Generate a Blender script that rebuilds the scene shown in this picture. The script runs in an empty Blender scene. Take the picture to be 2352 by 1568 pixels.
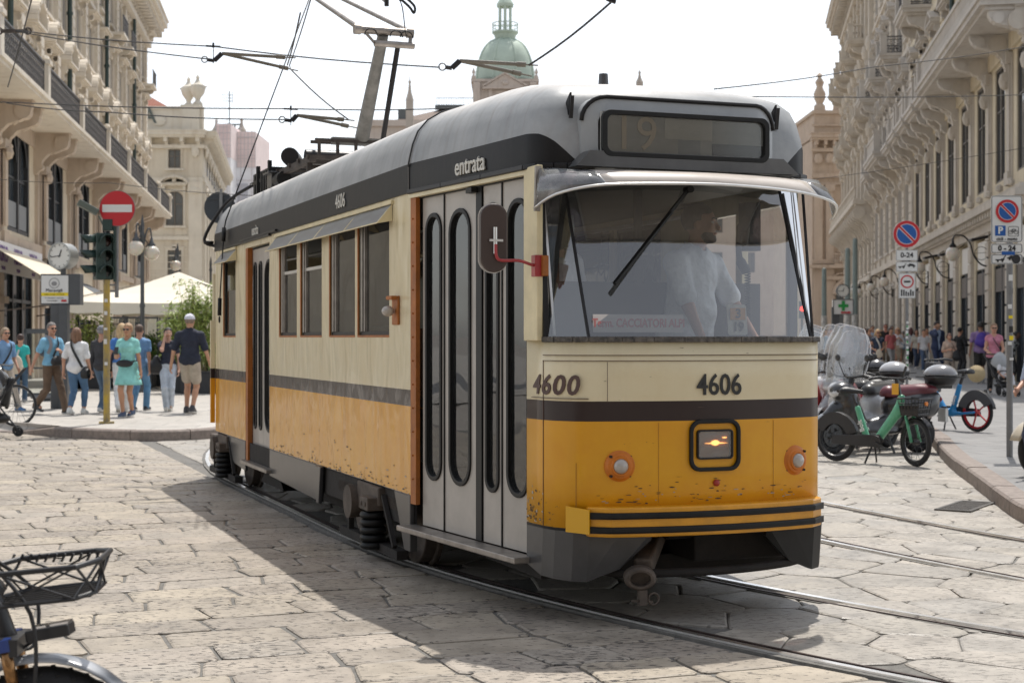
import bpy, math, random
import numpy as np
from mathutils import Vector, Matrix
R=math.radians
SC=bpy.context.scene
C=SC.collection
random.seed(7)
F_PX=3500.0; CAMH=1.52; HZ=774.0     # focal length and horizon, for a frame 2352 px wide
# ---- camera
cam=bpy.data.cameras.new('camera'); camo=bpy.data.objects.new('camera',cam); C.objects.link(camo)
camo.location=(0,0,CAMH); camo.rotation_euler=(R(90),0,0)
cam.sensor_width=36; cam.lens=36*F_PX/2352; cam.shift_y=(HZ-784)/2352*1.0
cam.clip_start=.1; cam.clip_end=3000
cam.dof.use_dof=True; cam.dof.focus_distance=8.6; cam.dof.aperture_fstop=5.0
SC.camera=camo
SC.render.resolution_x=1024; SC.render.resolution_y=682
# ---- world and sun
SUNV=Vector((.124,.432,1)).normalized()
SEL=math.asin(SUNV.z); SAZ=math.atan2(SUNV.x,SUNV.y)
W=bpy.data.worlds.new('World'); SC.world=W; W.use_nodes=True
nt=W.node_tree; nt.nodes.clear()
sky=nt.nodes.new('ShaderNodeTexSky'); sky.sky_type='NISHITA'; sky.sun_disc=False
sky.sun_elevation=SEL; sky.sun_rotation=SAZ; sky.air_density=1.0; sky.dust_density=1.0; sky.ozone_density=1.0; sky.altitude=120
hs=nt.nodes.new('ShaderNodeHueSaturation'); hs.inputs['Saturation'].default_value=.3; hs.inputs['Value'].default_value=1.5
bg=nt.nodes.new('ShaderNodeBackground'); bg.inputs['Strength'].default_value=.135
wo=nt.nodes.new('ShaderNodeOutputWorld')
nt.links.new(sky.outputs[0],hs.inputs['Color']); nt.links.new(hs.outputs[0],bg.inputs['Color']); nt.links.new(bg.outputs[0],wo.inputs[0])
sl=bpy.data.lights.new('sun','SUN'); sl.energy=4.1; sl.angle=R(.55); sl.color=(1,.95,.88)
so=bpy.data.objects.new('sun',sl); C.objects.link(so)
so.rotation_euler=SUNV.to_track_quat('Z','Y').to_euler()
SC.view_settings.view_transform='Standard'; SC.view_settings.look='None'
SC.view_settings.exposure=.05; SC.view_settings.gamma=1
# ---- pixel (2352 px wide frame) to world, used for setting things out on the ground
def gp(x,y,z=0.0):
    Y=F_PX*(CAMH-z)/(y-HZ); return ((x-1176)/F_PX*Y, Y)
def at(x,y,Y):
    return ((x-1176)/F_PX*Y, Y, CAMH-(y-HZ)/F_PX*Y)
# ---- materials
def lin(c): return tuple((v/12.92 if v<=.04045 else ((v+.055)/1.055)**2.4) for v in c)
def nmat(name):
    m=bpy.data.materials.new(name); m.use_nodes=True; n=m.node_tree
    b=n.nodes['Principled BSDF']; return m,n,b
def M(name,col,rough=.5,metal=0,var=0,scale=4,bump=0,bscale=30,dist=.01,coat=0,spec=.5,col2=None,detail=5,stretch=None):
    m,n,b=nmat(name)
    b.inputs['Base Color'].default_value=(*col,1); b.inputs['Roughness'].default_value=rough; b.inputs['Metallic'].default_value=metal
    b.inputs['Specular IOR Level'].default_value=spec
    if coat: b.inputs['Coat Weight'].default_value=coat; b.inputs['Coat Roughness'].default_value=.12
    tc=None
    if var or bump or col2:
        tc=n.nodes.new('ShaderNodeTexCoord'); src=tc.outputs['Object']
        if stretch:
            mp=n.nodes.new('ShaderNodeMapping'); mp.inputs['Scale'].default_value=stretch
            n.links.new(src,mp.inputs[0]); src=mp.outputs[0]
    if var or col2:
        nz=n.nodes.new('ShaderNodeTexNoise'); nz.inputs['Scale'].default_value=scale; nz.inputs['Detail'].default_value=detail; nz.inputs['Roughness'].default_value=.65
        n.links.new(src,nz.inputs['Vector'])
        rp=n.nodes.new('ShaderNodeValToRGB'); rp.color_ramp.elements[0].position=.32; rp.color_ramp.elements[1].position=.68
        c2=col2 if col2 else tuple(min(1,c*(1+var)) for c in col)
        c1=col if col2 else tuple(c*(1-var) for c in col)
        rp.color_ramp.elements[0].color=(*c1,1); rp.color_ramp.elements[1].color=(*c2,1)
        n.links.new(nz.outputs['Fac'],rp.inputs[0]); n.links.new(rp.outputs[0],b.inputs['Base Color'])
    if bump:
        nb=n.nodes.new('ShaderNodeTexNoise'); nb.inputs['Scale'].default_value=bscale; nb.inputs['Detail'].default_value=4
        n.links.new(src,nb.inputs['Vector'])
        bp=n.nodes.new('ShaderNodeBump'); bp.inputs['Strength'].default_value=bump; bp.inputs['Distance'].default_value=dist
        n.links.new(nb.outputs['Fac'],bp.inputs['Height']); n.links.new(bp.outputs[0],b.inputs['Normal'])
    return m
def glassmat(name,tint=(.8,.85,.85),base=.08,rough=.02,wav=0,dirt_haze=0):
    m=bpy.data.materials.new(name); m.use_nodes=True; n=m.node_tree; n.nodes.clear()
    o=n.nodes.new('ShaderNodeOutputMaterial'); mx=n.nodes.new('ShaderNodeMixShader')
    tr=n.nodes.new('ShaderNodeBsdfTransparent'); tr.inputs[0].default_value=(*tint,1)
    gl=n.nodes.new('ShaderNodeBsdfGlossy'); gl.inputs['Roughness'].default_value=rough
    fr=n.nodes.new('ShaderNodeFresnel'); fr.inputs['IOR'].default_value=1.5
    ad=n.nodes.new('ShaderNodeMath'); ad.operation='ADD'; ad.inputs[1].default_value=base; ad.use_clamp=True
    n.links.new(fr.outputs[0],ad.inputs[0]); n.links.new(ad.outputs[0],mx.inputs[0])
    n.links.new(tr.outputs[0],mx.inputs[1]); n.links.new(gl.outputs[0],mx.inputs[2])
    last=mx.outputs[0]
    if wav:
        nb=n.nodes.new('ShaderNodeTexNoise'); nb.inputs['Scale'].default_value=2.2; nb.inputs['Detail'].default_value=1
        bp=n.nodes.new('ShaderNodeBump'); bp.inputs['Strength'].default_value=wav; bp.inputs['Distance'].default_value=.05
        tc=n.nodes.new('ShaderNodeTexCoord'); n.links.new(tc.outputs['Object'],nb.inputs['Vector'])
        n.links.new(nb.outputs['Fac'],bp.inputs['Height']); n.links.new(bp.outputs[0],gl.inputs['Normal'])
    if dirt_haze:
        df=n.nodes.new('ShaderNodeBsdfDiffuse'); df.inputs[0].default_value=(.45,.46,.46,1)
        m2=n.nodes.new('ShaderNodeMixShader'); nz=n.nodes.new('ShaderNodeTexNoise'); nz.inputs['Scale'].default_value=3
        nz.inputs['Detail'].default_value=8
        mr=n.nodes.new('ShaderNodeMapRange'); mr.inputs['From Min'].default_value=.35; mr.inputs['From Max'].default_value=.75
        mr.inputs['To Min'].default_value=dirt_haze*.35; mr.inputs['To Max'].default_value=dirt_haze
        n.links.new(nz.outputs['Fac'],mr.inputs[0]); n.links.new(mr.outputs[0],m2.inputs[0])
        n.links.new(last,m2.inputs[1]); n.links.new(df.outputs[0],m2.inputs[2]); last=m2.outputs[0]
    n.links.new(last,o.inputs[0]); return m
# ---- mesh builder
def basis(d,up=None):
    d=Vector(d).normalized()
    up=Vector(up) if up is not None else (Vector((0,0,1)) if abs(d.z)<.95 else Vector((1,0,0)))
    x=up.cross(d)
    if x.length<1e-6: x=Vector((1,0,0)).cross(d)
    x.normalize(); y=d.cross(x); return x,y,d
class MB:
    def __init__(s): s.v=[];s.f=[];s.m=[]
    def add(s,vs,fs,mi=0):
        o=len(s.v); s.v.extend([tuple(p) for p in vs]); s.f.extend([tuple(i+o for i in f) for f in fs]); s.m.extend([mi]*len(fs)); return s
    def box(s,c,d,rz=0,mi=0,ry=0,rx=0):
        hx,hy,hz=d[0]/2,d[1]/2,d[2]/2
        vs=[Vector((x,y,z)) for z in(-hz,hz) for y in(-hy,hy) for x in(-hx,hx)]
        if rz or ry or rx:
            r=Matrix.Rotation(rz,3,'Z')@Matrix.Rotation(ry,3,'Y')@Matrix.Rotation(rx,3,'X'); vs=[r@v for v in vs]
        c=Vector(c); vs=[v+c for v in vs]
        return s.add(vs,[(0,2,3,1),(4,5,7,6),(0,1,5,4),(2,6,7,3),(0,4,6,2),(1,3,7,5)],mi)
    def bb(s,x0,x1,y0,y1,z0,z1,mi=0): return s.box(((x0+x1)/2,(y0+y1)/2,(z0+z1)/2),(abs(x1-x0),abs(y1-y0),abs(z1-z0)),mi=mi)
    def bar(s,p0,p1,w,h=None,mi=0,up=None):
        h=h or w; p0=Vector(p0);p1=Vector(p1); x,y,d=basis(p1-p0,up)
        vs=[p+x*a*w/2+y*b*h/2 for p in(p0,p1) for a,b in((-1,-1),(1,-1),(1,1),(-1,1))]
        return s.add(vs,[(3,2,1,0),(4,5,6,7),(0,1,5,4),(1,2,6,5),(2,3,7,6),(3,0,4,7)],mi)
    def cyl(s,p0,p1,r0,r1=None,n=12,mi=0,caps=True):
        r1=r0 if r1 is None else r1; p0=Vector(p0);p1=Vector(p1); x,y,d=basis(p1-p0)
        vs=[];
        for p,r in((p0,r0),(p1,r1)):
            for i in range(n):
                a=2*math.pi*i/n; vs.append(p+(x*math.cos(a)+y*math.sin(a))*r)
        fs=[(i,(i+1)%n,n+(i+1)%n,n+i) for i in range(n)]
        if caps: fs+= [tuple(range(n-1,-1,-1)),tuple(range(n,2*n))]
        return s.add(vs,fs,mi)
    def tube(s,pts,r,n=8,mi=0,closed=False):
        pts=[Vector(p) for p in pts]; N=len(pts); rr=r if isinstance(r,(list,tuple)) else [r]*N
        vs=[];fs=[]; X=None
        for i,p in enumerate(pts):
            if closed: d=(pts[(i+1)%N]-pts[i-1])
            else: d=(pts[min(i+1,N-1)]-pts[max(i-1,0)])
            d.normalize()
            if X is None: X,Yv,_=basis(d)
            else:
                X=(X-d*X.dot(d))
                if X.length<1e-6: X,_,_=basis(d)
                X.normalize(); Yv=d.cross(X)
            for k in range(n):
                a=2*math.pi*k/n; vs.append(p+(X*math.cos(a)+Yv*math.sin(a))*rr[i])
        for i in range(N if closed else N-1):
            j=(i+1)%N
            for k in range(n): fs.append((i*n+k,i*n+(k+1)%n,j*n+(k+1)%n,j*n+k))
        if not closed: fs+=[tuple(range(n-1,-1,-1)),tuple((N-1)*n+k for k in range(n))]
        return s.add(vs,fs,mi)
    def lathe(s,prof,o=(0,0,0),ax=(0,0,1),n=24,mi=0,sc=(1,1),caps=True):
        x,y,d=basis(ax); o=Vector(o); vs=[];fs=[];N=len(prof)
        for r,z in prof:
            for k in range(n):
                a=2*math.pi*k/n; vs.append(o+(x*math.cos(a)*sc[0]+y*math.sin(a)*sc[1])*r+d*z)
        for i in range(N-1):
            for k in range(n): fs.append((i*n+k,i*n+(k+1)%n,(i+1)*n+(k+1)%n,(i+1)*n+k))
        if caps and prof[0][0]>1e-5: fs.append(tuple(range(n-1,-1,-1)))
        if caps and prof[-1][0]>1e-5: fs.append(tuple((N-1)*n+k for k in range(n)))
        return s.add(vs,fs,mi)
    def sph(s,c,r,n=14,mi=0,sc=(1,1,1)):
        vs=[];fs=[];h=n//2; c=Vector(c)
        for i in range(h+1):
            t=math.pi*i/h
            for k in range(n):
                a=2*math.pi*k/n; vs.append(c+Vector((math.sin(t)*math.cos(a)*sc[0],math.sin(t)*math.sin(a)*sc[1],math.cos(t)*sc[2]))*r)
        for i in range(h):
            for k in range(n): fs.append(((i+1)*n+k,(i+1)*n+(k+1)%n,i*n+(k+1)%n,i*n+k))
        return s.add(vs,fs,mi)
    def torus(s,c,R_,r,ax=(0,0,1),n=32,m=8,mi=0,a0=0,a1=2*math.pi):
        x,y,d=basis(ax); c=Vector(c); full=abs(a1-a0-2*math.pi)<1e-4
        N=n if full else n+1
        return s.tube([c+(x*math.cos(a0+(a1-a0)*i/n)+y*math.sin(a0+(a1-a0)*i/n))*R_ for i in range(N)],r,m,mi,closed=full)
    def prism(s,poly,o,ex,ey,d,mi=0):
        """polygon (2-D points) in the plane o,ex,ey, pushed along vector d"""
        o=Vector(o);ex=Vector(ex);ey=Vector(ey);d=Vector(d);N=len(poly)
        vs=[o+ex*a+ey*b for a,b in poly]; vs+=[v+d for v in vs]
        fs=[tuple(range(N-1,-1,-1)),tuple(range(N,2*N))]+[(i,(i+1)%N,N+(i+1)%N,N+i) for i in range(N)]
        return s.add(vs,fs,mi)
    def loft(s,rings,mi=0,closed=True,caps=True):
        n=len(rings[0]); vs=[p for r in rings for p in r]; fs=[]
        for i in range(len(rings)-1):
            for k in range(n if closed else n-1):
                fs.append((i*n+k,i*n+(k+1)%n,(i+1)*n+(k+1)%n,(i+1)*n+k))
        if caps and closed: fs+=[tuple(range(n-1,-1,-1)),tuple((len(rings)-1)*n+k for k in range(n))]
        return s.add(vs,fs,mi)
    def merge(s,o,mat=None):
        vs=[mat@Vector(p) for p in o.v] if mat is not None else o.v
        off=len(s.v); s.v.extend([tuple(p) for p in vs]); s.f.extend([tuple(i+off for i in f) for f in o.f]); s.m.extend(o.m); return s
    def mesh(s,name,mats,smooth=False):
        me=bpy.data.meshes.new(name); me.from_pydata(s.v,[],s.f)
        if not isinstance(mats,(list,tuple)): mats=[mats]
        for m in mats: me.materials.append(m)
        if len(mats)>1: me.polygons.foreach_set('material_index',s.m)
        if smooth: me.polygons.foreach_set('use_smooth',[True]*len(s.f))
        me.update(); return me
    def build(s,name,mats,parent=None,smooth=False,bevel=0,loc=None,rot=None,seg=2,edge=None,label=None):
        o=bpy.data.objects.new(name,s.mesh(name,mats,smooth or bool(edge))); C.objects.link(o)
        if parent is not None: o.parent=parent
        if loc is not None: o.location=loc
        if rot is not None: o.rotation_euler=rot
        if bevel:
            b=o.modifiers.new('bevel','BEVEL'); b.width=bevel; b.segments=seg; b.limit_method='ANGLE'; b.angle_limit=R(35); b.harden_normals=False
        if edge:
            e=o.modifiers.new('edge','EDGE_SPLIT'); e.split_angle=R(edge)
        if label: o['label']=label
        return o
def tag(o,label=None,cat=None,group=None,kind=None):
    if label: o['label']=label
    if cat: o['category']=cat
    if group: o['group']=group
    if kind: o['kind']=kind
    return o
def thing(name,label,cat,loc=(0,0,0),rz=0,group=None):
    o=bpy.data.objects.new(name,None); C.objects.link(o); o.empty_display_size=.2
    o.location=loc; o.rotation_euler=(0,0,rz); return tag(o,label,cat,group)
KIDS={}
def copytree(o,parent=None,loc=None,rz=None,label=None,group=None):
    c=o.copy(); C.objects.link(c)
    if parent is not None: c.parent=parent
    if loc is not None: c.location=loc
    if rz is not None: c.rotation_euler=(0,0,rz)
    if label: c['label']=label
    if group: c['group']=group
    for ch in [q for q in ALLKIDS(o)]: copytree(ch,c)
    return c
def ALLKIDS(o): return [q for q in C.objects if q.parent==o]
def rrect(w,h,r,n=5):
    pts=[]
    for cx,cy,a0 in((w/2-r,h/2-r,0),(-w/2+r,h/2-r,90),(-w/2+r,-h/2+r,180),(w/2-r,-h/2+r,270)):
        for i in range(n+1):
            a=R(a0+90*i/n); pts.append((cx+r*math.cos(a),cy+r*math.sin(a)))
    return pts
def circ(r,n=24,cx=0,cy=0): return [(cx+r*math.cos(2*math.pi*i/n),cy+r*math.sin(2*math.pi*i/n)) for i in range(n)]
def ringprism(mb,outer,inner,o,ex,ey,d,mi=0):
    o=Vector(o);ex=Vector(ex);ey=Vector(ey);d=Vector(d);N=len(outer)
    vs=[o+ex*a+ey*b for a,b in outer]+[o+ex*a+ey*b for a,b in inner]; vs+=[v+d for v in vs]
    fs=[]
    for i in range(N):
        j=(i+1)%N
        fs+=[(i,j,N+j,N+i)[::-1],(2*N+i,2*N+j,3*N+j,3*N+i),(i,j,2*N+j,2*N+i),(N+i,N+j,3*N+j,3*N+i)[::-1]]
    mb.add(vs,fs,mi)
def text(name,s,size,mat,parent,o,ex,ey,ext=.002,align='CENTER',bold=0,sx=1,shear=0,label=None):
    """lettering as a mesh, lying in the plane o,ex,ey"""
    cu=bpy.data.curves.new('lettering','FONT'); cu.body=s; cu.size=size; cu.align_x=align; cu.align_y='CENTER'; cu.extrude=ext; cu.offset=bold; cu.shear=shear; cu.resolution_u=3
    tmp=bpy.data.objects.new('lettering',cu); C.objects.link(tmp)
    dg=bpy.context.evaluated_depsgraph_get(); me=bpy.data.meshes.new_from_object(tmp.evaluated_get(dg)); bpy.data.objects.remove(tmp); bpy.data.curves.remove(cu)
    me.name=name; ex=Vector(ex).normalized(); ey=Vector(ey).normalized(); ez=ex.cross(ey)
    m=Matrix(((ex.x*sx,ey.x,ez.x,o[0]),(ex.y*sx,ey.y,ez.y,o[1]),(ex.z*sx,ey.z,ez.z,o[2]),(0,0,0,1)))
    me.transform(m); me.materials.clear(); me.materials.append(mat)
    ob=bpy.data.objects.new(name,me); C.objects.link(ob); ob.parent=parent
    if label: ob['label']=label
    return ob
def wallgrid(mb,L,z0,z1,holes,th,P,ex,ny,zb=(),mi=0):
    """wall from P along ex, thickness th towards -ny, with rectangular holes (x0,x1,z0,z1)"""
    P=Vector(P);ex=Vector(ex);ny=Vector(ny)
    xs=sorted(set([0,L]+[h[0] for h in holes]+[h[1] for h in holes])); xs=[x for x in xs if 0<=x<=L]
    zs=sorted(set([z0,z1]+[h[2] for h in holes]+[h[3] for h in holes]+list(zb))); zs=[z for z in zs if z0<=z<=z1]
    nx,nz=len(xs)-1,len(zs)-1
    solid=[[not any(h[0]<(xs[i]+xs[i+1])/2<h[1] and h[2]<(zs[k]+zs[k+1])/2<h[3] for h in holes) for k in range(nz)] for i in range(nx)]
    def pt(i,k,d): return P+ex*xs[i]-ny*d+Vector((0,0,zs[k]))
    def sol(i,k): return 0<=i<nx and 0<=k<nz and solid[i][k]
    for i in range(nx):
        for k in range(nz):
            if not solid[i][k]: continue
            mb.add([pt(i,k,0),pt(i+1,k,0),pt(i+1,k+1,0),pt(i,k+1,0)],[(0,1,2,3)],mi)
            mb.add([pt(i,k,th),pt(i+1,k,th),pt(i+1,k+1,th),pt(i,k+1,th)],[(3,2,1,0)],mi)
            for di,dk,a,b in((-1,0,(i,k+1),(i,k)),(1,0,(i+1,k),(i+1,k+1)),(0,-1,(i,k),(i+1,k)),(0,1,(i+1,k+1),(i,k+1))):
                if not sol(i+di,k+dk):
                    mb.add([pt(*a,0),pt(*b,0),pt(*b,th),pt(*a,th)],[(3,2,1,0)],mi)
# ================= TRAM FRAME (used by the rails too)
TH=R(20.88); TP=Vector((-.645,9.717,0))
TX=Vector((math.cos(TH),math.sin(TH),0)); TY=Vector((-math.sin(TH),math.cos(TH),0))
def tw(v,w,z=0): return TP+TX*v+TY*w+Vector((0,0,z))
# ---- rail lines
def lrail(w):
    if w<2.2: return .09+(2.2-w)**2/31
    return .09
def track1(off):
    pts=[]
    for i in range(60):
        w=-6+i*.22
        if w>7: break
        v=lrail(w); e=.01; dv=(lrail(w+e)-lrail(w-e))/(2*e)
        L=math.hypot(1,dv); pts.append(tw(v+off/L, w-off*dv/L))
    p=pts[-1]; h=math.atan2((pts[-1]-pts[-2]).x,(pts[-1]-pts[-2]).y)
    rr=20-off if off else 20
    for i in range(14):
        h=min(h+R(2.6),R(8.8)); p=p+Vector((math.sin(h),math.cos(h),0))*(.0454*rr if h<R(8.79) else 3.5); pts.append(p)
    return pts
def track2(off):
    pts=[]; p=Vector((3.19,9.48,0)); h=R(-28)
    q=p.copy(); hh=h
    fw=[]
    for i in range(12):
        hh-=R(1.2); q=q-Vector((math.sin(hh),math.cos(hh),0))*.5; fw.append((q.copy(),hh))
    pts=[x for x in fw[::-1]]+[(p.copy(),h)]
    for i in range(50):
        h=min(h+R(1.3),R(8.8)); p=p+Vector((math.sin(h),math.cos(h),0))*.6; pts.append((p.copy(),h))
    return [a+Vector((math.cos(b),-math.sin(b),0))*off for a,b in pts]
RAILS=[track1(0),track1(1.34),track2(0),track2(1.42)]
# ---- stone materials
def stonemat(name,cols,pit=1.0,rough=.62):
    m,n,b=nmat(name); N=n.nodes.new; L=n.links.new
    g=N('ShaderNodeNewGeometry'); tc=N('ShaderNodeTexCoord')
    rp=N('ShaderNodeValToRGB'); L(g.outputs['Random Per Island'],rp.inputs[0])
    el=rp.color_ramp.elements; el[0].position=0; el[0].color=(*cols[0],1); el[1].position=1; el[1].color=(*cols[-1],1)
    for i,c in enumerate(cols[1:-1]): e=el.new((i+1)/(len(cols)-1)); e.color=(*c,1)
    nz=N('ShaderNodeTexNoise'); nz.inputs['Scale'].default_value=3.2; nz.inputs['Detail'].default_value=9; nz.inputs['Roughness'].default_value=.72; L(tc.outputs['Object'],nz.inputs['Vector'])
    mx=N('ShaderNodeMix'); mx.data_type='RGBA'; mx.blend_type='OVERLAY'; mx.inputs['Factor'].default_value=.68
    L(rp.outputs[0],mx.inputs['A']); L(nz.outputs['Fac'],mx.inputs['B'])
    # pits, stretched
    mp=N('ShaderNodeMapping'); mp.inputs['Rotation'].default_value=(0,0,-TH); mp.inputs['Scale'].default_value=(18,40,18); L(tc.outputs['Object'],mp.inputs[0])
    pz=N('ShaderNodeTexNoise'); pz.inputs['Scale'].default_value=1.0; pz.inputs['Detail'].default_value=6; pz.inputs['Roughness'].default_value=.6; L(mp.outputs[0],pz.inputs['Vector'])
    z2=N('ShaderNodeTexNoise'); z2.inputs['Scale'].default_value=1.1; z2.inputs['Detail'].default_value=3; L(tc.outputs['Object'],z2.inputs['Vector'])
    sb=N('ShaderNodeMath'); sb.operation='MULTIPLY_ADD'; sb.inputs[1].default_value=.22; L(z2.outputs['Fac'],sb.inputs[0]); L(pz.outputs['Fac'],sb.inputs[2])
    mr=N('ShaderNodeMapRange'); mr.inputs['From Min'].default_value=.675; mr.inputs['From Max'].default_value=.72; mr.inputs['To Max'].default_value=pit; L(sb.outputs[0],mr.inputs[0])
    dk=N('ShaderNodeMix'); dk.data_type='RGBA'; L(mr.outputs[0],dk.inputs['Factor']); L(mx.outputs['Result'],dk.inputs['A']); dk.inputs['B'].default_value=(.10,.09,.08,1)
    L(dk.outputs['Result'],b.inputs['Base Color'])
    rr=N('ShaderNodeMapRange'); rr.inputs['From Min'].default_value=.35; rr.inputs['From Max'].default_value=.7; rr.inputs['To Min'].default_value=rough-.16; rr.inputs['To Max'].default_value=rough+.2; L(nz.outputs['Fac'],rr.inputs[0]); L(rr.outputs[0],b.inputs['Roughness'])
    fn=N('ShaderNodeTexNoise'); fn.inputs['Scale'].default_value=55; fn.inputs['Detail'].default_value=3; L(tc.outputs['Object'],fn.inputs['Vector'])
    hh=N('ShaderNodeMath'); hh.operation='MULTIPLY_ADD'; hh.inputs[1].default_value=-1.6; L(mr.outputs[0],hh.inputs[0]); L(fn.outputs['Fac'],hh.inputs[2])
    h2=N('ShaderNodeMath'); h2.operation='MULTIPLY_ADD'; h2.inputs[1].default_value=2.0; L(nz.outputs['Fac'],h2.inputs[0]); L(hh.outputs[0],h2.inputs[2])
    bp=N('ShaderNodeBump'); bp.inputs['Strength'].default_value=.55; bp.inputs['Distance'].default_value=.006; L(h2.outputs[0],bp.inputs['Height']); L(bp.outputs[0],b.inputs['Normal'])
    return m
m_slab=stonemat('paving_stone',[(.345,.30,.24),(.285,.25,.21),(.385,.335,.265),(.315,.275,.225),(.355,.31,.26),(.33,.295,.25)])
m_poly=stonemat('paving_stone_grey',[(.34,.31,.265),(.29,.27,.24),(.38,.345,.30),(.32,.295,.255),(.35,.32,.28),(.30,.285,.26)],pit=.6,rough=.55)
m_joint=M('joint_asphalt',(.155,.148,.135),.85,var=.25,scale=20,bump=.6,bscale=120)
m_walk=None
def brickmat(name,c1,c2,mortar,sx,sy,rot,rough=.6,off=.5,msize=.012):
    m,n,b=nmat(name); N=n.nodes.new; L=n.links.new
    tc=N('ShaderNodeTexCoord'); mp=N('ShaderNodeMapping'); mp.inputs['Rotation'].default_value=(0,0,rot); L(tc.outputs['Object'],mp.inputs[0])
    br=N('ShaderNodeTexBrick'); br.inputs['Scale'].default_value=1; br.inputs['Brick Width'].default_value=sx; br.inputs['Row Height'].default_value=sy; br.inputs['Mortar Size'].default_value=msize; br.inputs['Mortar Smooth'].default_value=.3; br.offset=off
    br.inputs['Color1'].default_value=(*c1,1); br.inputs['Color2'].default_value=(*c2,1); br.inputs['Mortar'].default_value=(*mortar,1); L(mp.outputs[0],br.inputs['Vector'])
    nz=N('ShaderNodeTexNoise'); nz.inputs['Scale'].default_value=2.5; nz.inputs['Detail'].default_value=8; nz.inputs['Roughness'].default_value=.7; L(tc.outputs['Object'],nz.inputs['Vector'])
    mx=N('ShaderNodeMix'); mx.data_type='RGBA'; mx.blend_type='OVERLAY'; mx.inputs['Factor'].default_value=.5; L(br.outputs['Color'],mx.inputs['A']); L(nz.outputs['Fac'],mx.inputs['B'])
    L(mx.outputs['Result'],b.inputs['Base Color']); b.inputs['Roughness'].default_value=rough
    bp=N('ShaderNodeBump'); bp.inputs['Strength'].default_value=.4; bp.inputs['Distance'].default_value=.004; bp.invert=True; L(br.outputs['Fac'],bp.inputs['Height']); L(bp.outputs[0],b.inputs['Normal'])
    return m
m_walk=brickmat('sidewalk_slabs',(.20,.198,.195),(.235,.23,.225),(.12,.118,.115),1.1,.42,R(-9))
m_walkL=brickmat('sidewalk_slabs_pale',(.40,.375,.34),(.45,.42,.38),(.25,.235,.21),1.2,.6,R(-3))
m_kerb=M('granite_kerb',(.235,.195,.17),.75,var=.25,scale=14,bump=.5,bscale=90,dist=.006)
m_far=brickmat('road_setts',(.33,.30,.27),(.37,.34,.30),(.2,.19,.17),.8,.42,-TH,.7,msize=.02)
# ---- ground sheet
g=MB(); g.add([(-900,-60,-.03),(900,-60,-.03),(900,1800,-.03),(-900,1800,-.03)],[(0,1,2,3)]); tag(g.build('ground',m_far),kind='structure')
g=MB(); g.add([(-14,2.5,-.012),(12,2.5,-.012),(12,34,-.012),(-14,34,-.012)],[(0,1,2,3)]); tag(g.build('road_bed',m_joint),kind='structure')
# ---- paving stones
def stone(mb,poly,rnd,gap=.008,chamf=.012):
    n=len(poly); cx=sum(p[0] for p in poly)/n; cy=sum(p[1] for p in poly)/n
    A=0
    for i in range(n):
        x0,y0=poly[i]; x1,y1=poly[(i+1)%n]; A+=x0*y1-x1*y0
    if abs(A)<.03: return
    if A<0: poly=poly[::-1]
    # subdivide edges a little for an uneven outline
    P=[]
    for i in range(n):
        a=Vector(poly[i]); b=Vector(poly[(i+1)%n]); d=(b-a); L=d.length
        k=max(1,int(L/.16)); nn=Vector((-d.y,d.x)).normalized() if L>1e-6 else Vector((0,0))
        for j in range(k):
            t=j/k
            if j==0:  # rounded corner
                P.append(a+d.normalized()*min(.03,L*.2)+nn*rnd.uniform(.0,.006))
            else: P.append(a+d*t+nn*rnd.uniform(-.003,.005))
        P.append(b-d.normalized()*min(.03,L*.2))
    c=Vector((cx,cy)); tz=rnd.uniform(-.004,.004); tx,ty=rnd.uniform(-.006,.006),rnd.uniform(-.006,.006)
    def zz(p): return tz+(p.x-cx)*tx+(p.y-cy)*ty
    def inset(d): return [p+(c-p).normalized()*d for p in P]
    o1=inset(gap); o2=inset(gap+chamf)
    m=len(P)
    vs=[(p.x,p.y,-.035) for p in o1]+[(p.x,p.y,zz(p)-.006) for p in o1]+[(p.x,p.y,zz(p)) for p in o2]
    fs=[(i,(i+1)%m,m+(i+1)%m,m+i) for i in range(m)]+[(m+i,m+(i+1)%m,2*m+(i+1)%m,2*m+i) for i in range(m)]+[tuple(range(2*m,3*m))]
    mb.add(vs,fs)
rnd=random.Random(3)
mb=MB(); w=-5.2
while w<22:
    dw=rnd.choice([.29,.32,.35,.32,.38]); 
    r1=lrail(w+dw/2)-.10; v=r1; v=r1; 
    sk0=rnd.uniform(-.02,.02)
    while v>-13:
        L=rnd.uniform(.38,.74); v0=v-L; s=rnd.uniform(-.03,.03)
        if v==r1: a=(lrail(w)-.10,w); b=(lrail(w+dw)-.10,w+dw)
        else: a=(v+pv,w); b=(v-pv,w+dw)
        pv=s
        q=[tw(*a),tw(*b),tw(v0-s,w+dw),tw(v0+s,w)]
        g=.009 if rnd.random()<.25 else .0035
        if q[0].y>3 and q[0].x>-13: stone(mb,[(p.x,p.y) for p in q],rnd,gap=g)
        v=v0-(.006 if rnd.random()<.8 else .012)
    w+=dw+.009
tag(mb.build('road_paving_slabs',m_slab),kind='structure')
def clip(poly,nx,ny,d):
    out=[];n=len(poly)
    for i in range(n):
        a=poly[i];b=poly[(i+1)%n]; da=a[0]*nx+a[1]*ny-d; db=b[0]*nx+b[1]*ny-d
        if da<=0: out.append(a)
        if da*db<0: t=da/(da-db); out.append((a[0]+(b[0]-a[0])*t,a[1]+(b[1]-a[1])*t))
    return out
mb=MB(); sites={}
A1=R(-32)
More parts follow.
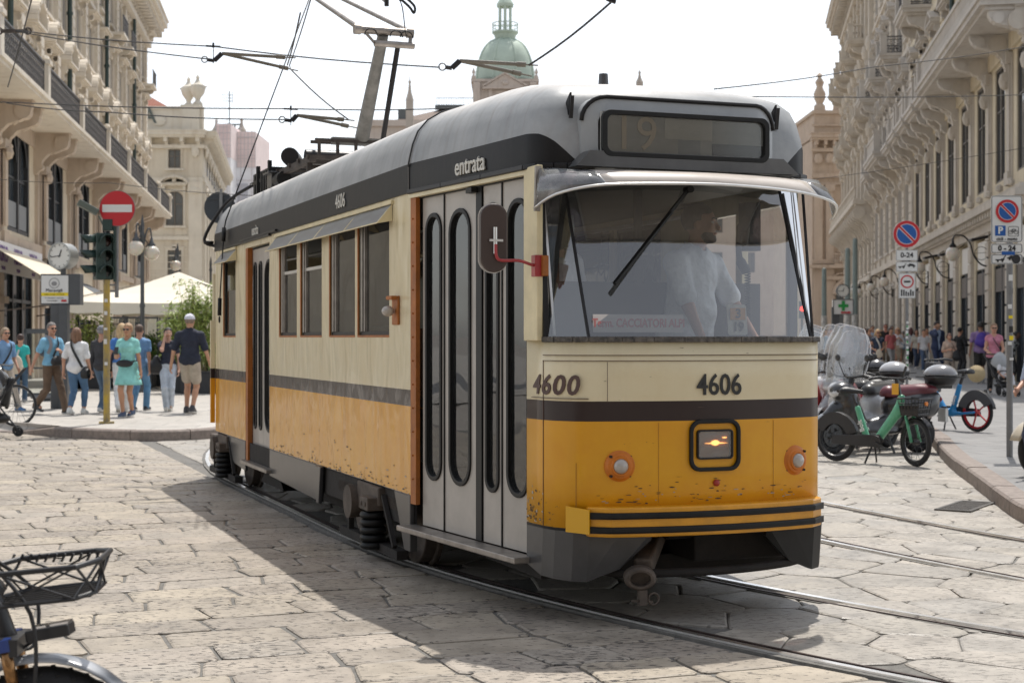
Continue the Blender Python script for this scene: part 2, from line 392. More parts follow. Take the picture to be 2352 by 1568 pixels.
for i in range(-60,75):
    for j in range(-66,90):
        gx=i*.60+(.30 if j%2 else 0)+rnd.uniform(-.2,.2); gy=j*.40+rnd.uniform(-.13,.13)
        x=gx*math.cos(A1)-gy*math.sin(A1)+2; y=gx*math.sin(A1)+gy*math.cos(A1)+8
        if 2.2<y<32 and -6<x<12: sites[(i,j)]=(x,y)
for (i,j),(x,y) in sites.items():
    l=(Vector((x,y,0))-TP); v=l.dot(TX); w=l.dot(TY)
    if v<lrail(w)+.02 or w>21: continue
    poly=[(x-1,y-1),(x+1,y-1),(x+1,y+1),(x-1,y+1)]
    for di in(-2,-1,0,1,2):
        for dj in(-2,-1,0,1,2):
            s=sites.get((i+di,j+dj))
            if s and (di or dj):
                nx,ny=s[0]-x,s[1]-y; L=math.hypot(nx,ny); nx/=L;ny/=L
                poly=clip(poly,nx,ny,((x+s[0])/2)*nx+((y+s[1])/2)*ny)
    dv=-(2.2-w)*2/31 if w<2.2 else 0
    nrm=(-TX+TY*dv).normalized(); q=tw(lrail(w)+.10,w)
    poly=clip(poly,nrm.x,nrm.y,q.x*nrm.x+q.y*nrm.y)
    if len(poly)>2: stone(mb,poly,rnd,gap=.004 if rnd.random()<.75 else .010)
tag(mb.build('road_paving_polygons',m_poly),kind='structure')
# ---- rails
m_rail=M('rail_steel',(.92,.91,.90),.30,metal=1,var=.1,scale=6)
m_groove=M('rail_groove',(.035,.03,.028),.7)
m_rside=M('rail_flange',(.07,.05,.045),.5,metal=.6,var=.3,scale=9)
def ribbon(mb,pts,a,b,z,mi,h=.0):
    vs=[]
    for i,p in enumerate(pts):
        d=(pts[min(i+1,len(pts)-1)]-pts[max(i-1,0)]).normalized(); n=Vector((d.y,-d.x,0))
        vs+= [p+n*a+Vector((0,0,z)),p+n*b+Vector((0,0,z)),p+n*a+Vector((0,0,z-.03)),p+n*b+Vector((0,0,z-.03))]
    for i in range(len(pts)-1):
        o=4*i; k=4*i+4
        mb.add([vs[o],vs[o+1],vs[k+1],vs[k],vs[o+2],vs[o+3],vs[k+3],vs[k+2]],[(0,1,2,3),(0,3,7,4),(1,5,6,2)],mi)
for k,(pts,sgn) in enumerate(zip(RAILS,(1,-1,1,-1))):
    mb=MB()
    ribbon(mb,pts,-.060*sgn,-.022*sgn,.004,3)
    ribbon(mb,pts,-.021*sgn,.020*sgn,.014,0)
    ribbon(mb,pts,.020*sgn,.070*sgn,-.006,1)
    ribbon(mb,pts,.070*sgn,.086*sgn,.009,2)
    ribbon(mb,pts,.087*sgn,.105*sgn,.003,3)
    tag(mb.build('tram_rail',[m_rail,m_groove,m_rside,m_joint]),kind='structure')
# ---- pavements and kerbs
def poly_slab(name,pts,z,mat):
    mb=MB(); n=len(pts); mb.add([(x,y,z) for x,y in pts]+[(x,y,-.05) for x,y in pts],[tuple(range(n))]+[(i,n+i,n+(i+1)%n,(i+1)%n) for i in range(n)])
    return tag(mb.build(name,mat),kind='structure')
def smooth(pts,k=4):
    out=[];n=len(pts)
    for i in range(n-1):
        p0=pts[max(i-1,0)];p1=pts[i];p2=pts[i+1];p3=pts[min(i+2,n-1)]
        for j in range(k):
            t=j/k; out.append(tuple(.5*((2*p1[q])+(-p0[q]+p2[q])*t+(2*p0[q]-5*p1[q]+4*p2[q]-p3[q])*t*t+(-p0[q]+3*p1[q]-3*p2[q]+p3[q])*t**3) for q in range(len(p1))))
    out.append(pts[-1]); return out
KL=smooth([(-14,25.6),(-9.5,24.9),(-7.9,24.1),(-6.8,23.05),(-5.65,22.45),(-4.9,22.5),(-4.4,23.1),(-4.2,24.6),(-3.6,32),(-.5,52),(6,95)])
KR=smooth([(4.05,6),(4.06,10),(4.16,12.3),(4.30,13.33),(4.72,15.65),(5.05,17.5),(5.4,19.2),(6.0,22),(7.0,28),(9.0,40),(14.4,76),(24,150)])
def kerb(pts,side,ztop,drop=None):
    acc=0; seg=[]; Ls=[0]
    for a,b in zip(pts,pts[1:]): Ls.append(Ls[-1]+math.hypot(b[0]-a[0],b[1]-a[1]))
    T=Ls[-1]; s=0; rn=random.Random(5); mb=MB()
    def P(d):
        d=min(max(d,0),T-1e-6)
        for i in range(len(Ls)-1):
            if Ls[i+1]>=d:
                t=(d-Ls[i])/(Ls[i+1]-Ls[i]); a,b=pts[i],pts[i+1]; q=Vector((a[0]+(b[0]-a[0])*t,a[1]+(b[1]-a[1])*t,0)); dd=Vector((b[0]-a[0],b[1]-a[1],0)).normalized(); return q,Vector((-dd.y,dd.x,0))*side
    while s<T-.2:
        L=rn.uniform(.9,1.3); e=min(s+L-.012,T); rings=[]; dz=rn.uniform(-.004,.004)
        for k in range(5):
            q,n=P(s+(e-s)*k/4); zt=ztop+dz
            if drop: zt=min(zt,max(.02,drop(q)))
            rings.append([q+Vector((0,0,-.05)),q+n*0+Vector((0,0,zt-.025)),q+n*.02+Vector((0,0,zt-.004)),q+n*.05+Vector((0,0,zt)),q+n*.21+Vector((0,0,zt)),q+n*.21+Vector((0,0,-.05))])
        mb.loft([[tuple(p) for p in r] for r in rings]); s=e+.012
    return tag(mb.build('kerb',m_kerb,bevel=0),kind='structure')
kerb(KL,1,.152,drop=lambda q:.152 if q.x>-7.0 else .152-(-7.0-q.x)*.13)
kerb(KR,-1,.152)
def inner(pts,side,d):
    out=[]
    for i,p in enumerate(pts):
        a=pts[max(i-1,0)];b=pts[min(i+1,len(pts)-1)]; dx,dy=b[0]-a[0],b[1]-a[1]; L=math.hypot(dx,dy); out.append((p[0]-dy/L*side*d,p[1]+dx/L*side*d))
    return out
ki=[p for p in inner(KL,1,.205) if p[0]>-6.9 or p[1]>26]
# left pavement: ramp on the left, level elsewhere
mb=MB(); front=[p for p in inner(KL,1,.205)]
vs=[(x,y,(.148 if x>-7 else max(.012,.148-(-7-x)*.13))) for x,y in front]; bk=[(-60 if i==0 else x-40-(y-25)*.2,y+ (20 if i<18 else 0),.148) for i,(x,y) in enumerate(front)]
n=len(vs); mb.add(vs+[(x if x>-7 else x,y+1.2,.148) for x,y in front[:]],[])
mb=MB(); pts=[p for p in front if p[0]>-7.05 or p[1]>26]
mb.add([(x,y,.148) for x,y in pts]+[(6,150,.148),(-70,150,.148),(-70,26.3,.148),(-9.8,26.3,.148)],[tuple(range(len(pts)+4))])
tag(mb.build('sidewalk_left',m_walkL),kind='structure')
mb=MB(); pts=[p for p in front if p[0]<=-6.9 and p[1]<26.2]
mb.add([(-70,25.0,.0)]+[(x,y,max(.006,.148-(-7-x)*.13)) for x,y in pts]+[pt+(.148,) for pt in [pts[-1]]][:0]+[(-9.8,26.3,.147),(-70,26.3,.147)],[tuple(range(len(pts)+3))])
tag(mb.build('sidewalk_ramp',m_walkL),kind='structure')
pts=inner(KR,-1,.205)
mb=MB(); mb.add([(x,y,.148) for x,y in pts]+[(80,150,.148),(80,6,.148)],[tuple(range(len(pts)+1,-1,-1))])
tag(mb.build('sidewalk_right',m_walk),kind='structure')
# ---- drain grate by the kerb
m_iron=M('cast_iron',(.10,.095,.09),.55,metal=.5,var=.3,scale=20)
c=gp(2218,1163); t=thing('drain_grate','slotted iron drain grate set in the paving beside the right kerb','drain',(c[0],c[1],0),R(58))
mb=MB(); mb.bb(-.42,.42,-.16,-.13,-.02,.012); mb.bb(-.42,.42,.13,.16,-.02,.012); mb.bb(-.42,-.39,-.13,.13,-.02,.012); mb.bb(.39,.42,-.13,.13,-.02,.012); mb.build('frame',m_iron,t)
mb=MB(); [mb.bb(-.37+i*.052,-.345+i*.052,-.13,.13,-.02,.010) for i in range(15)]; mb.build('bars',m_iron,t)
# ---- wet patches by the scooters
m_wet=M('water_film',(.07,.063,.057),.07,var=.3,scale=5)
def puddle(x,y,a,b,rz,s):
    rn=random.Random(s); n=40; pts=[]; ph=[rn.uniform(0,6.28) for _ in range(5)]
    for i in range(n):
        t=2*math.pi*i/n; r=1+.22*math.sin(2*t+ph[0])+.18*math.sin(3*t+ph[1])+.12*math.sin(5*t+ph[2])+.1*math.sin(9*t+ph[3]); pts.append((a*r*math.cos(t),b*r*math.sin(t)))
    mb=MB(); mb.add([(p[0],p[1],.0) for p in pts]+[(p[0],p[1],-.02) for p in pts],[tuple(range(n))])
    o=mb.build('puddle',m_wet,loc=(*gp(x,y),.0075),rot=(0,0,rz)); return tag(o,kind='structure')
for a in()and((2120,1112,.30,.38,R(20),1),(1990,1088,.45,.30,R(10),2),(2195,1140,.16,.26,R(60),4)): puddle(*a)
# ================= THE TRAM
tram=thing('tram','old yellow and cream tram numbered 4606 with grey roof and raised pantograph','tram',tuple(TP),TH)
VC=1.03; Wd=2*VC
def livery(name,rough=.28,wear=1.0,wave=0.0):
    m,n,b=nmat(name); N=n.nodes.new; L=n.links.new
    tc=N('ShaderNodeTexCoord'); sp=N('ShaderNodeSeparateXYZ'); L(tc.outputs['Object'],sp.inputs[0])
    rp=N('ShaderNodeValToRGB'); rp.color_ramp.interpolation='CONSTANT'; el=rp.color_ramp.elements
    dv=N('ShaderNodeMath'); dv.operation='DIVIDE'; dv.inputs[1].default_value=3.0; L(sp.outputs['Z'],dv.inputs[0]); L(dv.outputs[0],rp.inputs[0])
    cols=[(0,(.045,.045,.047)),(.511/3,(.70,.325,.010)),(1.075/3,(.024,.011,.009)),(1.175/3,(.72,.62,.41))]
    el[0].position=0; el[0].color=(*cols[0][1],1); el[1].position=cols[1][0]; el[1].color=(*cols[1][1],1)
    for p,c in cols[2:]: e=el.new(p); e.color=(*c,1)
    nz=N('ShaderNodeTexNoise'); nz.inputs['Scale'].default_value=2.3; nz.inputs['Detail'].default_value=8; nz.inputs['Roughness'].default_value=.7; L(tc.outputs['Object'],nz.inputs['Vector'])
    mx=N('ShaderNodeMix'); mx.data_type='RGBA'; mx.blend_type='OVERLAY'; mx.inputs['Factor'].default_value=.30; L(rp.outputs[0],mx.inputs['A']); L(nz.outputs['Fac'],mx.inputs['B'])
    # chips and scratches, more of them low down
    mp=N('ShaderNodeMapping'); mp.inputs['Scale'].default_value=(6,6,16); L(tc.outputs['Object'],mp.inputs[0])
    n2=N('ShaderNodeTexNoise'); n2.inputs['Scale'].default_value=2.4; n2.inputs['Detail'].default_value=7; n2.inputs['Roughness'].default_value=.75; L(mp.outputs[0],n2.inputs['Vector'])
    hz=N('ShaderNodeMapRange'); hz.inputs['From Min'].default_value=.45; hz.inputs['From Max'].default_value=.85; hz.inputs['To Min'].default_value=.075*wear; hz.inputs['To Max'].default_value=0; L(sp.outputs['Z'],hz.inputs[0])
    ad=N('ShaderNodeMath'); ad.operation='ADD'; L(n2.outputs['Fac'],ad.inputs[0]); L(hz.outputs[0],ad.inputs[1])
    mr=N('ShaderNodeMapRange'); mr.inputs['From Min'].default_value=.700; mr.inputs['From Max'].default_value=.722; mr.inputs['To Max'].default_value=.85; L(ad.outputs[0],mr.inputs[0])
    ch=N('ShaderNodeMix'); ch.data_type='RGBA'; L(mr.outputs[0],ch.inputs['Factor']); L(mx.outputs['Result'],ch.inputs['A']); ch.inputs['B'].default_value=(.16,.07,.035,1)
    # thin vertical grime runs
    m3=N('ShaderNodeMapping'); m3.inputs['Scale'].default_value=(7,7,.7); L(tc.outputs['Object'],m3.inputs[0])
    n3=N('ShaderNodeTexNoise'); n3.inputs['Scale'].default_value=1; n3.inputs['Detail'].default_value=4; L(m3.outputs[0],n3.inputs['Vector'])
    r3=N('ShaderNodeMapRange'); r3.inputs['From Min'].default_value=.56; r3.inputs['From Max'].default_value=.75; r3.inputs['To Max'].default_value=.16; L(n3.outputs['Fac'],r3.inputs[0])
    gr=N('ShaderNodeMix'); gr.data_type='RGBA'; gr.blend_type='MULTIPLY'; L(r3.outputs[0],gr.inputs['Factor']); L(ch.outputs['Result'],gr.inputs['A']); gr.inputs['B'].default_value=(.45,.38,.32,1)
    L(gr.outputs['Result'],b.inputs['Base Color'])
    b.inputs['Roughness'].default_value=rough; b.inputs['Coat Weight'].default_value=.32 if wave>.2 else .2; b.inputs['Specular IOR Level'].default_value=.35; b.inputs['Coat Roughness'].default_value=.06 if wave else .18
    mw=N('ShaderNodeMapping'); mw.inputs['Scale'].default_value=(2,3.0,1.25); L(tc.outputs['Object'],mw.inputs[0])
    nw=N('ShaderNodeTexNoise'); nw.inputs['Scale'].default_value=1.6; nw.inputs['Detail'].default_value=.9; nw.inputs['Distortion'].default_value=.8; L(mw.outputs[0],nw.inputs['Vector'])
    bp=N('ShaderNodeBump'); bp.inputs['Strength'].default_value=max(wave,.08); bp.inputs['Distance'].default_value=.045; L(nw.outputs['Fac'],bp.inputs['Height'])
    b2=N('ShaderNodeBump'); b2.inputs['Strength'].default_value=.4; b2.inputs['Distance'].default_value=-.002; L(mr.outputs[0],b2.inputs['Height']); b0=N('ShaderNodeBump'); b0.inputs['Strength'].default_value=.12; b0.inputs['Distance'].default_value=.04; L(nw.outputs['Fac'],b0.inputs['Height']); L(b0.outputs[0],b2.inputs['Normal']); L(b2.outputs[0],b.inputs['Normal']); L(bp.outputs[0],b.inputs['Coat Normal'])
    return m
m_live=livery('tram_livery',.38,1.75,.12); m_side=livery('tram_side_livery',.24,1.3,.7)
m_cream=M('cream_paint',(.70,.60,.37),.4,var=.12,scale=5,coat=.2)
m_yel=M('yellow_paint',(.70,.315,.012),.35,var=.15,scale=6,coat=.3,bump=.15,bscale=15)
m_yel2=M('bright_yellow_sticker',(.72,.38,.012),.4)
m_grey=M('grey_skirt_paint',(.045,.045,.047),.35,var=.2,scale=5,coat=.25)
m_blk=M('black_rubber',(.010,.010,.010),.45,var=.3,scale=8,spec=.3)
m_dark=M('dark_frame',(.014,.013,.014),.4,spec=.35)
m_door=M('door_grey_paint',(.39,.355,.315),.42,var=.13,scale=3,coat=.15,bump=.1,bscale=6)
m_org=M('orange_primer',(.34,.105,.014),.5,var=.25,scale=7)
m_steel=M('worn_steel',(.32,.29,.26),.42,metal=.7,var=.25,scale=9)
m_mach=M('dirty_underframe',(.016,.013,.011),.8,var=.4,scale=7,bump=.4,bscale=30)
m_mach2=M('brown_grime_metal',(.085,.066,.052),.72,var=.4,scale=9,bump=.3,bscale=40)
m_alu=M('aluminium_trim',(.70,.69,.67),.3,metal=.8,var=.08)
m_glass=glassmat('tram_glass',(.44,.46,.45),.07,.01,wav=.12,dirt_haze=.04)
m_wind=glassmat('windscreen_glass',(.86,.90,.90),.20,.015,dirt_haze=.12)
m_white=M('white_plastic',(.72,.70,.66),.4)
m_char=M('cream_lettering',(.62,.60,.54),.5)
m_charb=M('black_lettering',(.02,.02,.02),.4)
m_charn=M('brown_lettering',(.07,.03,.022),.4)
m_int=M('interior_panel',(.13,.12,.105),.6,var=.1)
m_intd=M('interior_dark',(.025,.025,.025),.6)
# --- body side walls
WIN=[(.49,1.29),(1.37,2.12),(2.37,3.10),(3.24,3.92)]
holes=[(a,b,1.53,2.36) for a,b in WIN]+[(4.34,5.46,.30,2.38),(5.98,6.66,1.53,2.32)]
mb=MB(); wallgrid(mb,7.13,.511,2.44,holes,.045,(0,0,0),(0,1,0),(-1,0,0)); mb.build('side_wall',m_side,tram)
h2=[(a,b,1.53,2.36) for a,b in WIN]+[(4.1,4.8,1.53,2.36),(5.0,5.7,1.53,2.36),(5.98,6.66,1.53,2.32)]
mb=MB(); wallgrid(mb,7.13,.30,2.44,h2,.045,(Wd,0,0),(0,1,0),(1,0,0)); mb.build('side_wall',m_side,tram)
# far side, tapered part with windows
def seg(p,q):
    d=Vector((q[0]-p[0],q[1]-p[1],0)); L=d.length; d.normalize(); return d,L
pR=(Wd,0); aR=(Wd-.176,-1.574); d,L=seg(pR,aR)
mb=MB(); wallgrid(mb,L,.30,2.44,[(.1,.75,1.53,2.3),(.85,1.5,1.53,2.3)],.045,(*pR,0),d,(1,0,0)); mb.build('side_wall',m_side,tram)
# rear end, rounded in plan and hidden from the front
rear=[(0,7.13),(.05,7.30),(.30,7.62),(VC,7.75),(Wd-.30,7.62),(Wd-.05,7.30),(Wd,7.13)]
mb=MB(); mb.loft([[(x,y,z) for x,y in rear] for z in (.511,1.45)],closed=False); mb.loft([[(x,y,z) for x,y in rear] for z in (2.2,2.44)],closed=False)
for p in rear[1:-1:1]: mb.box((p[0],p[1],1.83),(.1,.06,.75))
mb.build('rear_wall',m_live,tram)
mb=MB(); mb.loft([[(x,y-.02,z) for x,y in rear] for z in (1.45,2.2)],closed=False); mb.build('rear_window',m_glass,tram)
# front corner strip seen beyond the rear corner (rear door leaf edge)
mb=MB(); mb.box((-.02,7.20,1.15),(.045,.05,1.10)); mb.build('rear_corner_flange',m_live,tram)
# orange hems round openings, window frames and glass
def window(a,b,z0,z1,x=-.0,parent=tram,orange=True,gz=None):
    w=MB()
    for (y0,y1,q0,q1) in ((a,a+.022,z0,z1),(b-.022,b,z0,z1),(a+.022,b-.022,z0,z0+.03),(a+.022,b-.022,z1-.03,z1)):
        w.bb(x+.016,x+.042,y0,y1,q0,q1,0)
    if orange: w.bb(x-.003,x+.008,b-.012,b+.010,z0-.01,z1,1); w.bb(x-.0025,x+.006,a,b-.012,z0-.012,z0+.004,1)
    o=w.build('window_frame',[m_dark,m_org],parent,bevel=.003)
    g=MB(); g.bb(x+.026,x+.030,a+.02,b-.02,z0+.03,gz or z1-.03); gg=g.build('glass',m_glass,o); return o
for i,(a,b) in enumerate(WIN):
    o=window(a,b,1.53,2.36,gz=2.08 if i>=2 else None)
    if i>=2:
        s=MB(); s.bb(.012,.028,a+.02,b-.02,2.06,2.085); s.build('sash_bar',m_alu,o)
    if i<2:
        s=MB(); s.bb(.03,.034,a+.03,b-.03,1.72 if i else 1.56,2.10 if i else 1.60); s.build('roller_blind' if i else 'sill_trim',m_int if i else m_alu,o)
    s=MB(); s.bb(.006,.03,b-.10,b-.05,1.56,2.33); s.bb(.01,.03,b-.15,b-.12,1.56,2.33); s.build('slide_rail',m_steel,o)
window(5.98,6.66,1.53,2.32,gz=2.0)
for a,b in WIN[:]+[(4.1,4.8),(5.0,5.7),(5.98,6.66)]: window(a,b,1.53,2.34,Wd-.035,orange=False)
# hinged flaps above the windows
m_flap=glassmat('smoked_flap',(.36,.33,.30),.03,.35,dirt_haze=.45)
def flap(a,b,z=2.40):
    p=[(-.005,a,z),(-.005,b,z),(-.105,b,z-.125),(-.105,a,z-.125)]
    f=MB(); f.add(p,[(0,1,2,3)]); f.add([(x+.004,y,q-.004) for x,y,q in p],[(3,2,1,0)])
    o=f.build('window_flap',m_flap,tram)
    e=MB(); 
    for y in(a,b): e.add([(-.004,y-.012,z),(-.004,y+.012,z),(-.112,y+.012,z-.13),(-.112,y-.012,z-.13),(-.004,y+.012,z-.11),(-.004,y-.012,z-.11)],[(0,1,2,3),(1,4,2),(0,3,5)])
    e.bar((-.105,a,z-.125),(-.105,b,z-.125),.008); e.build('flap_bracket',m_cream,o)
for a,b in((.42,1.30),(1.31,2.22),(2.24,3.12),(3.14,4.02),(5.92,6.72)): flap(a,b)
mb=MB(); mb.bb(-.02,.0,.38,4.05,2.40,2.425); mb.build('drip_rail',m_cream,tram); mb=MB(); mb.bb(-.02,0,5.9,6.75,2.40,2.425); mb.build('drip_rail',m_cream,tram)
mb=MB(); mb.bb(-.03,0,4.25,6.9,2.43,2.45); mb.bb(-.035,-.002,3.95,5.6,2.452,2.468); mb.build('gutter',m_dark,tram)
# --- lower skirts, visible side
mb=MB(); mb.prism([(2.35,.511),(4.32,.511),(4.32,.27),(2.42,.225)],(-.004,0,0),(0,1,0),(0,0,1),(.03,0,0)); mb.prism([(2.30,.511),(2.47,.511),(2.44,.22),(2.36,.22)],(-.03,0,0),(0,1,0),(0,0,1),(.03,0,0))
mb.build('side_skirt',m_grey,tram,bevel=.006); mb=MB()
mb.prism([(0.0,.511),(.36,.511),(.13,.15),(.0,.15)],(-.006,0,0),(0,1,0),(0,0,1),(.05,0,0))
mb.build('side_skirt',m_grey,tram,bevel=.006); mb=MB()
mb.prism([(5.46,.511),(6.45,.511),(6.25,.30),(6.0,.25),(5.46,.22)],(-.004,0,0),(0,1,0),(0,0,1),(.03,0,0))
mb.build('side_skirt',m_grey,tram,bevel=.006)
mb=MB(); mb.bb(.02,.03,0,7.1,.3,.5); mb.bb(.55,.6,0,7.1,.2,.6); mb.bb(.1,Wd-.1,0,7.2,.60,.70); mb.bb(.35,Wd-.35,-1.5,0,.60,.70); mb.bb(.6,1.5,1.0,6.5,.25,.6); mb.build('underframe',m_mach,tram)
# --- doors
def slot_leaf(parent,P0,d,w,z0,z1,s0,s1,sz0,sz1,out,n0=None):
    """door leaf of width w from P0 along d, rubber-edged slot window between s0..s1"""
    P0=Vector((*P0,0)); nrm=Vector(out)
    sw=(s1-s0); cx=(s0+s1)/2; cz=(sz0+sz1)/2; r=sw*.48
    inner_=[(cx+a,cz+b) for a,b in rrect(sw,sz1-sz0,r,6)]
    mb=MB(); N=len(inner_)
    # leaf panel with a rounded hole, stitched to its rectangle
    outer=[]
    for a,b in inner_:
        dx,dy=a-cx,b-cz
        ang=math.atan2(dy,dx)
        # project to rectangle
        hx=[(w-cx) if dx>0 else cx][0]; hz=[(z1-cz) if dy>0 else (cz-z0)][0]
        t=min(hx/abs(dx) if abs(dx)>1e-6 else 1e9,hz/abs(dy) if abs(dy)>1e-6 else 1e9)
        outer.append([cx+dx*t,cz+dy*t])
    for cxr,czr in((0,z0),(w,z0),(w,z1),(0,z1)):
        k=min(range(N),key=lambda i:(outer[i][0]-cxr)**2+(outer[i][1]-czr)**2); outer[k]=[cxr,czr]
    ringprism(mb,outer,inner_,P0-nrm*.03,d,(0,0,1),nrm*.03,0)
    leaf=mb.build('door_leaf',m_door,parent)
    k=MB(); o2=[(cx+a,cz+b) for a,b in rrect(sw+.035,sz1-sz0+.035,r+.017,6)]; i2=[(cx+a,cz+b) for a,b in rrect(sw-.02,sz1-sz0-.02,r-.01,6)]
    ringprism(k,o2,i2,P0-nrm*.02,d,(0,0,1),nrm*.032,0); k.build('window_rubber',m_blk,leaf,bevel=.004)
    g=MB(); g.prism(i2,P0-nrm*.014,d,(0,0,1),nrm*.004); g.build('glass',m_glass,leaf)
    return leaf
PA,LA=seg((0,0),(.176,-1.574)); nA=Vector((-PA.y,PA.x,0)); nA=-nA if nA.x>0 else nA
def q2(q,off=0): v=Vector((0,0,0))+PA*(q*LA)-nA*off; return (v.x,v.y)
fd=thing('front_door','folding front door','door'); del fd['label']; del fd['category']; fd.parent=tram
fd.name='front_door'
IN=.035
for a,b,s0,s1 in((.071,.277,.1136,.245),(.281,.560,.335,.505),(.619,.771,.650,.740),(.775,.995,.822,.972)):
    P0=q2(a,IN); w=(b-a)*LA
    slot_leaf(fd,P0,PA,w,.335,2.40,(s0-a)*LA,(s1-a)*LA,.645,2.275,nA)
mb=MB(); mb.bar((*q2(.59,IN+.005),.335),(*q2(.59,IN+.005),2.40),.075,.03,up=nA); mb.build('door_gap_rubber',m_blk,fd)
mb=MB(); 
for q in(.279,.773): mb.bar((*q2(q,IN+.002),.335),(*q2(q,IN+.002),2.40),.010,.02,up=nA)
mb.bar((*q2(.05,IN-.005),2.405),(*q2(1.0,IN-.005),2.405),.02,.02); mb.box((*q2(.55,IN-.02),2.38),(.05,.1,.03),rz=TH*0); mb.build('door_hinge_strip',m_blk,fd)
mb=MB(); mb.bar((*q2(.030,.01),.46),(*q2(.030,.01),2.405),.085,.03,up=nA)
for i in range(12): mb.cyl((*q2(.03,-.004),.62+i*.15),(*q2(.03,-.014),.62+i*.15),.006,n=6)
mb.build('orange_door_post',m_org,fd,bevel=.002)
mb=MB(); a=Vector((*q2(-.01,-.05),.31)); b_=Vector((*q2(1.02,-.05),.31)); mb.bar(a+nA*-.02,b_+nA*-.02,.13,.035,up=(0,0,1)); mb.build('door_step',m_steel,fd,bevel=.006)
mb=MB(); mb.bar((*q2(0,-.0),2.425),(*q2(1.0,0),2.425),.045,.035,up=nA); mb.build('door_lintel',m_cream,tram)
# rear door
rd=bpy.data.objects.new('rear_door',None); C.objects.link(rd); rd.parent=tram
for y0,w,s0,s1 in((4.34,.50,.09,.41),(4.845,.245,.07,.175),(5.095,.25,.07,.175)):
    slot_leaf(rd,(.05,y0),Vector((0,1,0)),w,.335,2.36,s0,s1,.66,2.22,Vector((-1,0,0)))
mb=MB(); mb.bb(.002,.05,5.36,5.46,.33,2.38); mb.build('orange_door_post',m_org,rd)
mb=MB(); mb.bb(-.05,.08,4.25,5.5,.295,.33); mb.build('door_step',m_steel,rd,bevel=.005)
# --- front shell below the windscreen
def bowpts(wc,wm,v0=.358,n=9):
    out=[]
    for i in range(n):
        t=i/(n-1); v=v0+(Wd-2*v0)*t; out.append((v, wc-(wm)*(1-(2*t-1)**2)))
    return out
def outline(dw=0,shr=0):
    fr=bowpts(-2.0+dw,.11)
    L=[(.176,-1.574),(.196,-1.763),(.225,-1.86+dw*.5),(.29,-1.955+dw)]
    return L+fr+[(Wd-x,y) for x,y in L[::-1]]
ring=outline()
def rr_(pts,z): return [(x,y,z) for x,y in pts]
mb=MB(); mb.loft([rr_(ring,z) for z in(.50,.80,1.10,1.30,1.50)],closed=False)
o=mb.build('front_panel',m_live,tram,smooth=True,edge=50); sm=o.modifiers.new('solid','SOLIDIFY'); sm.thickness=.03; sm.offset=-1
# cream corner posts beside the door
for sx in(0,):
    f=(lambda x:x) if not sx else (lambda x:Wd-x)
    mb=MB(); a=(f(.176),-1.574);b=(f(.196),-1.763)
    mb.bar((a[0],(a[1]+b[1])/2,1.5),(a[0],(a[1]+b[1])/2,2.44),.035,.20,up=(0,1,0)); mb.build('corner_post',m_cream,tram,bevel=.006)
mb=MB(); mb.bar((Wd-.22,-1.58,1.5),(Wd-.22,-1.58,2.44),.03,.05); mb.build('cab_side_post',m_dark,tram)

# seams of the front panel
mb=MB(); 
def seamline(pts,z): 
    for p,q in zip(pts,pts[1:]): mb.bar((p[0],p[1],z),(q[0],q[1],z),.006,.003,up=(0,0,1))
rout=[(x+(-.001 if x<VC else .001),y-.001) for x,y in ring]
seamline(rout[1:-1],1.395); seamline(rout[1:-1],1.425)
mb.bar((.1955,-1.7645,.51),(.1955,-1.7645,1.395),.005,.003); mb.bar((ring[4][0]+.09,-2.024-.012,1.18),(ring[4][0]+.09,-2.024-.012,1.39),.003,.002)
mb.build('panel_seam',m_charn,tram)
# grey front fenders
for sx in(0,1):
    f=(lambda x:x) if not sx else (lambda x:Wd-x)
    mb=MB(); top=[(f(x),y,.505) for x,y in ring[:7]]; 
    zz=[.29,.245,.24,.235,.235,.30,.45]
    bot=[(f(x),y+.03*(i>0),zz[i]) for i,(x,y) in enumerate(ring[:7])]
    mb.loft([bot,top],closed=False); o=mb.build('front_skirt',m_grey if not sx else m_blk,tram); sm=o.modifiers.new('solid','SOLIDIFY'); sm.thickness=.025
# bumper shelf with two rubber strips
def bump(v0,v1,w,z0,z1,name,mat,dep=.14):
    mb=MB(); n=14; o=[];i_=[]
    for k in range(n+1):
        t=k/n; v=v0+(v1-v0)*t; c=1-(2*t-1)**2; e=min(t,1-t)*n; rd=.05*max(0,1-e)**2
        o.append((v,w-.10*c+rd)); i_.append((v,w+dep))
    poly=o+i_[::-1]; mb.prism(poly,(0,0,z0),(1,0,0),(0,1,0),(0,0,z1-z0)); return mb.build(name,mat,tram,bevel=.01)
bump(.345,Wd-.305,-2.075,.478,.635,'bumper',m_yel)
bump(.338,Wd-.298,-2.088,.572,.607,'bumper_rubber',m_blk,.05); bump(.338,Wd-.298,-2.088,.498,.533,'bumper_rubber',m_blk,.05)
mb=MB(); n_=Vector((-.80,-.60,0)).normalized(); 
a=Vector((.262,-1.935,0)); b2=Vector((.347,-2.045,0)); dd=(b2-a).normalized(); mb.prism([(0,.50),((b2-a).length,.495),((b2-a).length,.622),(0,.635)],a+Vector((-.012,-.008,0)),dd,(0,0,1),Vector((.008,.006,0))); mb.build('yellow_patch',m_yel2,tram)
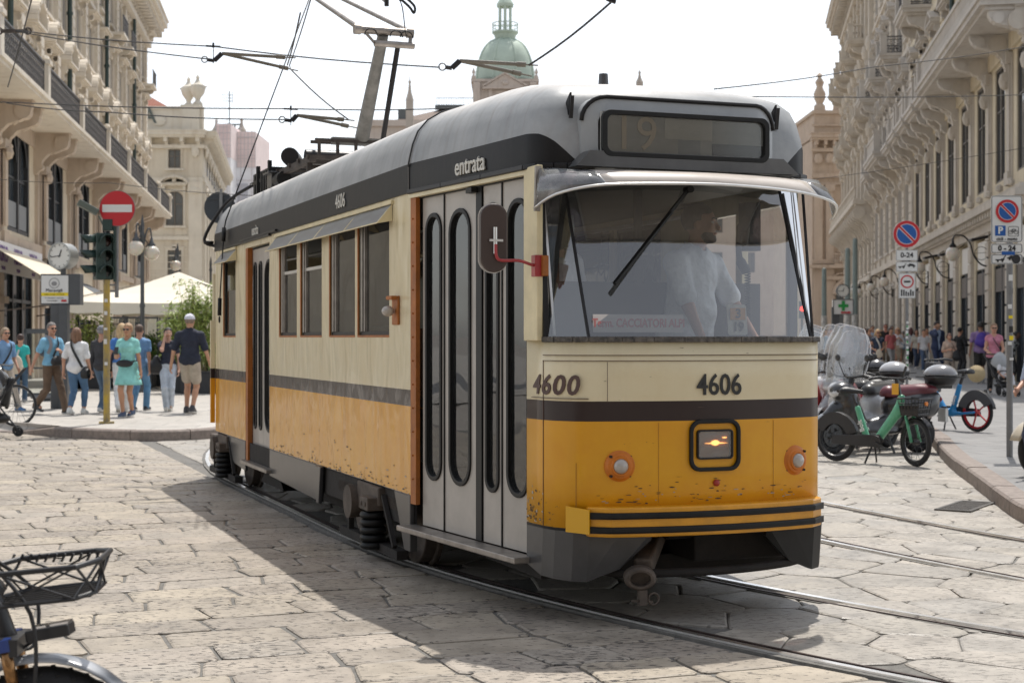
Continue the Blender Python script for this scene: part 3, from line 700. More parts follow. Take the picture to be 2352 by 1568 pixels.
# --- windscreen
bot=bowpts(-2.0,.11); top=[(x,y+.345) for x,y in bot]
zt=2.385
mb=MB(); mb.loft([rr_(bot,1.515),rr_([(a[0]*.5+b[0]*.5,a[1]*.5+b[1]*.5) for a,b in zip(bot,top)],(1.515+zt)/2),rr_(top,zt)],closed=False); mb.build('windscreen',m_wind,tram,smooth=True)
for sx in(0,1):
    f=(lambda x:x) if not sx else (lambda x:Wd-x)
    g=MB(); g.add([(f(.20),-1.77,1.515),(f(.358),-2.0,1.515),(f(.358),-1.655,zt),(f(.21),-1.60,zt)],[(0,1,2,3)]); g.build('quarter_window',m_wind,tram)
    k=MB(); k.bar((f(.358),-2.0,1.515),(f(.358),-1.655,zt),.013,.013); k.build('windscreen_pillar',m_dark,tram)
    w_=.03 if not sx else .012; k=MB(); k.bar((f(.205),-1.775,1.515),(f(.215),-1.68,zt),w_,w_); k.bar((f(.245),-1.80,1.53),(f(.245),-1.62,zt),w_*.45,w_*.45,mi=1); k.build('quarter_window_frame',[m_dark,m_alu],tram)
mb=MB()
for p,q in zip(ring[1:-1],ring[2:-1]): mb.bar((p[0],p[1],1.508),(q[0],q[1],1.508),.028,.03,up=(0,0,1))
mb.build('windscreen_seal',M('perished_rubber',(.03,.028,.026),.7,bump=1,bscale=60,dist=.01,col2=(.16,.14,.12),scale=30),tram,bevel=.005)
mb=MB(); mb.bar((1.36,-1.83,2.36),(1.05,-2.02,1.85),.012,.02); mb.bar((1.06,-1.99,1.94),(.53,-2.055,1.705),.001,.001); mb.build('wiper_arm',m_blk,tram) if False else None
wp=MB(); p0=Vector((1.03,-1.83,2.33)); p1=Vector((.50,-2.005,1.80)); wp.bar(p0,p1,.012,.018); wp.bar(p0+(p1-p0)*.25+Vector((0,-.012,0)),p1+Vector((0,-.008,0)),.022,.012); wp.cyl(p0+Vector((0,.03,0)),p0+Vector((0,-.03,0)),.02); wp.build('wiper',m_blk,tram)
# --- roof
base=[(0,7.13)]+[(0,w) for w in(6.0,5.0,4.0,3.0,2.0,1.0,0)]+[(.06,-.5),(.12,-1.05),(.176,-1.574),(.215,-1.66),(.29,-1.71)]
fr=[(v,y+.29) for v,y in bowpts(-2.02,.10,.36,9)]
half=base
full=half+fr+[(Wd-x,y) for x,y in half[::-1]]
back=[(Wd-.05,7.30),(Wd-.30,7.60),(VC,7.72),(.30,7.60),(.05,7.30)]
full=full+back
prof=[(-.012,2.44),(-.012,2.60),(0,2.66),(.02,2.745),(.055,2.83),(.12,2.905),(.22,2.965),(.38,3.005),(.62,3.04),(.85,3.058),(1.0,3.065)]
rings=[]
for dd_,z in prof:
    a=dd_/1.03; r=[]
    for x,y in full:
        ty=min(max(y,-.75),6.5); fz=0
        if y<-1.2: fz=-.10*min(1,(-1.2-y)/.5)*min(1,max(0,a)*6)
        r.append((x+(VC-x)*a,y+(ty-y)*a*(1.0 if y>0 else 1.0),z+fz*(z-2.6)*1.2))
    rings.append(r)
def roofmat():
    m,n,b=nmat('roof_paint'); N=n.nodes.new; L=n.links.new
    tc=N('ShaderNodeTexCoord'); sp=N('ShaderNodeSeparateXYZ'); L(tc.outputs['Object'],sp.inputs[0])
    mr=N('ShaderNodeMapRange'); mr.interpolation_type='SMOOTHSTEP'; mr.inputs['From Min'].default_value=-1.40; mr.inputs['From Max'].default_value=-1.60; mr.inputs['To Min'].default_value=2.625; mr.inputs['To Max'].default_value=2.40; L(sp.outputs['Y'],mr.inputs[0])
    ax=N('ShaderNodeMath'); ax.operation='SUBTRACT'; ax.inputs[1].default_value=1.03; L(sp.outputs['X'],ax.inputs[0]); ab=N('ShaderNodeMath'); ab.operation='ABSOLUTE'; L(ax.outputs[0],ab.inputs[0])
    m4=N('ShaderNodeMapRange'); m4.interpolation_type='SMOOTHSTEP'; m4.inputs['From Min'].default_value=.50; m4.inputs['From Max'].default_value=.86; m4.inputs['To Min'].default_value=2.40; m4.inputs['To Max'].default_value=2.625; L(ab.outputs[0],m4.inputs[0])
    mxx=N('ShaderNodeMath'); mxx.operation='MAXIMUM'; L(mr.outputs[0],mxx.inputs[0]); L(m4.outputs[0],mxx.inputs[1]); mr=mxx
    gt=N('ShaderNodeMath'); gt.operation='GREATER_THAN'; L(sp.outputs['Z'],gt.inputs[0]); L(mr.outputs[0],gt.inputs[1])
    nz=N('ShaderNodeTexNoise'); nz.inputs['Scale'].default_value=2.5; nz.inputs['Detail'].default_value=8; nz.inputs['Roughness'].default_value=.7; L(tc.outputs['Object'],nz.inputs['Vector'])
    rp=N('ShaderNodeValToRGB'); rp.color_ramp.elements[0].position=.3; rp.color_ramp.elements[0].color=(.27,.285,.295,1); rp.color_ramp.elements[1].position=.65; rp.color_ramp.elements[1].color=(.40,.41,.415,1); L(nz.outputs['Fac'],rp.inputs[0])
    # pale worn top
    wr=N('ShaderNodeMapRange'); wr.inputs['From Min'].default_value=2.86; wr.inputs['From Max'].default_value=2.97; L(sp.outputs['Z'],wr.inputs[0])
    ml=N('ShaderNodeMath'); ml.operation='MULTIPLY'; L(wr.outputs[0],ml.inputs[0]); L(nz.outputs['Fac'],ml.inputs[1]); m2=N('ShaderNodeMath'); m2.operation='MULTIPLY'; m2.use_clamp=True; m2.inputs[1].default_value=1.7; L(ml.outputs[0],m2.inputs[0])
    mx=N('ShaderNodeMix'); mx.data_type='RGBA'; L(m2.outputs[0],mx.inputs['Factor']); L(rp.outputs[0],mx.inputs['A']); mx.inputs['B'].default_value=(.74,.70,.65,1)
    # grime streaks down the flank
    mp=N('ShaderNodeMapping'); mp.inputs['Scale'].default_value=(1,14,.6); L(tc.outputs['Object'],mp.inputs[0])
    n3=N('ShaderNodeTexNoise'); n3.inputs['Scale'].default_value=1.3; n3.inputs['Detail'].default_value=5; L(mp.outputs[0],n3.inputs['Vector'])
    r3=N('ShaderNodeMapRange'); r3.inputs['From Min'].default_value=.5; r3.inputs['From Max'].default_value=.75; r3.inputs['To Max'].default_value=.35; L(n3.outputs['Fac'],r3.inputs[0])
    gr=N('ShaderNodeMix'); gr.data_type='RGBA'; gr.blend_type='MULTIPLY'; L(r3.outputs[0],gr.inputs['Factor']); L(mx.outputs['Result'],gr.inputs['A']); gr.inputs['B'].default_value=(.6,.5,.42,1)
    bd=N('ShaderNodeMix'); bd.data_type='RGBA'; L(gt.outputs[0],bd.inputs['Factor']); L(gr.outputs['Result'],bd.inputs['B'])
    bn=N('ShaderNodeMix'); bn.data_type='RGBA'; L(r3.outputs[0],bn.inputs['Factor']); bn.inputs['A'].default_value=(.011,.010,.010,1); bn.inputs['B'].default_value=(.030,.024,.021,1); L(bn.outputs['Result'],bd.inputs['A'])
    L(bd.outputs['Result'],b.inputs['Base Color']); b.inputs['Specular IOR Level'].default_value=.25; b.inputs['Roughness'].default_value=.45; b.inputs['Coat Weight'].default_value=.0; b.inputs['Coat Roughness'].default_value=.25
    bp=N('ShaderNodeBump'); bp.inputs['Strength'].default_value=.3; bp.inputs['Distance'].default_value=.01; L(nz.outputs['Fac'],bp.inputs['Height']); L(bp.outputs[0],b.inputs['Normal'])
    return m
m_roof=roofmat()
mb=MB(); mb.loft(rings); mb.build('roof',m_roof,tram,smooth=True,edge=40)
mb=MB()
ro=[(x-.016 if x<VC else x+.016,y-.014) for x,y in full[7:7+6+9+6]]
for p,q in zip(ro,ro[1:]): mb.bar((p[0],p[1],2.442),(q[0],q[1],2.442),.035,.03,up=(0,0,1))
mb.build('roof_moulding',m_dark,tram,bevel=.006)
mb=MB()
for s_ in (1,):
    mb.bar((-.014,.0,2.45),(-.014,.0,2.62),.012,.006); mb.tube([(VC+(x-VC)*(1-a_/1.03)-(.008 if x<VC else 0),0.0,z+.004) for (a_,z) in prof[1:] for x in (0,)],.006,6)
mb.build('roof_seam',m_grey,tram)
# destination box
db=bpy.data.objects.new('destination_box',None); C.objects.link(db); db.parent=tram
cv=1.0; gw=1.0
mb=MB()
hood=[(cv+a,2.615+b) for a,b in rrect(gw+.18,.40,.13,6)]
hin=[(cv+a,2.605+b) for a,b in rrect(gw+.02,.25,.06,6)]
hb=[(VC+(a-cv)*1.05+(cv-VC),b) for a,b in hood]
N_=len(hood)
vs=[(a,-1.50,b+.02) for a,b in hb]+[(a,-1.872+.10*abs((a-cv)/.6)**2,b) for a,b in hood]+[(a,-1.880+.08*abs((a-cv)/.6)**2,b) for a,b in hin]+[(a,-1.80,b) for a,b in hin]
fs=[]
for r_ in range(3):
    for i in range(N_): fs.append((r_*N_+i,r_*N_+(i+1)%N_,(r_+1)*N_+(i+1)%N_,(r_+1)*N_+i))
mb.add(vs,fs); mb.build('housing',M('grey_roof_paint',(.34,.355,.365),.33,var=.12,scale=3,coat=.25),db,smooth=True,edge=35)
mb=MB(); mb.prism([(.34,2.43),(1.70,2.43),(1.60,2.515),(.42,2.515)],(0,-1.882,0),(1,0,0),(0,0,1),(0,.2,0)); mb.build('lower_panel',M('dark_grey_panel',(.10,.10,.10),.4,var=.2,scale=5),db)
k=MB(); o2=[(cv+a,2.612+b) for a,b in rrect(gw+.02,.25,.05,6)]; i2=[(cv+a,2.612+b) for a,b in rrect(gw-.04,.20,.04,6)]
ringprism(k,o2,i2,(0,-1.885,0),(1,0,0),(0,0,1),(0,.03,0)); k.build('seal',m_blk,db,bevel=.004)
mb=MB(); mb.bb(cv-gw/2,cv+gw/2,-1.862,-1.858,2.50,2.73); mb.build('glass',glassmat('smoked_glass',(.80,.80,.78),.02,.10,dirt_haze=.10),db)
mb=MB(); mb.bb(cv-gw/2,cv+gw/2,-1.84,-1.83,2.50,2.73,0); mb.bb(.88,1.17,-1.845,-1.840,2.60,2.72,1); mb.bb(1.17,1.49,-1.845,-1.840,2.52,2.585,2); mb.build('roller_blind',[M('blind_grey',(.50,.49,.45),.7,var=.15),M('blind_pale',(.72,.69,.62),.7),m_dark],db)
m_blt=M('blind_letters',(.85,.70,.52),.6)
text('route_number','19',.26,m_blt,db,(.70,-1.848,2.612),(1,0,0),(0,0,1),align='CENTER',sx=1.05)
text('route_name','amburgo',.075,m_blt,db,(1.34,-1.850,2.552),(1,0,0),(0,0,1)) if False else None
mb=MB(); E_=[p for p in hood if p[1]>2.56]; mb.tube([(x_,-1.878+.10*abs((x_-cv)/.6)**2,z_) for x_,z_ in E_],.012,6); mb.build('hood_edge',m_dark,db,smooth=True)
# hood hooks
for x in(.36,1.63):
    mb=MB(); mb.add([(x,-1.72,2.72),(x,-1.62,2.74),(x,-1.74,2.84),(x+.012,-1.72,2.72),(x+.012,-1.62,2.74),(x+.012,-1.74,2.84)],[(0,1,2),(5,4,3),(0,2,5,3),(1,4,5,2),(0,3,4,1)]); mb.bar((x+.006,-1.74,2.70),(x+.006,-1.76,2.82),.012,.02); mb.build('roof_hook',m_dark,tram)
# sun visor over the windscreen
tp=[(.17,-1.77),(.24,-1.795),(.36,-1.80),(.60,-1.84),(VC,-1.865),(Wd-.60,-1.84),(Wd-.36,-1.80),(Wd-.24,-1.795),(Wd-.17,-1.77)]
lp=[(.135,-1.79,2.205),(.19,-1.95,2.265),(.36,-2.08,2.305),(.62,-2.14,2.318),(VC,-2.18,2.325),(Wd-.62,-2.14,2.315),(Wd-.36,-2.07,2.295),(Wd-.16,-1.95,2.26),(Wd-.09,-1.80,2.20)]
T3=smooth([(x,y,2.415) for x,y in tp],4); L3=smooth(lp,4)
M3=[((a[0]+b[0])/2,(a[1]+b[1])/2-.02,(a[2]+b[2])/2+.025) for a,b in zip(T3,L3)]
def vis(i0,i1,mat,name):
    mb=MB(); mb.loft([T3[i0:i1],M3[i0:i1],L3[i0:i1]],closed=False); o=mb.build(name,mat,visor,smooth=True); s_=o.modifiers.new('solid','SOLIDIFY'); s_.thickness=.006
visor=bpy.data.objects.new('visor',None); C.objects.link(visor); visor.parent=tram
vis(0,10,glassmat('tinted_visor',(.55,.50,.52),.12,.12,dirt_haze=.45),'tinted_end'); vis(9,25,M('visor_cream',(.60,.54,.48),.3,var=.08,coat=.3),'visor_panel'); vis(24,33,glassmat('tinted_visor_right',(.50,.36,.33),.12,.12,dirt_haze=.4),'tinted_end')
mb=MB(); mb.tube(L3,.008,6); mb.tube([T3[9],M3[9],L3[9]],.007,6); mb.tube([T3[24],M3[24],L3[24]],.007,6); mb.build('visor_rim',m_alu,visor,smooth=True)
mb=MB(); mb.bar((.155,-1.775,2.19),(.165,-1.765,2.43),.02,.03); mb.build('visor_strap',m_steel,visor)
# --- lamps on the front
def fw(v): t=(v-.358)/(Wd-.716); return -2.0-.11*(1-(2*t-1)**2)
hl=bpy.data.objects.new('headlight',None); C.objects.link(hl); hl.parent=tram
hv,hz_=1.04,.95; y=fw(hv)
k=MB(); ringprism(k,rrect(.305,.275,.06),rrect(.262,.232,.045),(hv,y-.016,hz_-.005),(1,0,0),(0,0,1),(0,.02,0)); k.build('outer_ring',m_blk,hl,bevel=.006)
k=MB(); ringprism(k,rrect(.216,.158,.02),rrect(.196,.138,.014),(hv,y-.014,hz_),(1,0,0),(0,0,1),(0,.02,0)); k.build('rim',m_dark,hl,bevel=.003)
m_refl=M('lamp_reflector',(.55,.53,.50),.25,metal=.9,bump=.8,bscale=30,dist=.02)
k=MB(); k.bb(hv-.098,hv+.098,y+.004,y+.012,hz_-.069,hz_+.069); k.build('reflector',m_refl,hl)
def emit(name,col,st):
    m,n,b=nmat(name); b.inputs['Emission Color'].default_value=(*col,1); b.inputs['Emission Strength'].default_value=st; b.inputs['Base Color'].default_value=(*col,1); return m
k=MB(); k.sph((hv+.004,y+.0,hz_+.008),.018,10,sc=(1.6,.2,.9)); k.sph((hv+.01,y+.0,hz_+.006),.02,10,sc=(3.6,.15,.22)); k.sph((hv+.06,y+.0,hz_+.035),.014,8,sc=(1.2,.2,.35)); k.build('bulb',emit('lit_filament',(1,.50,.14),3.0),hl,smooth=True)
k=MB(); k.bb(hv-.098,hv+.098,y-.006,y-.002,hz_-.069,hz_+.069)
k.build('lens',glassmat('ribbed_lens',(.75,.70,.64),.10,.25,wav=.8,dirt_haze=.25),hl)
m_amb=M('amber_rim',(.56,.16,.008),.45,var=.15,scale=12); m_lens=M('lamp_globe',(.42,.38,.34),.12,coat=.6,spec=.8)
for v in(.515,Wd-.515+.03):
    a=bpy.data.objects.new('side_light',None); C.objects.link(a); a.parent=tram; y=fw(v); nx=(-.18 if v<VC else .18)
    ax=Vector((nx,-1,0)).normalized(); o=Vector((v,y+.005,.845))
    k=MB(); k.lathe([(.082,-.01),(.082,.008),(.070,.016),(.066,.024),(.054,.028),(.050,.036),(.040,.036),(.040,.02)],o,ax,28); k.build('amber_ring',m_amb,a,smooth=True,edge=30)
    k=MB(); [k.cyl(o+Vector((.075*math.cos(t),-.004,.075*math.sin(t))),o+Vector((.075*math.cos(t),-.02,.075*math.sin(t))),.007,n=8) for t in(.7,2.4,3.9,5.5)]; k.build('screw',m_dark,a)
    k=MB(); k.lathe([(.0405,.02),(.038,.040),(.026,.052),(.0,.056)],o,ax,20); k.build('globe',m_lens,a,smooth=True)
mb=MB(); mb.lathe([(.018,0),(.018,.012),(.012,.02),(0,.022)],(1.048,fw(1.05),.745),(0,-1,0),14); mb.build('red_button',M('red_knob',(.35,.03,.02),.4),tram,smooth=True)
rc=random.Random(21); m_chip=M('bare_chipped_metal',(.07,.04,.025),.7,var=.5,scale=30); m_chip2=M('pale_primer_chip',(.42,.36,.28),.6)
mb=MB()
def chip(c,ex,w,h,mi):
    ex=Vector(ex); n=7; pts=[(w*(.5+rc.uniform(-.15,.15))*math.cos(6.283*k/n),h*(.5+rc.uniform(-.2,.2))*math.sin(6.283*k/n)) for k in range(n)]
    nn=Vector((ex.y,-ex.x,0)); nn=-nn if (nn.y>0 and abs(ex.x)>.5) or (nn.x>0 and abs(ex.x)<.5) else nn
    mb.add([Vector(c)+ex*a+Vector((0,0,b))+nn*.0022 for a,b in pts],[tuple(range(n))],mi)
for i in range(70):
    v=rc.uniform(.40,1.66); z=.645+abs(rc.gauss(0,.05)); chip((v,fw(v),z),(1,0,0),rc.uniform(.004,.05)*(1 if z<.68 else .7),rc.uniform(.002,.007),0 if rc.random()<.7 else 1)
for i in range(26):
    v=rc.uniform(.40,1.66); chip((v,fw(v),rc.uniform(.7,1.5)),(1,0,0),rc.uniform(.005,.06),rc.uniform(.001,.003),0)
for i in range(40): chip((.176+.020*(j:=rc.random()),-1.574-.189*j,.515+abs(rc.gauss(0,.08))),(.105,-.994,0),rc.uniform(.004,.02),rc.uniform(.004,.02),rc.choice((0,0,1)))
for i in range(150):
    w=rc.uniform(.02,4.3); z=.515+abs(rc.gauss(0,.03 if rc.random()<.7 else .12)); chip((0,w,z),(0,1,0),rc.uniform(.006,.06),rc.uniform(.003,.012),0 if rc.random()<.8 else 1)
o=mb.build('paint_chips',[m_chip,m_chip2],tram); o['kind']='stuff'
mb=MB()
for v in(.72,1.42): mb.bar((v,fw(v)-.0008,.65),(v,fw(v)-.0008,1.07),.0016,.0015)
mb.bar((.30,-1.965,.60),(.30,-1.965,.86),.002,.003); mb.build('front_seam',M('faint_seam',(.38,.18,.02),.6),tram)
# numbers and words
text('fleet_number','4606',.158,m_charb,tram,(1.068,fw(1.07)-.0045,1.262),(1,0,0),(0,0,1),bold=.0015,sx=.86,ext=.003)
dC=Vector((.358-.196,-2.0+1.763,0)).normalized()
# class number across the corner: set out glyph by glyph on the facets
for ch,sx_ in(('4',.045),('6',.140),('0',.235),('0',.325)):
    # arc along ring from the door post
    pts=[Vector((*p,0)) for p in ring[0:8]]; d_=sx_+.075
    for p,q in zip(pts,pts[1:]):
        L=(q-p).length
        if d_<=L: pos=p+(q-p)*(d_/L); dr=(q-p).normalized(); break
        d_-=L
    nn=Vector((dr.y,-dr.x,0)); nn=-nn if nn.y>0 else nn
    text('class_number',ch,.145,m_charn,tram,tuple(pos+nn*.0048+Vector((0,0,1.262))),dr,(0,0,1),bold=.003,sx=1.12,shear=.18,ext=.002)
mb=MB(); pts=[Vector((*p,1.197))+Vector((-.003,-.003,0)) for p in ring[0:8]]; pts[0]=pts[0]+(pts[1]-pts[0])*.35
for p,q in zip(pts[:4],pts[1:5]): mb.bar(p,q,.013,.003,up=(0,0,1))
mb.build('class_number_underline',m_charn,tram)
text('side_number','4606',.15,m_char,tram,(-.02,1.72,2.525),(0,-1,0),(0,0,1),bold=.0,sx=.95)
text('exit_word','uscita',.14,m_char,tram,(-.02,4.9,2.52),(0,-1,0),(0,0,1),bold=.0,sx=.95)
bd=Vector((.055,-.5,0)).normalized()
text('entrance_word','entrata',.150,m_char,tram,(.082,-.90,2.525),(.115,-.99,0),(0,0,1),bold=.0015,sx=.92,ext=.004)
# move the word clear of the band
# --- mirror, side lamp
mr=bpy.data.objects.new('door_mirror',None); C.objects.link(mr); mr.parent=tram
mc=Vector((-.075,-1.72,2.045))
k=MB(); k.prism(rrect(.15,.365,.074,8),mc+Vector((0,-.02,0)),(.985,-.17,0),(0,0,1),(.01,.045,0)); k.build('mirror_back',M('brown_mirror_shell',(.055,.035,.03),.3,coat=.4),mr,bevel=.01,seg=3)
k=MB(); ringprism(k,rrect(.158,.373,.077,8),rrect(.146,.361,.071,8),mc+Vector((.004,.008,0)),(.985,-.17,0),(0,0,1),(.005,.022,0)); k.build('mirror_rim',m_alu,mr)
m_red=M('red_paint',(.36,.025,.03),.32,coat=.4,var=.15,scale=12)
k=MB(); k.tube(smooth([(-.075,-1.765,2.01),(-.073,-1.77,1.95),(-.05,-1.775,1.925),(.05,-1.78,1.925),(.13,-1.76,1.905),(.17,-1.74,1.905)],4),.009,8); k.box((.168,-1.745,1.90),(.045,.06,.115)); k.build('mirror_arm',m_red,mr,bevel=.004)
k=MB(); k.cyl((-.075,-1.76,1.96),(-.075,-1.76,2.10),.010,n=8); k.bar((-.11,-1.765,2.03),(-.035,-1.765,2.03),.012); k.build('mirror_clamp',m_alu,mr)
k=MB(); k.bb(.180,.215,-1.80,-1.73,1.845,1.955); k.build('bracket_plate',m_org,mr,bevel=.006)
sl_=bpy.data.objects.new('indicator_lamp',None); C.objects.link(sl_); sl_.parent=tram
k=MB(); k.bb(-.018,0,.24,.37,1.60,1.79); k.bb(-.06,-.018,.24,.37,1.765,1.79); k.build('lamp_bracket',m_org,sl_,bevel=.006)
k=MB(); k.sph((-.065,.30,1.69),.036,14,sc=(1.2,1,1)); k.build('lamp_globe',m_lens,sl_,smooth=True)
# --- running gear
def bogie(w0):
    b=bpy.data.objects.new('bogie',None); C.objects.link(b); b.parent=tram; b.location=(0,w0,0)
    for s in(0,1):
        x=.16 if not s else Wd-.16
        for dy in(-.62,.62):
            k=MB(); k.cyl((x+(.10 if not s else -.10),dy,.30),(x+(.0 if not s else 0),dy,.30),.29,n=32); k.cyl((x+(.12 if not s else -.12),dy,.30),(x+(.08 if not s else -.08),dy,.30),.32,n=32); k.build('wheel',m_mach2,b,bevel=.01)
    for x in(.02,Wd-.10):
        k=MB(); k.bb(x,x+.08,-.85,.85,.36,.46); k.bb(x-.03,x+.05,-.16,.20,.30,.50); k.bb(x-.05,x+.03,-.42,-.16,.37,.50); k.build('side_frame',m_mach2,b,bevel=.012)
        k=MB(); k.lathe([(.0,-.06),(.10,-.06),(.115,-.04),(.12,0),(.12,.05)],(x-.03,.28,.34),(-1,0,0),24); [k.cyl((x-.02,.28+.095*math.cos(t),.34+.095*math.sin(t)),(x-.05,.28+.095*math.cos(t),.34+.095*math.sin(t)),.012,n=6) for t in range(0,6)]; k.build('axle_box',m_mach2,b,smooth=True,edge=30)
        for dy in(-.30,):
            k=MB(); 
            for i in range(5): k.torus((x-.05,dy,.10+i*.052),.068,.026,n=24,m=8)
            k.cyl((x-.05,dy,.08),(x-.05,dy,.34),.05,n=14); k.build('rubber_spring',m_blk,b,smooth=True)
        k=MB(); k.bb(x-.12,x+.04,-.40,-.20,.34,.43); k.cyl((x-.13,-.35,.385),(x-.10,-.35,.385),.02,n=6); k.cyl((x-.13,-.25,.385),(x-.10,-.25,.385),.02,n=6); k.build('spring_bracket',m_mach2,b,bevel=.008)
        k=MB(); k.bb(x-.02,x+.02,.46,.50,.10,.36); k.bar((x-.02,-.45,.45),(x-.03,-.75,.14),.03); k.bb(x-.03,x+.05,-.8,.7,.06,.12); k.build('track_brake',m_mach,b)
    return b
b1=bogie(1.08); b2_=copytree(b1,tram,loc=(0,6.75,0))
# --- under the front
mb=MB(); mb.tube(smooth([(.42,-1.72,.30),(.50,-1.95,.275),(.80,-2.05,.27),(1.25,-2.05,.27),(1.62,-2.0,.29),(1.72,-1.93,.34),(1.74,-1.90,.47)],4),.024,8); mb.build('life_guard_pipe',m_mach,tram,smooth=True)
mb=MB(); mb.bar((1.0,-1.55,.47),(.66,-2.02,.30),.10,.10); mb.build('coupler_bar',m_mach2,tram,bevel=.015)
k=MB(); k.lathe([(.05,-.03),(.085,0),(.085,.06),(.07,.075),(.055,.075),(.055,.03),(0,.03)],(.62,-2.06,.265),Vector((-.35,-1,-.1)).normalized(),20,sc=(1,.72)); k.bar((.62,-2.10,.20),(.62,-2.10,.12),.04); k.torus((.68,-2.11,.15),.03,.006,ax=(0,1,0),n=16,m=6); k.bar((.56,-2.10,.145),(.68,-2.10,.135),.012); k.build('coupler_head',m_mach2,tram,smooth=True,edge=35)
mb=MB(); mb.bb(1.05,1.62,-1.86,-1.4,.29,.50); mb.bb(.35,1.0,-1.5,-.9,.25,.5); mb.bb(.3,1.75,-1.7,-1.2,.42,.60); mb.cyl((.9,-1.80,.46),(1.6,-1.84,.47),.05); mb.build('equipment_box',m_mach,tram,bevel=.01)
mb=MB(); mb.bar((.40,-1.6,.30),(.45,-.6,.22),.06); mb.bb(.45,.7,-.9,-.5,.15,.35); mb.bb(.3,.55,-1.2,-.4,.20,.30); mb.build('sand_pipe',m_mach,tram)
mb=MB(); mb.bb(.25,Wd-.25,-1.6,.1,.20,.30); mb.bb(.25,Wd-.25,2.1,5.6,.14,.25); mb.build('under_light_block',m_mach,tram); mb=MB(); mb.add([(.12,4.3,.13),(.12,5.3,.13),(.12,5.1,.26),(.12,4.5,.26),(.5,4.3,.13),(.5,5.3,.13)],[(0,1,2,3),(0,4,5,1)]); mb.build('under_guard',m_mach,tram)  # wide low boxes added beneath the floor to block light; then the guard
# --- roof gear
mb=MB(); mb.bb(.45,1.6,6.45,7.35,3.02,3.30); mb.bb(.42,.46,6.4,6.45,3.0,3.36); mb.bb(.42,.46,7.0,7.05,3.0,3.36)
[mb.bb(.44,.449,6.5+i*.12,6.55+i*.12,3.06,3.28) for i in range(7)]
mb.cyl((.48,5.9,3.12),(.48,6.4,3.12),.08,n=16); mb.bb(.44,.60,6.9,7.5,3.18,3.22); mb.build('resistor_box',m_blk,tram,bevel=.01)
mb=MB(); mb.bb(.40,.75,6.15,6.38,3.02,3.20); mb.bb(.36,.80,6.12,6.40,3.195,3.215); mb.build('fuse_box',m_grey,tram,bevel=.006)
pg=bpy.data.objects.new('pantograph',None); C.objects.link(pg); pg.parent=tram
m_pg=M('pantograph_paint',(.20,.195,.18),.5,var=.3,scale=9); m_rust=M('rusty_frame',(.06,.048,.040),.75,var=.5,scale=12)
mb=MB()
for x in(.50,1.55): mb.bar((x,4.75,3.20),(x,6.2,3.20),.06,.06); mb.bar((x,4.9,3.0),(x,4.9,3.20),.05); mb.bar((x,6.1,3.0),(x,6.1,3.20),.05)
for y in(4.8,5.2,5.6,6.15): mb.bar((.45,y,3.22),(1.6,y,3.22),.05,.04)
for i in range(5): mb.bar((.60+i*.18,4.92,3.22),(.60+i*.18,4.92,3.40),.028); 
mb.bar((.56,4.92,3.40),(1.40,4.92,3.40),.03); mb.bar((.56,5.10,3.40),(1.40,5.10,3.40),.03)
mb.build('base_frame',m_rust,pg)
k=MB(); k.cyl((.5,5.75,3.33),(.62,6.1,3.33),.09,n=18); k.cyl((.6,5.5,3.30),(1.2,5.5,3.30),.075,n=18); k.build('air_cylinder',m_dark,pg,smooth=True,edge=30)
low0=Vector((VC,4.95,3.44)); low1=Vector((VC,4.22,4.30))
k=MB(); k.cyl(low0,low1,.070,.050,n=18); k.bar((VC-.30,4.95,3.40),(VC+.30,4.95,3.40),.07); k.build('lower_arm',m_pg,pg,smooth=True,edge=30)
k=MB(); k.cyl((VC+.12,4.75,3.22),(VC+.16,4.28,4.22),.025,n=10); k.build('control_rod',m_dark,pg,smooth=True,edge=30)
k=MB(); k.cyl((VC-.26,4.20,4.33),(VC+.26,4.20,4.33),.038,n=16); k.cyl((VC-.28,4.20,4.33),(VC-.22,4.20,4.33),.048,n=16); k.cyl((VC+.22,4.20,4.33),(VC+.28,4.20,4.33),.048,n=16)
k.cyl((VC-.10,4.16,4.205),(VC+.28,4.16,4.205),.030,n=14); k.bar((VC-.2,4.2,4.33),(VC-.1,4.16,4.21),.025); k.bar((VC+.26,4.2,4.33),(VC+.24,4.16,4.21),.03); k.build('knee_tube',m_steel,pg,smooth=True,edge=30)
k=MB(); k.cyl((VC-.24,4.24,4.36),(VC-.14,6.95,5.30),.026,.02,n=10); k.cyl((VC+.24,4.24,4.36),(VC+.02,6.95,5.34),.022,.018,n=10); k.build('upper_arm',m_steel,pg,smooth=True,edge=30)
k=MB(); k.bar((VC-.62,6.9,5.36),(VC+.62,6.9,5.36),.06,.03); k.bar((VC-.62,7.2,5.36),(VC+.62,7.2,5.36),.06,.03)
for sg in(-1,1): k.tube(smooth([(VC+sg*.62,6.9,5.36),(VC+sg*.78,6.95,5.33),(VC+sg*.86,7.05,5.24),(VC+sg*.78,7.15,5.33),(VC+sg*.62,7.2,5.36)],3),.014,6)
k.build('contact_head',m_steel,pg)
for i,(a,b) in enumerate((((VC-.22,4.2,4.36),(VC-.12,4.2,4.40)),((VC+.0,4.17,4.24),(VC+.02,4.17,4.24)))): pass
k=MB()
for cx in(VC-.14,VC+.1,VC+.2): k.tube([(cx+.06*math.cos(t),4.13,4.27+.06*math.sin(t)) for t in np.linspace(0,3.14,10)],.006,6)
k.build('earth_strap',m_blk,pg,smooth=True)
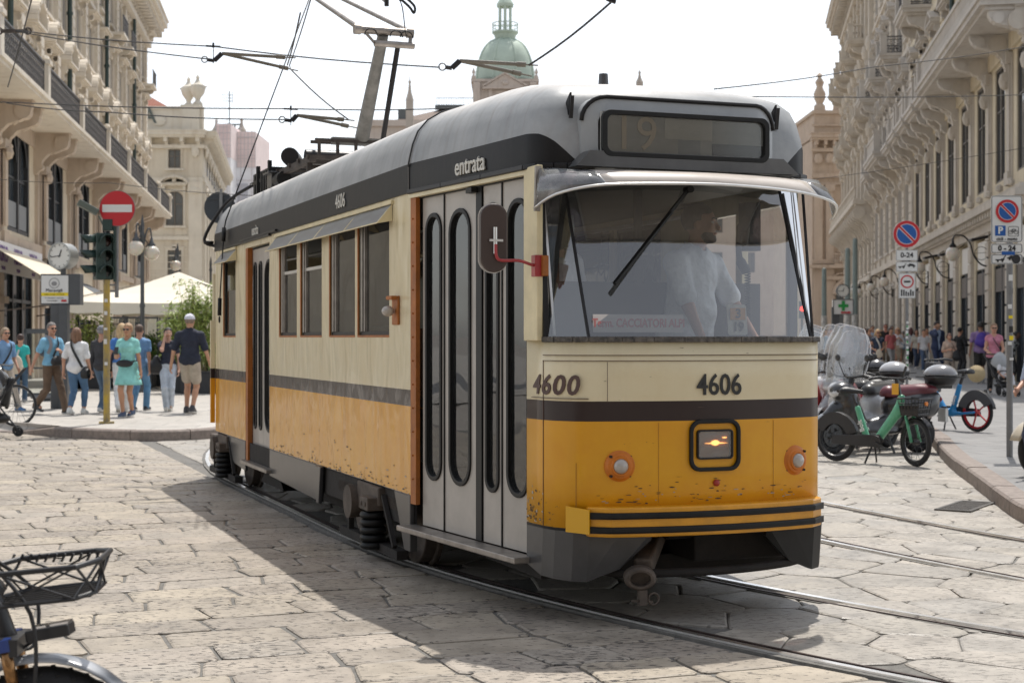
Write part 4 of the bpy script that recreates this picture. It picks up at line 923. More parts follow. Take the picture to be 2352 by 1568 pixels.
# antenna stub, roof rope
mb=MB(); mb.cyl((1.3,-.10,3.08),(1.3,-.10,3.26),.042,.030,n=14); mb.build('roof_vent_pipe',m_grey,tram,smooth=True,edge=40)
mb=MB(); top_=Vector((VC,6.9,5.34)); 
mb.tube([tuple(top_),(-.03,6.35,2.72),(-.06,6.33,2.58)],.007,6); mb.cyl((-.05,6.34,2.64),(-.06,6.33,2.50),.022,n=8); mb.tube([(-.06,6.33,2.5),(-.07,6.33,2.35),(-.09,6.36,1.9)],.007,6); mb.cyl((-.09,6.36,1.92),(-.095,6.36,1.74),.020,n=8); mb.torus((-.095,6.36,1.70),.03,.006,ax=(1,0,0),n=14,m=6); mb.build('pantograph_rope',m_blk,tram,smooth=True)
mb=MB(); mb.tube(smooth([(.02,7.20,2.50),(-.10,7.25,2.58),(.1,7.1,2.95),(.35,6.9,3.14)],5),.018,8); mb.box((-.06,7.22,2.54),(.1,.05,.03)); mb.build('rear_roof_pipe',m_dark,tram,smooth=True)
# --- inside
mb=MB(); mb.bb(.06,Wd-.06,0,7.1,.72,.76,0); mb.bb(.26,Wd-.26,-1.7,-.0005,.72,.76,0); mb.build('floor',m_intd,tram)
mb=MB(); mb.bb(.04,Wd-.04,0,7.3,2.405,2.43); mb.bb(.24,Wd-.24,-1.6,-.0005,2.405,2.43); mb.build('ceiling',m_int,tram)
mb=MB(); mb.bb(.05,.065,.1,4.25,.78,1.50); mb.bb(Wd-.065,Wd-.05,-1.4,7,.78,1.50); mb.build('inner_lining',m_int,tram)
m_seat=M('seat_wood',(.20,.10,.05),.4,coat=.3)
for y in(.5,1.3,2.2,3.1,5.9,6.5):
    for x in((.30,),(1.75,)) if y<5 else ((1.75,),):
        mb=MB(); mb.bb(x[0]-.2,x[0]+.2,y-.2,y+.2,1.12,1.16); mb.bb(x[0]-.2,x[0]+.2,y+.19,y+.23,1.16,1.58); mb.bb(x[0]-.04,x[0]+.04,y-.05,y+.05,.76,1.12); mb.build('passenger_seat',m_seat,tram,bevel=.012)
for x,y in((.45,-.1),(.45,1.0),(1.5,.9),(.45,4.1),(1.5,3.4),(.45,5.7)):
    mb=MB(); mb.cyl((x,y,.76),(x,y,2.41),.017,n=10); mb.build('grab_pole',m_alu,tram,smooth=True,edge=40)
mb=MB(); mb.cyl((.42,-.8,2.28),(.42,5.5,2.28),.014,n=8); mb.cyl((1.6,-.8,2.28),(1.6,5.5,2.28),.014,n=8); mb.build('ceiling_rail',m_alu,tram)
for x,y in((.42,.75),(.42,1.05),(.42,1.75),(.42,-.55),(.42,-.95),(1.6,.6),(1.6,1.6)):
    k=MB(); k.bar((x,y,2.28),(x,y,2.12),.012,.004); k.tube([(x,y,2.12),(x,y-.045,2.03),(x,y-.045,1.99),(x,y,1.96),(x,y+.045,1.99),(x,y+.045,2.03),(x,y,2.12)],.006,6); k.build('hand_strap',m_blk,tram)
mb=MB(); mb.bb(.55,1.95,-1.02,-.98,.76,1.85); mb.bb(.55,.60,-1.02,-.98,1.85,2.41); mb.bb(1.1,1.14,-1.02,-.98,1.85,2.41); mb.build('cab_partition',m_intd,tram)
mb=MB(); mb.bb(.35,1.70,-1.86,-1.62,.80,1.42); mb.bb(1.30,1.66,-1.80,-1.55,1.42,1.50); mb.bb(.36,.50,-1.85,-1.60,1.42,1.52); mb.build('driver_desk',m_intd,tram,bevel=.01)
# brown roller sunblind inside the windscreen
mb=MB(); P_=[(.40,2.36),(1.56,2.36),(1.50,2.12),(1.25,2.035),(.95,2.01),(.62,2.045),(.42,2.10)]
(0 and mb.prism(P_,(0,-1.665,0),(1,0,0),(0,0,1),(0,.02,0))); 0 and mb.build('sun_blind',glassmat('brown_blind',(.62,.54,.47),.03,.2,dirt_haze=.07),tram)
# things lying behind the glass
tb=MB(); tb.bb(.39,.92,-1.985,-1.978,1.545,1.640); tb=tb.build('terminus_board',M('white_board',(.68,.64,.62),.5),None,loc=tuple(TP),rot=(0,0,TH)); tag(tb,'white terminus board with pink capitals lying at the foot of the windscreen','board')
text('lettering','Term. CACCIATORI ALPI',.062,M('pink_letters',(.60,.20,.20),.5),tb,(.655,-1.988,1.593),(1,0,0),(0,0,1),bold=.0015,sx=.80)
cd=MB(); cd.prism(rrect(.12,.168,.015),(1.275,-1.935,1.615),(1,0,0),(0,.12,1),(0,.006,0)); cd=cd.build('number_card',M('card_white',(.66,.64,.56),.5),None,loc=tuple(TP),rot=(0,0,TH)); tag(cd,'white card with orange square numbered 3 above 19 behind the windscreen','card')
k=MB(); k.bb(1.228,1.322,-1.944,-1.940,1.615,1.680); k.build('orange_square',M('orange_card',(.75,.33,.06),.5),cd,rot=None)
text('number','3',.07,m_charb,cd,(1.275,-1.947,1.647),(1,0,0),(0,0,1),bold=.002); text('number','19',.07,m_charb,cd,(1.275,-1.948,1.575),(1,0,0),(0,0,1),bold=.002)
ph=thing('radio_handset','black radio handset with curly cord hanging beside the driver','handset',tuple(TP+TX*.14),TH)
k=MB(); k.tube(smooth([(1.42,-1.55,2.20),(1.36,-1.56,2.12),(1.36,-1.56,1.98),(1.41,-1.55,1.90)],4),[.03]*4+[.018]*5+[.03]*4,10); k.bb(1.40,1.50,-1.56,-1.48,2.02,2.30); k.build('handset',m_blk,ph,smooth=True,edge=40)
k=MB(); k.tube([(1.42+.016*math.cos(i*.9),-1.55+.016*math.sin(i*.9),1.90-.0022*i) for i in range(120)],.004,5); k.build('curly_cord',m_blk,ph)
# ================= BUILDINGS
def stone_wall(name,c,var=.14,rough=.8,blocks=None):
    m,n,b=nmat(name); N=n.nodes.new; L=n.links.new
    tc=N('ShaderNodeTexCoord')
    nz=N('ShaderNodeTexNoise'); nz.inputs['Scale'].default_value=.9; nz.inputs['Detail'].default_value=8; nz.inputs['Roughness'].default_value=.7; L(tc.outputs['Object'],nz.inputs['Vector'])
    rp=N('ShaderNodeValToRGB'); rp.color_ramp.elements[0].position=.3; rp.color_ramp.elements[1].position=.7
    rp.color_ramp.elements[0].color=(*[q*(1-var) for q in c],1); rp.color_ramp.elements[1].color=(*[min(1,q*(1+var)) for q in c],1); L(nz.outputs['Fac'],rp.inputs[0])
    mp=N('ShaderNodeMapping'); mp.inputs['Scale'].default_value=(3,3,.35); L(tc.outputs['Object'],mp.inputs[0])
    n3=N('ShaderNodeTexNoise'); n3.inputs['Scale'].default_value=1; n3.inputs['Detail'].default_value=5; L(mp.outputs[0],n3.inputs['Vector'])
    r3=N('ShaderNodeMapRange'); r3.inputs['From Min'].default_value=.52; r3.inputs['From Max'].default_value=.75; r3.inputs['To Max'].default_value=.45; L(n3.outputs['Fac'],r3.inputs[0])
    gr=N('ShaderNodeMix'); gr.data_type='RGBA'; gr.blend_type='MULTIPLY'; L(r3.outputs[0],gr.inputs['Factor']); L(rp.outputs[0],gr.inputs['A']); gr.inputs['B'].default_value=(.66,.58,.5,1)
    L(gr.outputs['Result'],b.inputs['Base Color']); b.inputs['Roughness'].default_value=rough
    bp=N('ShaderNodeBump'); bp.inputs['Strength'].default_value=.5; bp.inputs['Distance'].default_value=.03; L(nz.outputs['Fac'],bp.inputs['Height']); L(bp.outputs[0],b.inputs['Normal'])
    return m
m_wg=M('window_glass',(.05,.065,.08),.06,spec=.9,var=.4,scale=.6); m_wf=M('window_frame_paint',(.13,.11,.09),.6); m_shut=M('shutter_grey',(.30,.27,.23),.7,var=.1)  # bluish reflections are put into the pane colour
m_wgb=M('window_glass_sky',(.10,.14,.19),.08,spec=.9)
m_lace=M('wrought_iron',(.09,.085,.085),.5,metal=.3)
def win_unit(w,h,style='rect',shut=False,blue=False,mats=None):
    """window filling an opening w x h, origin at the bottom centre, opening plane y=0 (outside is -y)"""
    mb=MB(); d=.085
    mb.bb(-w/2,w/2,d,d+.02,0,h,1)
    for x0,x1,z0,z1 in((-w/2,-w/2+.07,0,h),(w/2-.07,w/2,0,h),(-w/2+.07,w/2-.07,0,.08),(-w/2+.07,w/2-.07,h-.08,h),(-.035,.035,.08,h-.08)): mb.bb(x0,x1,d-.05,d-.002,z0,z1,0)
    for sx in(-1,1): mb.bb(sx*w/4-w/4+.08,sx*w/4+w/4-.08,d-.03,d-.004,h*.62,h*.62+.05,0)
    if shut:
        n=int(h/.11)
        for sx in(-1,1):
            mb.bb(min(sx*w/2,sx*w*.13),max(sx*w/2,sx*w*.13),d-.08,d-.055,0,h,2)
    if style=='arch':
        # spandrels
        n=10; R_=w/2
        for sx in(-1,1):
            pts=[(sx*R_,h)]+[(sx*R_*math.cos(t),h-R_+R_*math.sin(t)) for t in np.linspace(0,math.pi/2,n)]
            if sx<0: pts=pts[::-1]
            mb.prism(pts,(0,.02,0),(1,0,0),(0,0,1),(0,.25,0),3)
        mb.tube([(R_*math.cos(t),d-.04,h-R_+R_*math.sin(t)) for t in np.linspace(0,math.pi,14)],.045,5,0)
    return mb
def hood_unit(w,h,kind,sur=.16,pr=.05):
    """stone surround and head over a window w x h, origin at the bottom centre of the opening"""
    mb=MB()
    for sx in(-1,1): mb.bb(min(sx*(w/2),sx*(w/2+sur)),max(sx*(w/2),sx*(w/2+sur)),-pr,.0,0,h); mb.bb(min(sx*(w/2+sur*.3),sx*(w/2+sur*.7)),max(sx*(w/2+sur*.3),sx*(w/2+sur*.7)),-pr-.04,-pr,.1,h-.15)
    mb.bb(-w/2-sur,w/2+sur,-pr,0,h,h+sur)
    mb.bb(-w/2-sur-.08,w/2+sur+.08,-pr-.12,0,-.16,-.04); mb.bb(-w/2-sur,w/2+sur,-pr-.04,0,-.04,0)
    W=w/2+sur
    if kind in('flat','arch','tri','segment'):
        zb=h+sur+.22
        for sx in(-1,1):   # scroll brackets
            x=sx*(W-.06); mb.bb(x-.09,x+.09,-.26,0,zb-.28,zb); mb.cyl((x-.09,-.20,zb-.16),(x+.09,-.20,zb-.16),.09,n=10); mb.bb(x-.07,x+.07,-.15,0,zb-.55,zb-.28); mb.cyl((x-.07,-.12,zb-.5),(x+.07,-.12,zb-.5),.06,n=8)
        mb.bb(-W-.10,W+.10,-.36,0,zb,zb+.07); mb.bb(-W-.17,W+.17,-.45,0,zb+.07,zb+.15)
        if kind=='tri':
            mb.prism([(-W-.17,zb+.15),(W+.17,zb+.15),(0,zb+.62)],(0,-.20,0),(1,0,0),(0,0,1),(0,.2,0))
            for sx in(-1,1): mb.bar((sx*(W+.17),-.24,zb+.20),(0,-.24,zb+.66),.10,.42,up=(0,1,0))
        if kind in('arch','segment'):
            r=(W+.17); kk=.80 if kind=='arch' else .5
            A=[(r*math.cos(t),zb+.15+kk*r*math.sin(t)) for t in np.linspace(0,math.pi,15)]
            mb.prism(A,(0,-.14,0),(1,0,0),(0,0,1),(0,.14,0))
            for p,q in zip(A,A[1:]): mb.bar((p[0],-.24,p[1]),(q[0],-.24,q[1]),.13,.44,up=(0,1,0)); mb.bar((p[0]*.82,-.17,zb+.15+(p[1]-zb-.15)*.82),(q[0]*.82,-.17,zb+.15+(q[1]-zb-.15)*.82),.07,.12,up=(0,1,0))
            for t in(.5,.9,1.57,2.24,2.64): mb.box((r*math.cos(t)*.99,-.27,zb+.15+kk*r*math.sin(t)),(.14,.44,.16),ry=-(t-math.pi/2))
            mb.sph((0,-.16,zb+.15+kk*r*.45),.17,8,sc=(1,.6,1.1)); mb.sph((0,-.3,zb+.2+kk*r),.11,8)
    elif kind=='key':
        mb.prism([(-.10,h),(.10,h),(.16,h+sur+.22),(-.16,h+sur+.22)],(0,-pr-.08,0),(1,0,0),(0,0,1),(0,.12,0)); mb.bb(-W-.05,W+.05,-pr-.08,0,h+sur,h+sur+.08)
    return mb
def bracket(mb,x,z,dep,h,w,y0=0.0):
    """scroll console under a balcony or cornice, top at z"""
    pts=[(0,0),(-dep,0),(-dep,-.14*h),(-dep*.93,-.30*h),(-dep*.72,-.42*h),(-dep*.42,-.50*h),(-dep*.24,-.66*h),(-dep*.20,-.86*h),(-dep*.08,-h),(0,-h)]
    mb.prism(pts[::-1],(x-w/2,y0,z),(0,1,0),(0,0,1),(w,0,0)); mb.cyl((x-w*.62,y0-dep*.78,z-.22*h),(x+w*.62,y0-dep*.78,z-.22*h),.17*h,n=12); mb.cyl((x-w*.58,y0-dep*.16,z-.82*h),(x+w*.58,y0-dep*.16,z-.82*h),.09*h,n=10)
    mb.sph((x,y0-dep*.55,z-.42*h),w*.42,7,sc=(.8,1,.8)); mb.bb(x-w*.7,x+w*.7,y0-dep*1.04,y0,z-.001,z+.07)
def cornice(mb,L,z,dep,h,step=.9,x0=0,brk=True):
    mb.bb(x0-.15,L+.15,-dep*.30,.0,z-h,z-h*.78); mb.bb(x0-.3,L+.3,-dep,0,z-.22*h,z); mb.bb(x0-.2,L+.2,-dep*.86,0,z-.36*h,z-.22*h); mb.bb(x0-.36,L+.36,-dep*1.06,0,z,z+.10)
    if brk:
        n=int((L-x0)/step)
        for i in range(n+1):
            x=x0+.25+(L-x0-.5)*i/n; mb.bb(x-.13,x+.13,-dep*.78,0,z-.62*h,z-.36*h); mb.bb(x-.11,x+.11,-dep*.40,0,z-.78*h,z-.62*h)
def lace(L,h=.95):
    mb=MB(); mb.bb(0,L,-.03,.03,h-.05,h); mb.bb(0,L,-.02,.02,.05,.09); mb.bb(0,L,-.015,.015,h-.2,h-.17)
    n=int(L/.24)
    for i in range(n+1):
        x=L*i/n; mb.bar((x,0,0),(x,0,h),.022)
        if i<n:
            c=x+L/n/2
            for z,r in((.22,.095),(.43,.095),(.64,.095)): mb.torus((c,0,z),r,.014,ax=(0,1,0),n=9,m=3); mb.torus((c+(.045 if i%2 else -.045),0,z),.045,.013,ax=(0,1,0),n=6,m=3)
            mb.bar((x,0,.12),(x+L/n,0,.52),.014); mb.bar((x+L/n,0,.12),(x,0,.52),.014); mb.torus((c,0,h-.11),.05,.012,ax=(0,1,0),n=7,m=3)
    return mb
def balus(mb,x0,x1,y,z,h=.85,n=None):
    n=n or int(abs(x1-x0)/.2)
    mb.bb(x0,x1,y-.10,y+.10,z+h-.12,z+h); mb.bb(x0,x1,y-.10,y+.10,z,z+.10)
    for i in range(n):
        x=x0+(x1-x0)*(i+.5)/n; mb.lathe([(.035,0),(.075,.18),(.04,.42),(.055,h-.22)],(x,y,z+.10),(0,0,1),7)
class Bld:
    def __init__(s,name,label,x,y,rz,L,D,H,wall,trim,cat='building',group=None):
        s.t=thing(name,label,cat,(x,y,0.0),rz,group); s.L=L;s.D=D;s.H=H;s.wall=wall;s.trim=trim;s.holes=[];s.wins=[];s.cache={}
    def floor(s,xs,z,w,h,kind='flat',style='rect',shut=False,glass=None,sur=.16):
        key=(w,h,kind,style,shut,sur,id(glass))
        if key not in s.cache:
            a=win_unit(w,h,style,shut).mesh('window',[m_wf,glass or m_wg,m_shut,s.wall]); b=hood_unit(w,h,kind,sur).mesh('window_surround',[s.trim]) if kind else None
            s.cache[key]=(a,b)
        a,b=s.cache[key]
        for x in xs:
            s.holes.append((x-w/2,x+w/2,z,z+h))
            o=bpy.data.objects.new('window',a); C.objects.link(o); o.parent=s.t; o.location=(x,0,z)
            if b: q=bpy.data.objects.new('surround',b); C.objects.link(q); q.parent=o
    def finish(s,roof=True,roofmat=None):
        mb=MB(); wallgrid(mb,s.L,0,s.H,s.holes,.35,(0,0,0),(1,0,0),(0,-1,0)); mb.bb(0,s.L,.36,.40,0,s.H); mb.bb(0,.35,.401,s.D,0,s.H); mb.bb(s.L-.35,s.L,.401,s.D,0,s.H); mb.bb(.36,s.L-.36,s.D-.3,s.D,0,s.H); mb.build('wall',s.wall,s.t)
        if roof: mb=MB(); mb.bb(-.1,s.L+.1,.2,s.D+.1,s.H+.101,s.H+.30); mb.build('roof',roofmat or s.wall,s.t)
# ---------- LEFT: ornate cream palazzo along the left street
m_lw=stone_wall('cream_stucco',(.66,.58,.45)); m_lt=stone_wall('cream_stone_trim',(.70,.64,.55),.10); m_lg=stone_wall('brown_stone',(.52,.43,.345))
hL=math.atan2(-.1403,1); rzL=math.pi/2-hL
B=Bld('palazzo','ornate cream palazzo on the left with a long iron balcony and arched window heads',-8.745-.1403*37,37,rzL,50.4,14,19.6,m_lw,m_lt)
bay=3.6; xs=[1.8+bay*i for i in range(14)]
B.floor(xs,8.95,1.25,2.15,'arch',shut=True); B.floor(xs,12.75,1.2,1.75,'flat',shut=True); B.floor(xs,16.0,1.15,1.65,'key',shut=True)
# mezzanine: pairs of dark arched lights in one opening
m_dkf=M('black_window_frame',(.03,.032,.036),.45); m_pan=M('grey_panel',(.22,.235,.25),.5)
mz=MB(); mz.bb(-1.2,1.2,.24,.27,0,2.95,1)
for x0,x1 in((-1.2,-1.08),(-.07,.07),(1.08,1.2)): mz.bb(x0,x1,.02,.235,0,2.95,0)
mz.bb(-1.08,-.07,.05,.235,.0,.12,0); mz.bb(.07,1.08,.05,.235,0,.12,0)
for cx in(-.575,.575):
    R_=.505; A=[(cx+R_*math.cos(t),2.0+R_*1.5*math.sin(t)) for t in np.linspace(0,math.pi,13)]
    mz.tube([(p[0],.10,p[1]) for p in A],.05,5,0); mz.bb(cx-R_,cx+R_,.10,.14,.15,.85,2); mz.bb(cx-.02,cx+.02,.18,.235,.85,2.7,0); mz.bb(cx-R_,cx+R_,.18,.235,1.5,1.56,0)
    mz.prism([(cx-R_,2.05)]+[(p[0],p[1]+.06) for p in A[::-1]]+[(cx+R_,2.05),(cx+R_,2.94),(cx-R_,2.94)],(0,.12,0),(1,0,0),(0,0,1),(0,.04,0),0)
mzm=mz.mesh('mezzanine_window',[m_dkf,m_wg,m_pan])
for x in xs:
    pass
for x in [3.6+7.2*i for i in range(7)]:
    B.holes.append((x-1.9,x+1.9,4.75,8.05)); o=bpy.data.objects.new('mezzanine_window',mzm); C.objects.link(o); o.parent=B.t; o.location=(x,0,4.75); o.scale=(1.9/1.2,.6,3.3/2.95)
    B.holes.append((x-2.5,x+2.5,.0,3.6))
    g=MB(); g.bb(-2.5,2.5,.12,.15,0,3.6,1); [g.bb(a,b,.03,.115,0,3.6,0) for a,b in((-2.5,-2.4),(-.85,-.75),(.75,.85),(2.4,2.5))]; g.bb(-2.4,2.4,.04,.115,2.6,2.7,0); 
    if x==3.6: shop=g.mesh('shop_window',[m_dkf,m_wg])
    o=bpy.data.objects.new('shop_window',shop); C.objects.link(o); o.parent=B.t; o.location=(x,0,0)
B.finish(roofmat=M('roof_green_copper',(.10,.16,.13),.6))
L_=B.L
mb=MB()
for i in range(0,15,2):
    x=min(max(bay*i,.28),L_-.28)
    for q in(-.5,.5): mb.bb(x+q-.16,x+q+.16,-.10,0,.0,7.0)
    mb.bb(x-.28,x+.28,-.16,0,.0,7.0); mb.bb(x-.36,x+.36,-.26,0,.0,1.1); mb.bb(x-.34,x+.34,-.30,0,4.15,4.6); mb.bb(x-.20,x+.20,-.30,-.22,4.75,6.9); mb.bb(x-.34,x+.34,-.32,0,6.95,7.25)
    mb.sph((x,-.34,6.85),.2,8,sc=(1.4,.8,1)); mb.bb(x-.33,x+.33,-.30,0,2.5,2.7)
mb.bb(0,L_,-.20,0,4.3,4.55); mb.build('pier',m_lg,B.t)
mb=MB(); [ (bracket(mb,min(max(bay*2*i+o_,.3),L_-.3),8.25,1.15,1.35,.36)) for i in range(8) for o_ in(-.75,.75)]; mb.bb(0,L_,-.06,0,7.75,8.25); mb.build('balcony_bracket',m_lg,B.t)
bal=bpy.data.objects.new('balcony',None); C.objects.link(bal); bal.parent=B.t
mb=MB(); mb.bb(-.1,L_,-1.45,-.0,8.27,8.38); mb.bb(-.15,L_+.05,-1.52,-1.0,8.38,8.50); mb.bb(-.15,L_+.05,-.999,-.001,8.38,8.50); mb.build('slab',m_lt,bal)
lm=lace(bay*2-.5,.98).mesh('railing',[m_lace])
for i in range(7):
    o=bpy.data.objects.new('railing',lm); C.objects.link(o); o.parent=bal; o.location=(bay*2*i+.25,-1.38,8.5)
for i in range(8):
    mb=MB(); x=min(max(bay*2*i,.1),L_-.2); mb.bb(x-.2,x+.2,-1.5,-1.26,8.5,9.42); mb.bb(x-.25,x+.25,-1.55,-1.21,9.42,9.55); mb.sph((x,-1.38,9.6),.16,8,sc=(1,.8,.7)); mb.build('balcony_post',m_lt,bal)
mb=MB(); mb.bb(0,L_,-.10,0,12.15,12.3); mb.bb(0,L_,-.16,0,12.3,12.42); mb.bb(0,L_,-.14,0,15.35,15.5); mb.bb(0,L_,-.05,0,18.0,18.2); mb.bb(0,L_,-.12,0,8.5,8.7)
for i in range(15):
    x=min(max(bay*i,.3),L_-.3); mb.bb(x-.28,x+.28,-.13,0,8.7,18.0)
    for k in range(22): mb.bb(x-.30,x+.30,-.155,-.13,8.75+k*.42,9.08+k*.42)
mb.build('pilaster',m_lt,B.t)
mb=MB(); cornice(mb,L_,19.5,1.25,1.5,.8)
for i in range(29): bracket(mb,.4+(L_-.8)*i/28,19.1,1.0,.9,.22)
for z,stp in((14.85,2),(17.9,2)):
    for j,x in enumerate(xs):
        if j%4 in(1,2): mb.bb(x-1.0,x+1.0,-.75,0,z+.55 if z<16 else z+.55,z+.68); [bracket(mb,x+q,z+.55,.6,.5,.16) for q in(-.7,.7)]
mb.build('cornice',m_lt,B.t)
mb=MB()
for j,x in enumerate(xs):
    if j%4 in(1,2): mb.merge(lace(1.9,.8),Matrix.Translation((x-.95,-.7,15.52)))
mb.build('small_railing',m_lace,B.t)
m_pipe=M('green_drainpipe',(.035,.06,.055),.5,var=.2)
for x in(.55,8.1,19.9,31.0,42.5): mb=MB(); mb.cyl((x,-.24,9.4),(x,-.24,19.0),.085,n=10); [mb.cyl((x,-.24,z),(x,-.24,z+.12),.12,n=10) for z in(10.5,13.5,16.5)]; mb.cyl((x,-.24,9.4),(x,-.05,9.1),.08,n=8); mb.build('drainpipe',m_pipe,B.t)
# shop sign board with name
def lw(x,out,z): # a point on the left palazzo
    ex=Vector((math.cos(rzL),math.sin(rzL),0)); ny=Vector((math.sin(rzL),-math.cos(rzL),0)); return Vector((-8.745-.1403*37,37,0))+ex*x+ny*out+Vector((0,0,z))
sg=MB(); sg.bb(4.2,12.6,-.42,-.36,3.35,4.22); sg=sg.build('shop_sign',M('sign_white',(.72,.72,.75),.4),B.t)
m_pur=M('purple_letters',(.14,.05,.28),.5)
for x in(6.0,8.3,10.9): text('lettering','KIKO',.62,m_pur,sg,(x,-.43,3.85),(1,0,0),(0,0,1),bold=.012,sx=.95); text('lettering','MILANO',.15,m_pur,sg,(x,-.43,3.47),(1,0,0),(0,0,1))
sg=MB(); sg.bb(14,17,-.40,-.35,3.5,4.1); sg.build('shop_sign',m_dkf,B.t)
# window awning
aw=thing('shop_awning','large cream fabric awning sloping out over the shop front at the left edge','awning',tuple(lw(0,0,0)),rzL)
m_aw=M('awning_fabric',(.72,.64,.50),.8,var=.06,bump=.1,bscale=4)
def sheet(mb,a,b,c,d): mb.add([a,b,c,d],[(0,1,2,3)])
x0,x1=4.6,12.2
for o_ in(0,):
    mb=MB(); sheet(mb,(x0,-.4,4.0),(x1,-.4,4.0),(x1,-2.7,2.55),(x0,-2.7,2.55)); o=mb.build('canopy',m_aw,aw); s_=o.modifiers.new('solid','SOLIDIFY'); s_.thickness=.02
    mb=MB(); n=30; A=[(x0+(x1-x0)*i/n,-2.7-.015*(i%2),2.55) for i in range(n+1)]; Bv=[(p[0],p[1]-.02,2.02-.03*(i%2)) for i,p in enumerate(A)]; mb.loft([Bv,A],closed=False); o=mb.build('valance',m_aw,aw); s_=o.modifiers.new('solid','SOLIDIFY'); s_.thickness=.012
    mb=MB(); mb.add([(x1,-.4,4.0),(x1,-2.7,2.55),(x1,-2.7,2.05),(x1,-.4,3.4)],[(0,1,2,3)]); mb.build('side_panel',m_aw,aw)
    mb=MB(); mb.bar((x0+.1,-2.68,2.53),(x1,-2.68,2.53),.06); mb.bar((x1,-.3,2.2),(x1,-2.68,2.5),.04); mb.bar((x0+.1,-.3,2.2),(x0+.1,-2.68,2.5),.04); mb.bar((x1+.1,-.2,1.65),(x1+.1,-2.9,1.95),.05); mb.build('awning_arm',M('wood_brown',(.14,.11,.09),.6),aw)
aw2=thing('shop_awning','narrow dark grey awning further along, behind the traffic lights','awning',tuple(lw(0,0,0)),rzL)
mb=MB(); sheet(mb,(19,-.35,3.6),(24,-.35,3.6),(24,-2.0,2.7),(19,-2.0,2.7)); o=mb.build('canopy',M('grey_awning',(.10,.11,.12),.8),aw2); s_=o.modifiers.new('solid','SOLIDIFY'); s_.thickness=.02
mb=MB(); mb.bar((19,-1.98,2.68),(24,-1.98,2.68),.06); mb.bar((19.1,-.3,2.4),(19.1,-1.98,2.68),.04); mb.bar((23.9,-.3,2.4),(23.9,-1.98,2.68),.04); mb.build('awning_arm',m_dkf,aw2)
# ---------- cream corner building beyond
m_cw=stone_wall('ivory_stucco',(.62,.56,.46),.09); m_ct=stone_wall('ivory_trim',(.66,.61,.52),.08)
Y0=105; 
B=Bld('corner_building','ivory corner building with stone urns and red tiled roof behind the palazzo',at(466,0,Y0)[0]-19.2,Y0,0,19.2,.8,15.5,m_cw,m_ct)
k=19.2
xs=[k-4.2*i for i in (.55,1.55,2.55,3.55)]; xs=[k-1.95,k-5.6,k-9.2,k-12.8]
B.floor(xs,13.15,.85,1.3,'key'); B.floor(xs,9.0+.2,1.2,2.35,'segment','arch'); B.floor(xs,5.7,.95,1.8,'key'); B.floor([x for x in xs],1.0,1.3,2.6,'key')
B.finish(roof=False)
mb=MB(); cornice(mb,k,15.6,.9,1.1,1.1); mb.bb(0,k,-.14,0,12.2,12.5); mb.bb(0,k,-.2,0,8.2,8.45); mb.bb(0,k,-.25,0,4.6,4.95)
for i in range(4): x=k-.5-3.65*i; mb.bb(x-.45,x+.45,-.18,0,4.95,12.2); mb.bb(x-.5,x+.5,-.26,0,11.4,12.2); mb.sph((x,-.25,11.6),.3,8,sc=(1.4,.5,.8)); mb.sph((x,-.2,14.3),.28,8,sc=(1,.5,1.6)); mb.bb(x-.5,x+.5,-.3,0,4.95,5.6)
mb.bb(0,k,.0,.5,15.7,17.2); mb.bb(0,k,-.1,.6,17.2,17.4); mb.bb(k-1.5,k-.2,-.2,.8,15.7,17.5); mb.sph((k-3,-.05,16.4),.4,8,sc=(1.3,.3,1))
for z in (5.3,5.75,6.2,6.65,7.1,7.55): mb.bb(0,k,-.03,0,z,z+.06)
mb.build('cornice',m_ct,B.t)
# side wall receding
mb=MB(); sd=Matrix.Translation((k,0,0))@Matrix.Rotation(R(90+8.2),4,'Z')
Q=MB(); cornice(Q,30,15.6,.9,1.1,1.1); Q.bb(0,30,-.14,0,12.2,12.5); Q.bb(0,30,-.2,0,8.2,8.45); Q.bb(0,30,-.25,0,4.6,4.95)
for i in range(9): Q.bb(3.2*i+.2,3.2*i+.9,-.18,0,4.95,12.2); Q.sph((3.2*i+.55,-.25,11.6),.3,8,sc=(1.4,.5,.8)); Q.sph((3.2*i+.55,-.2,14.3),.28,8,sc=(1,.5,1.6))
mb.merge(Q,sd); mb.build('side_cornice',m_ct,B.t)
mb=MB(); Q=MB(); Q.bb(0,30,0,.3,0,15.6); [Q.bb(1.6+3.2*i,2.5+3.2*i,-.03,.0,z,z+h_) for i in range(9) for z,h_ in()]; mb.merge(Q,sd); mb.build('side_wall',m_cw,B.t)
for z,h_ in((13.1,1.2),(9.2,2.2),(5.7,1.7)):
    for i in range(9): mb=MB(); Q=MB(); Q.bb(1.6+3.2*i,2.5+3.2*i,-.06,-.01,z,z+h_); mb.merge(Q,sd); mb.build('window',m_wg,B.t)
mb=MB(); mb.add([(k-21,1.0,17.0),(k-1.7,1.0,17.0),(k-4.7,28,17.0),(k-21,28,17.0),(k-17,8,19.5),(k-5.8,8,19.5),(k-7,20,19.5),(k-17,20,19.5)],[(0,1,5,4),(1,2,6,5),(2,3,7,6),(3,0,4,7),(4,5,6,7)])
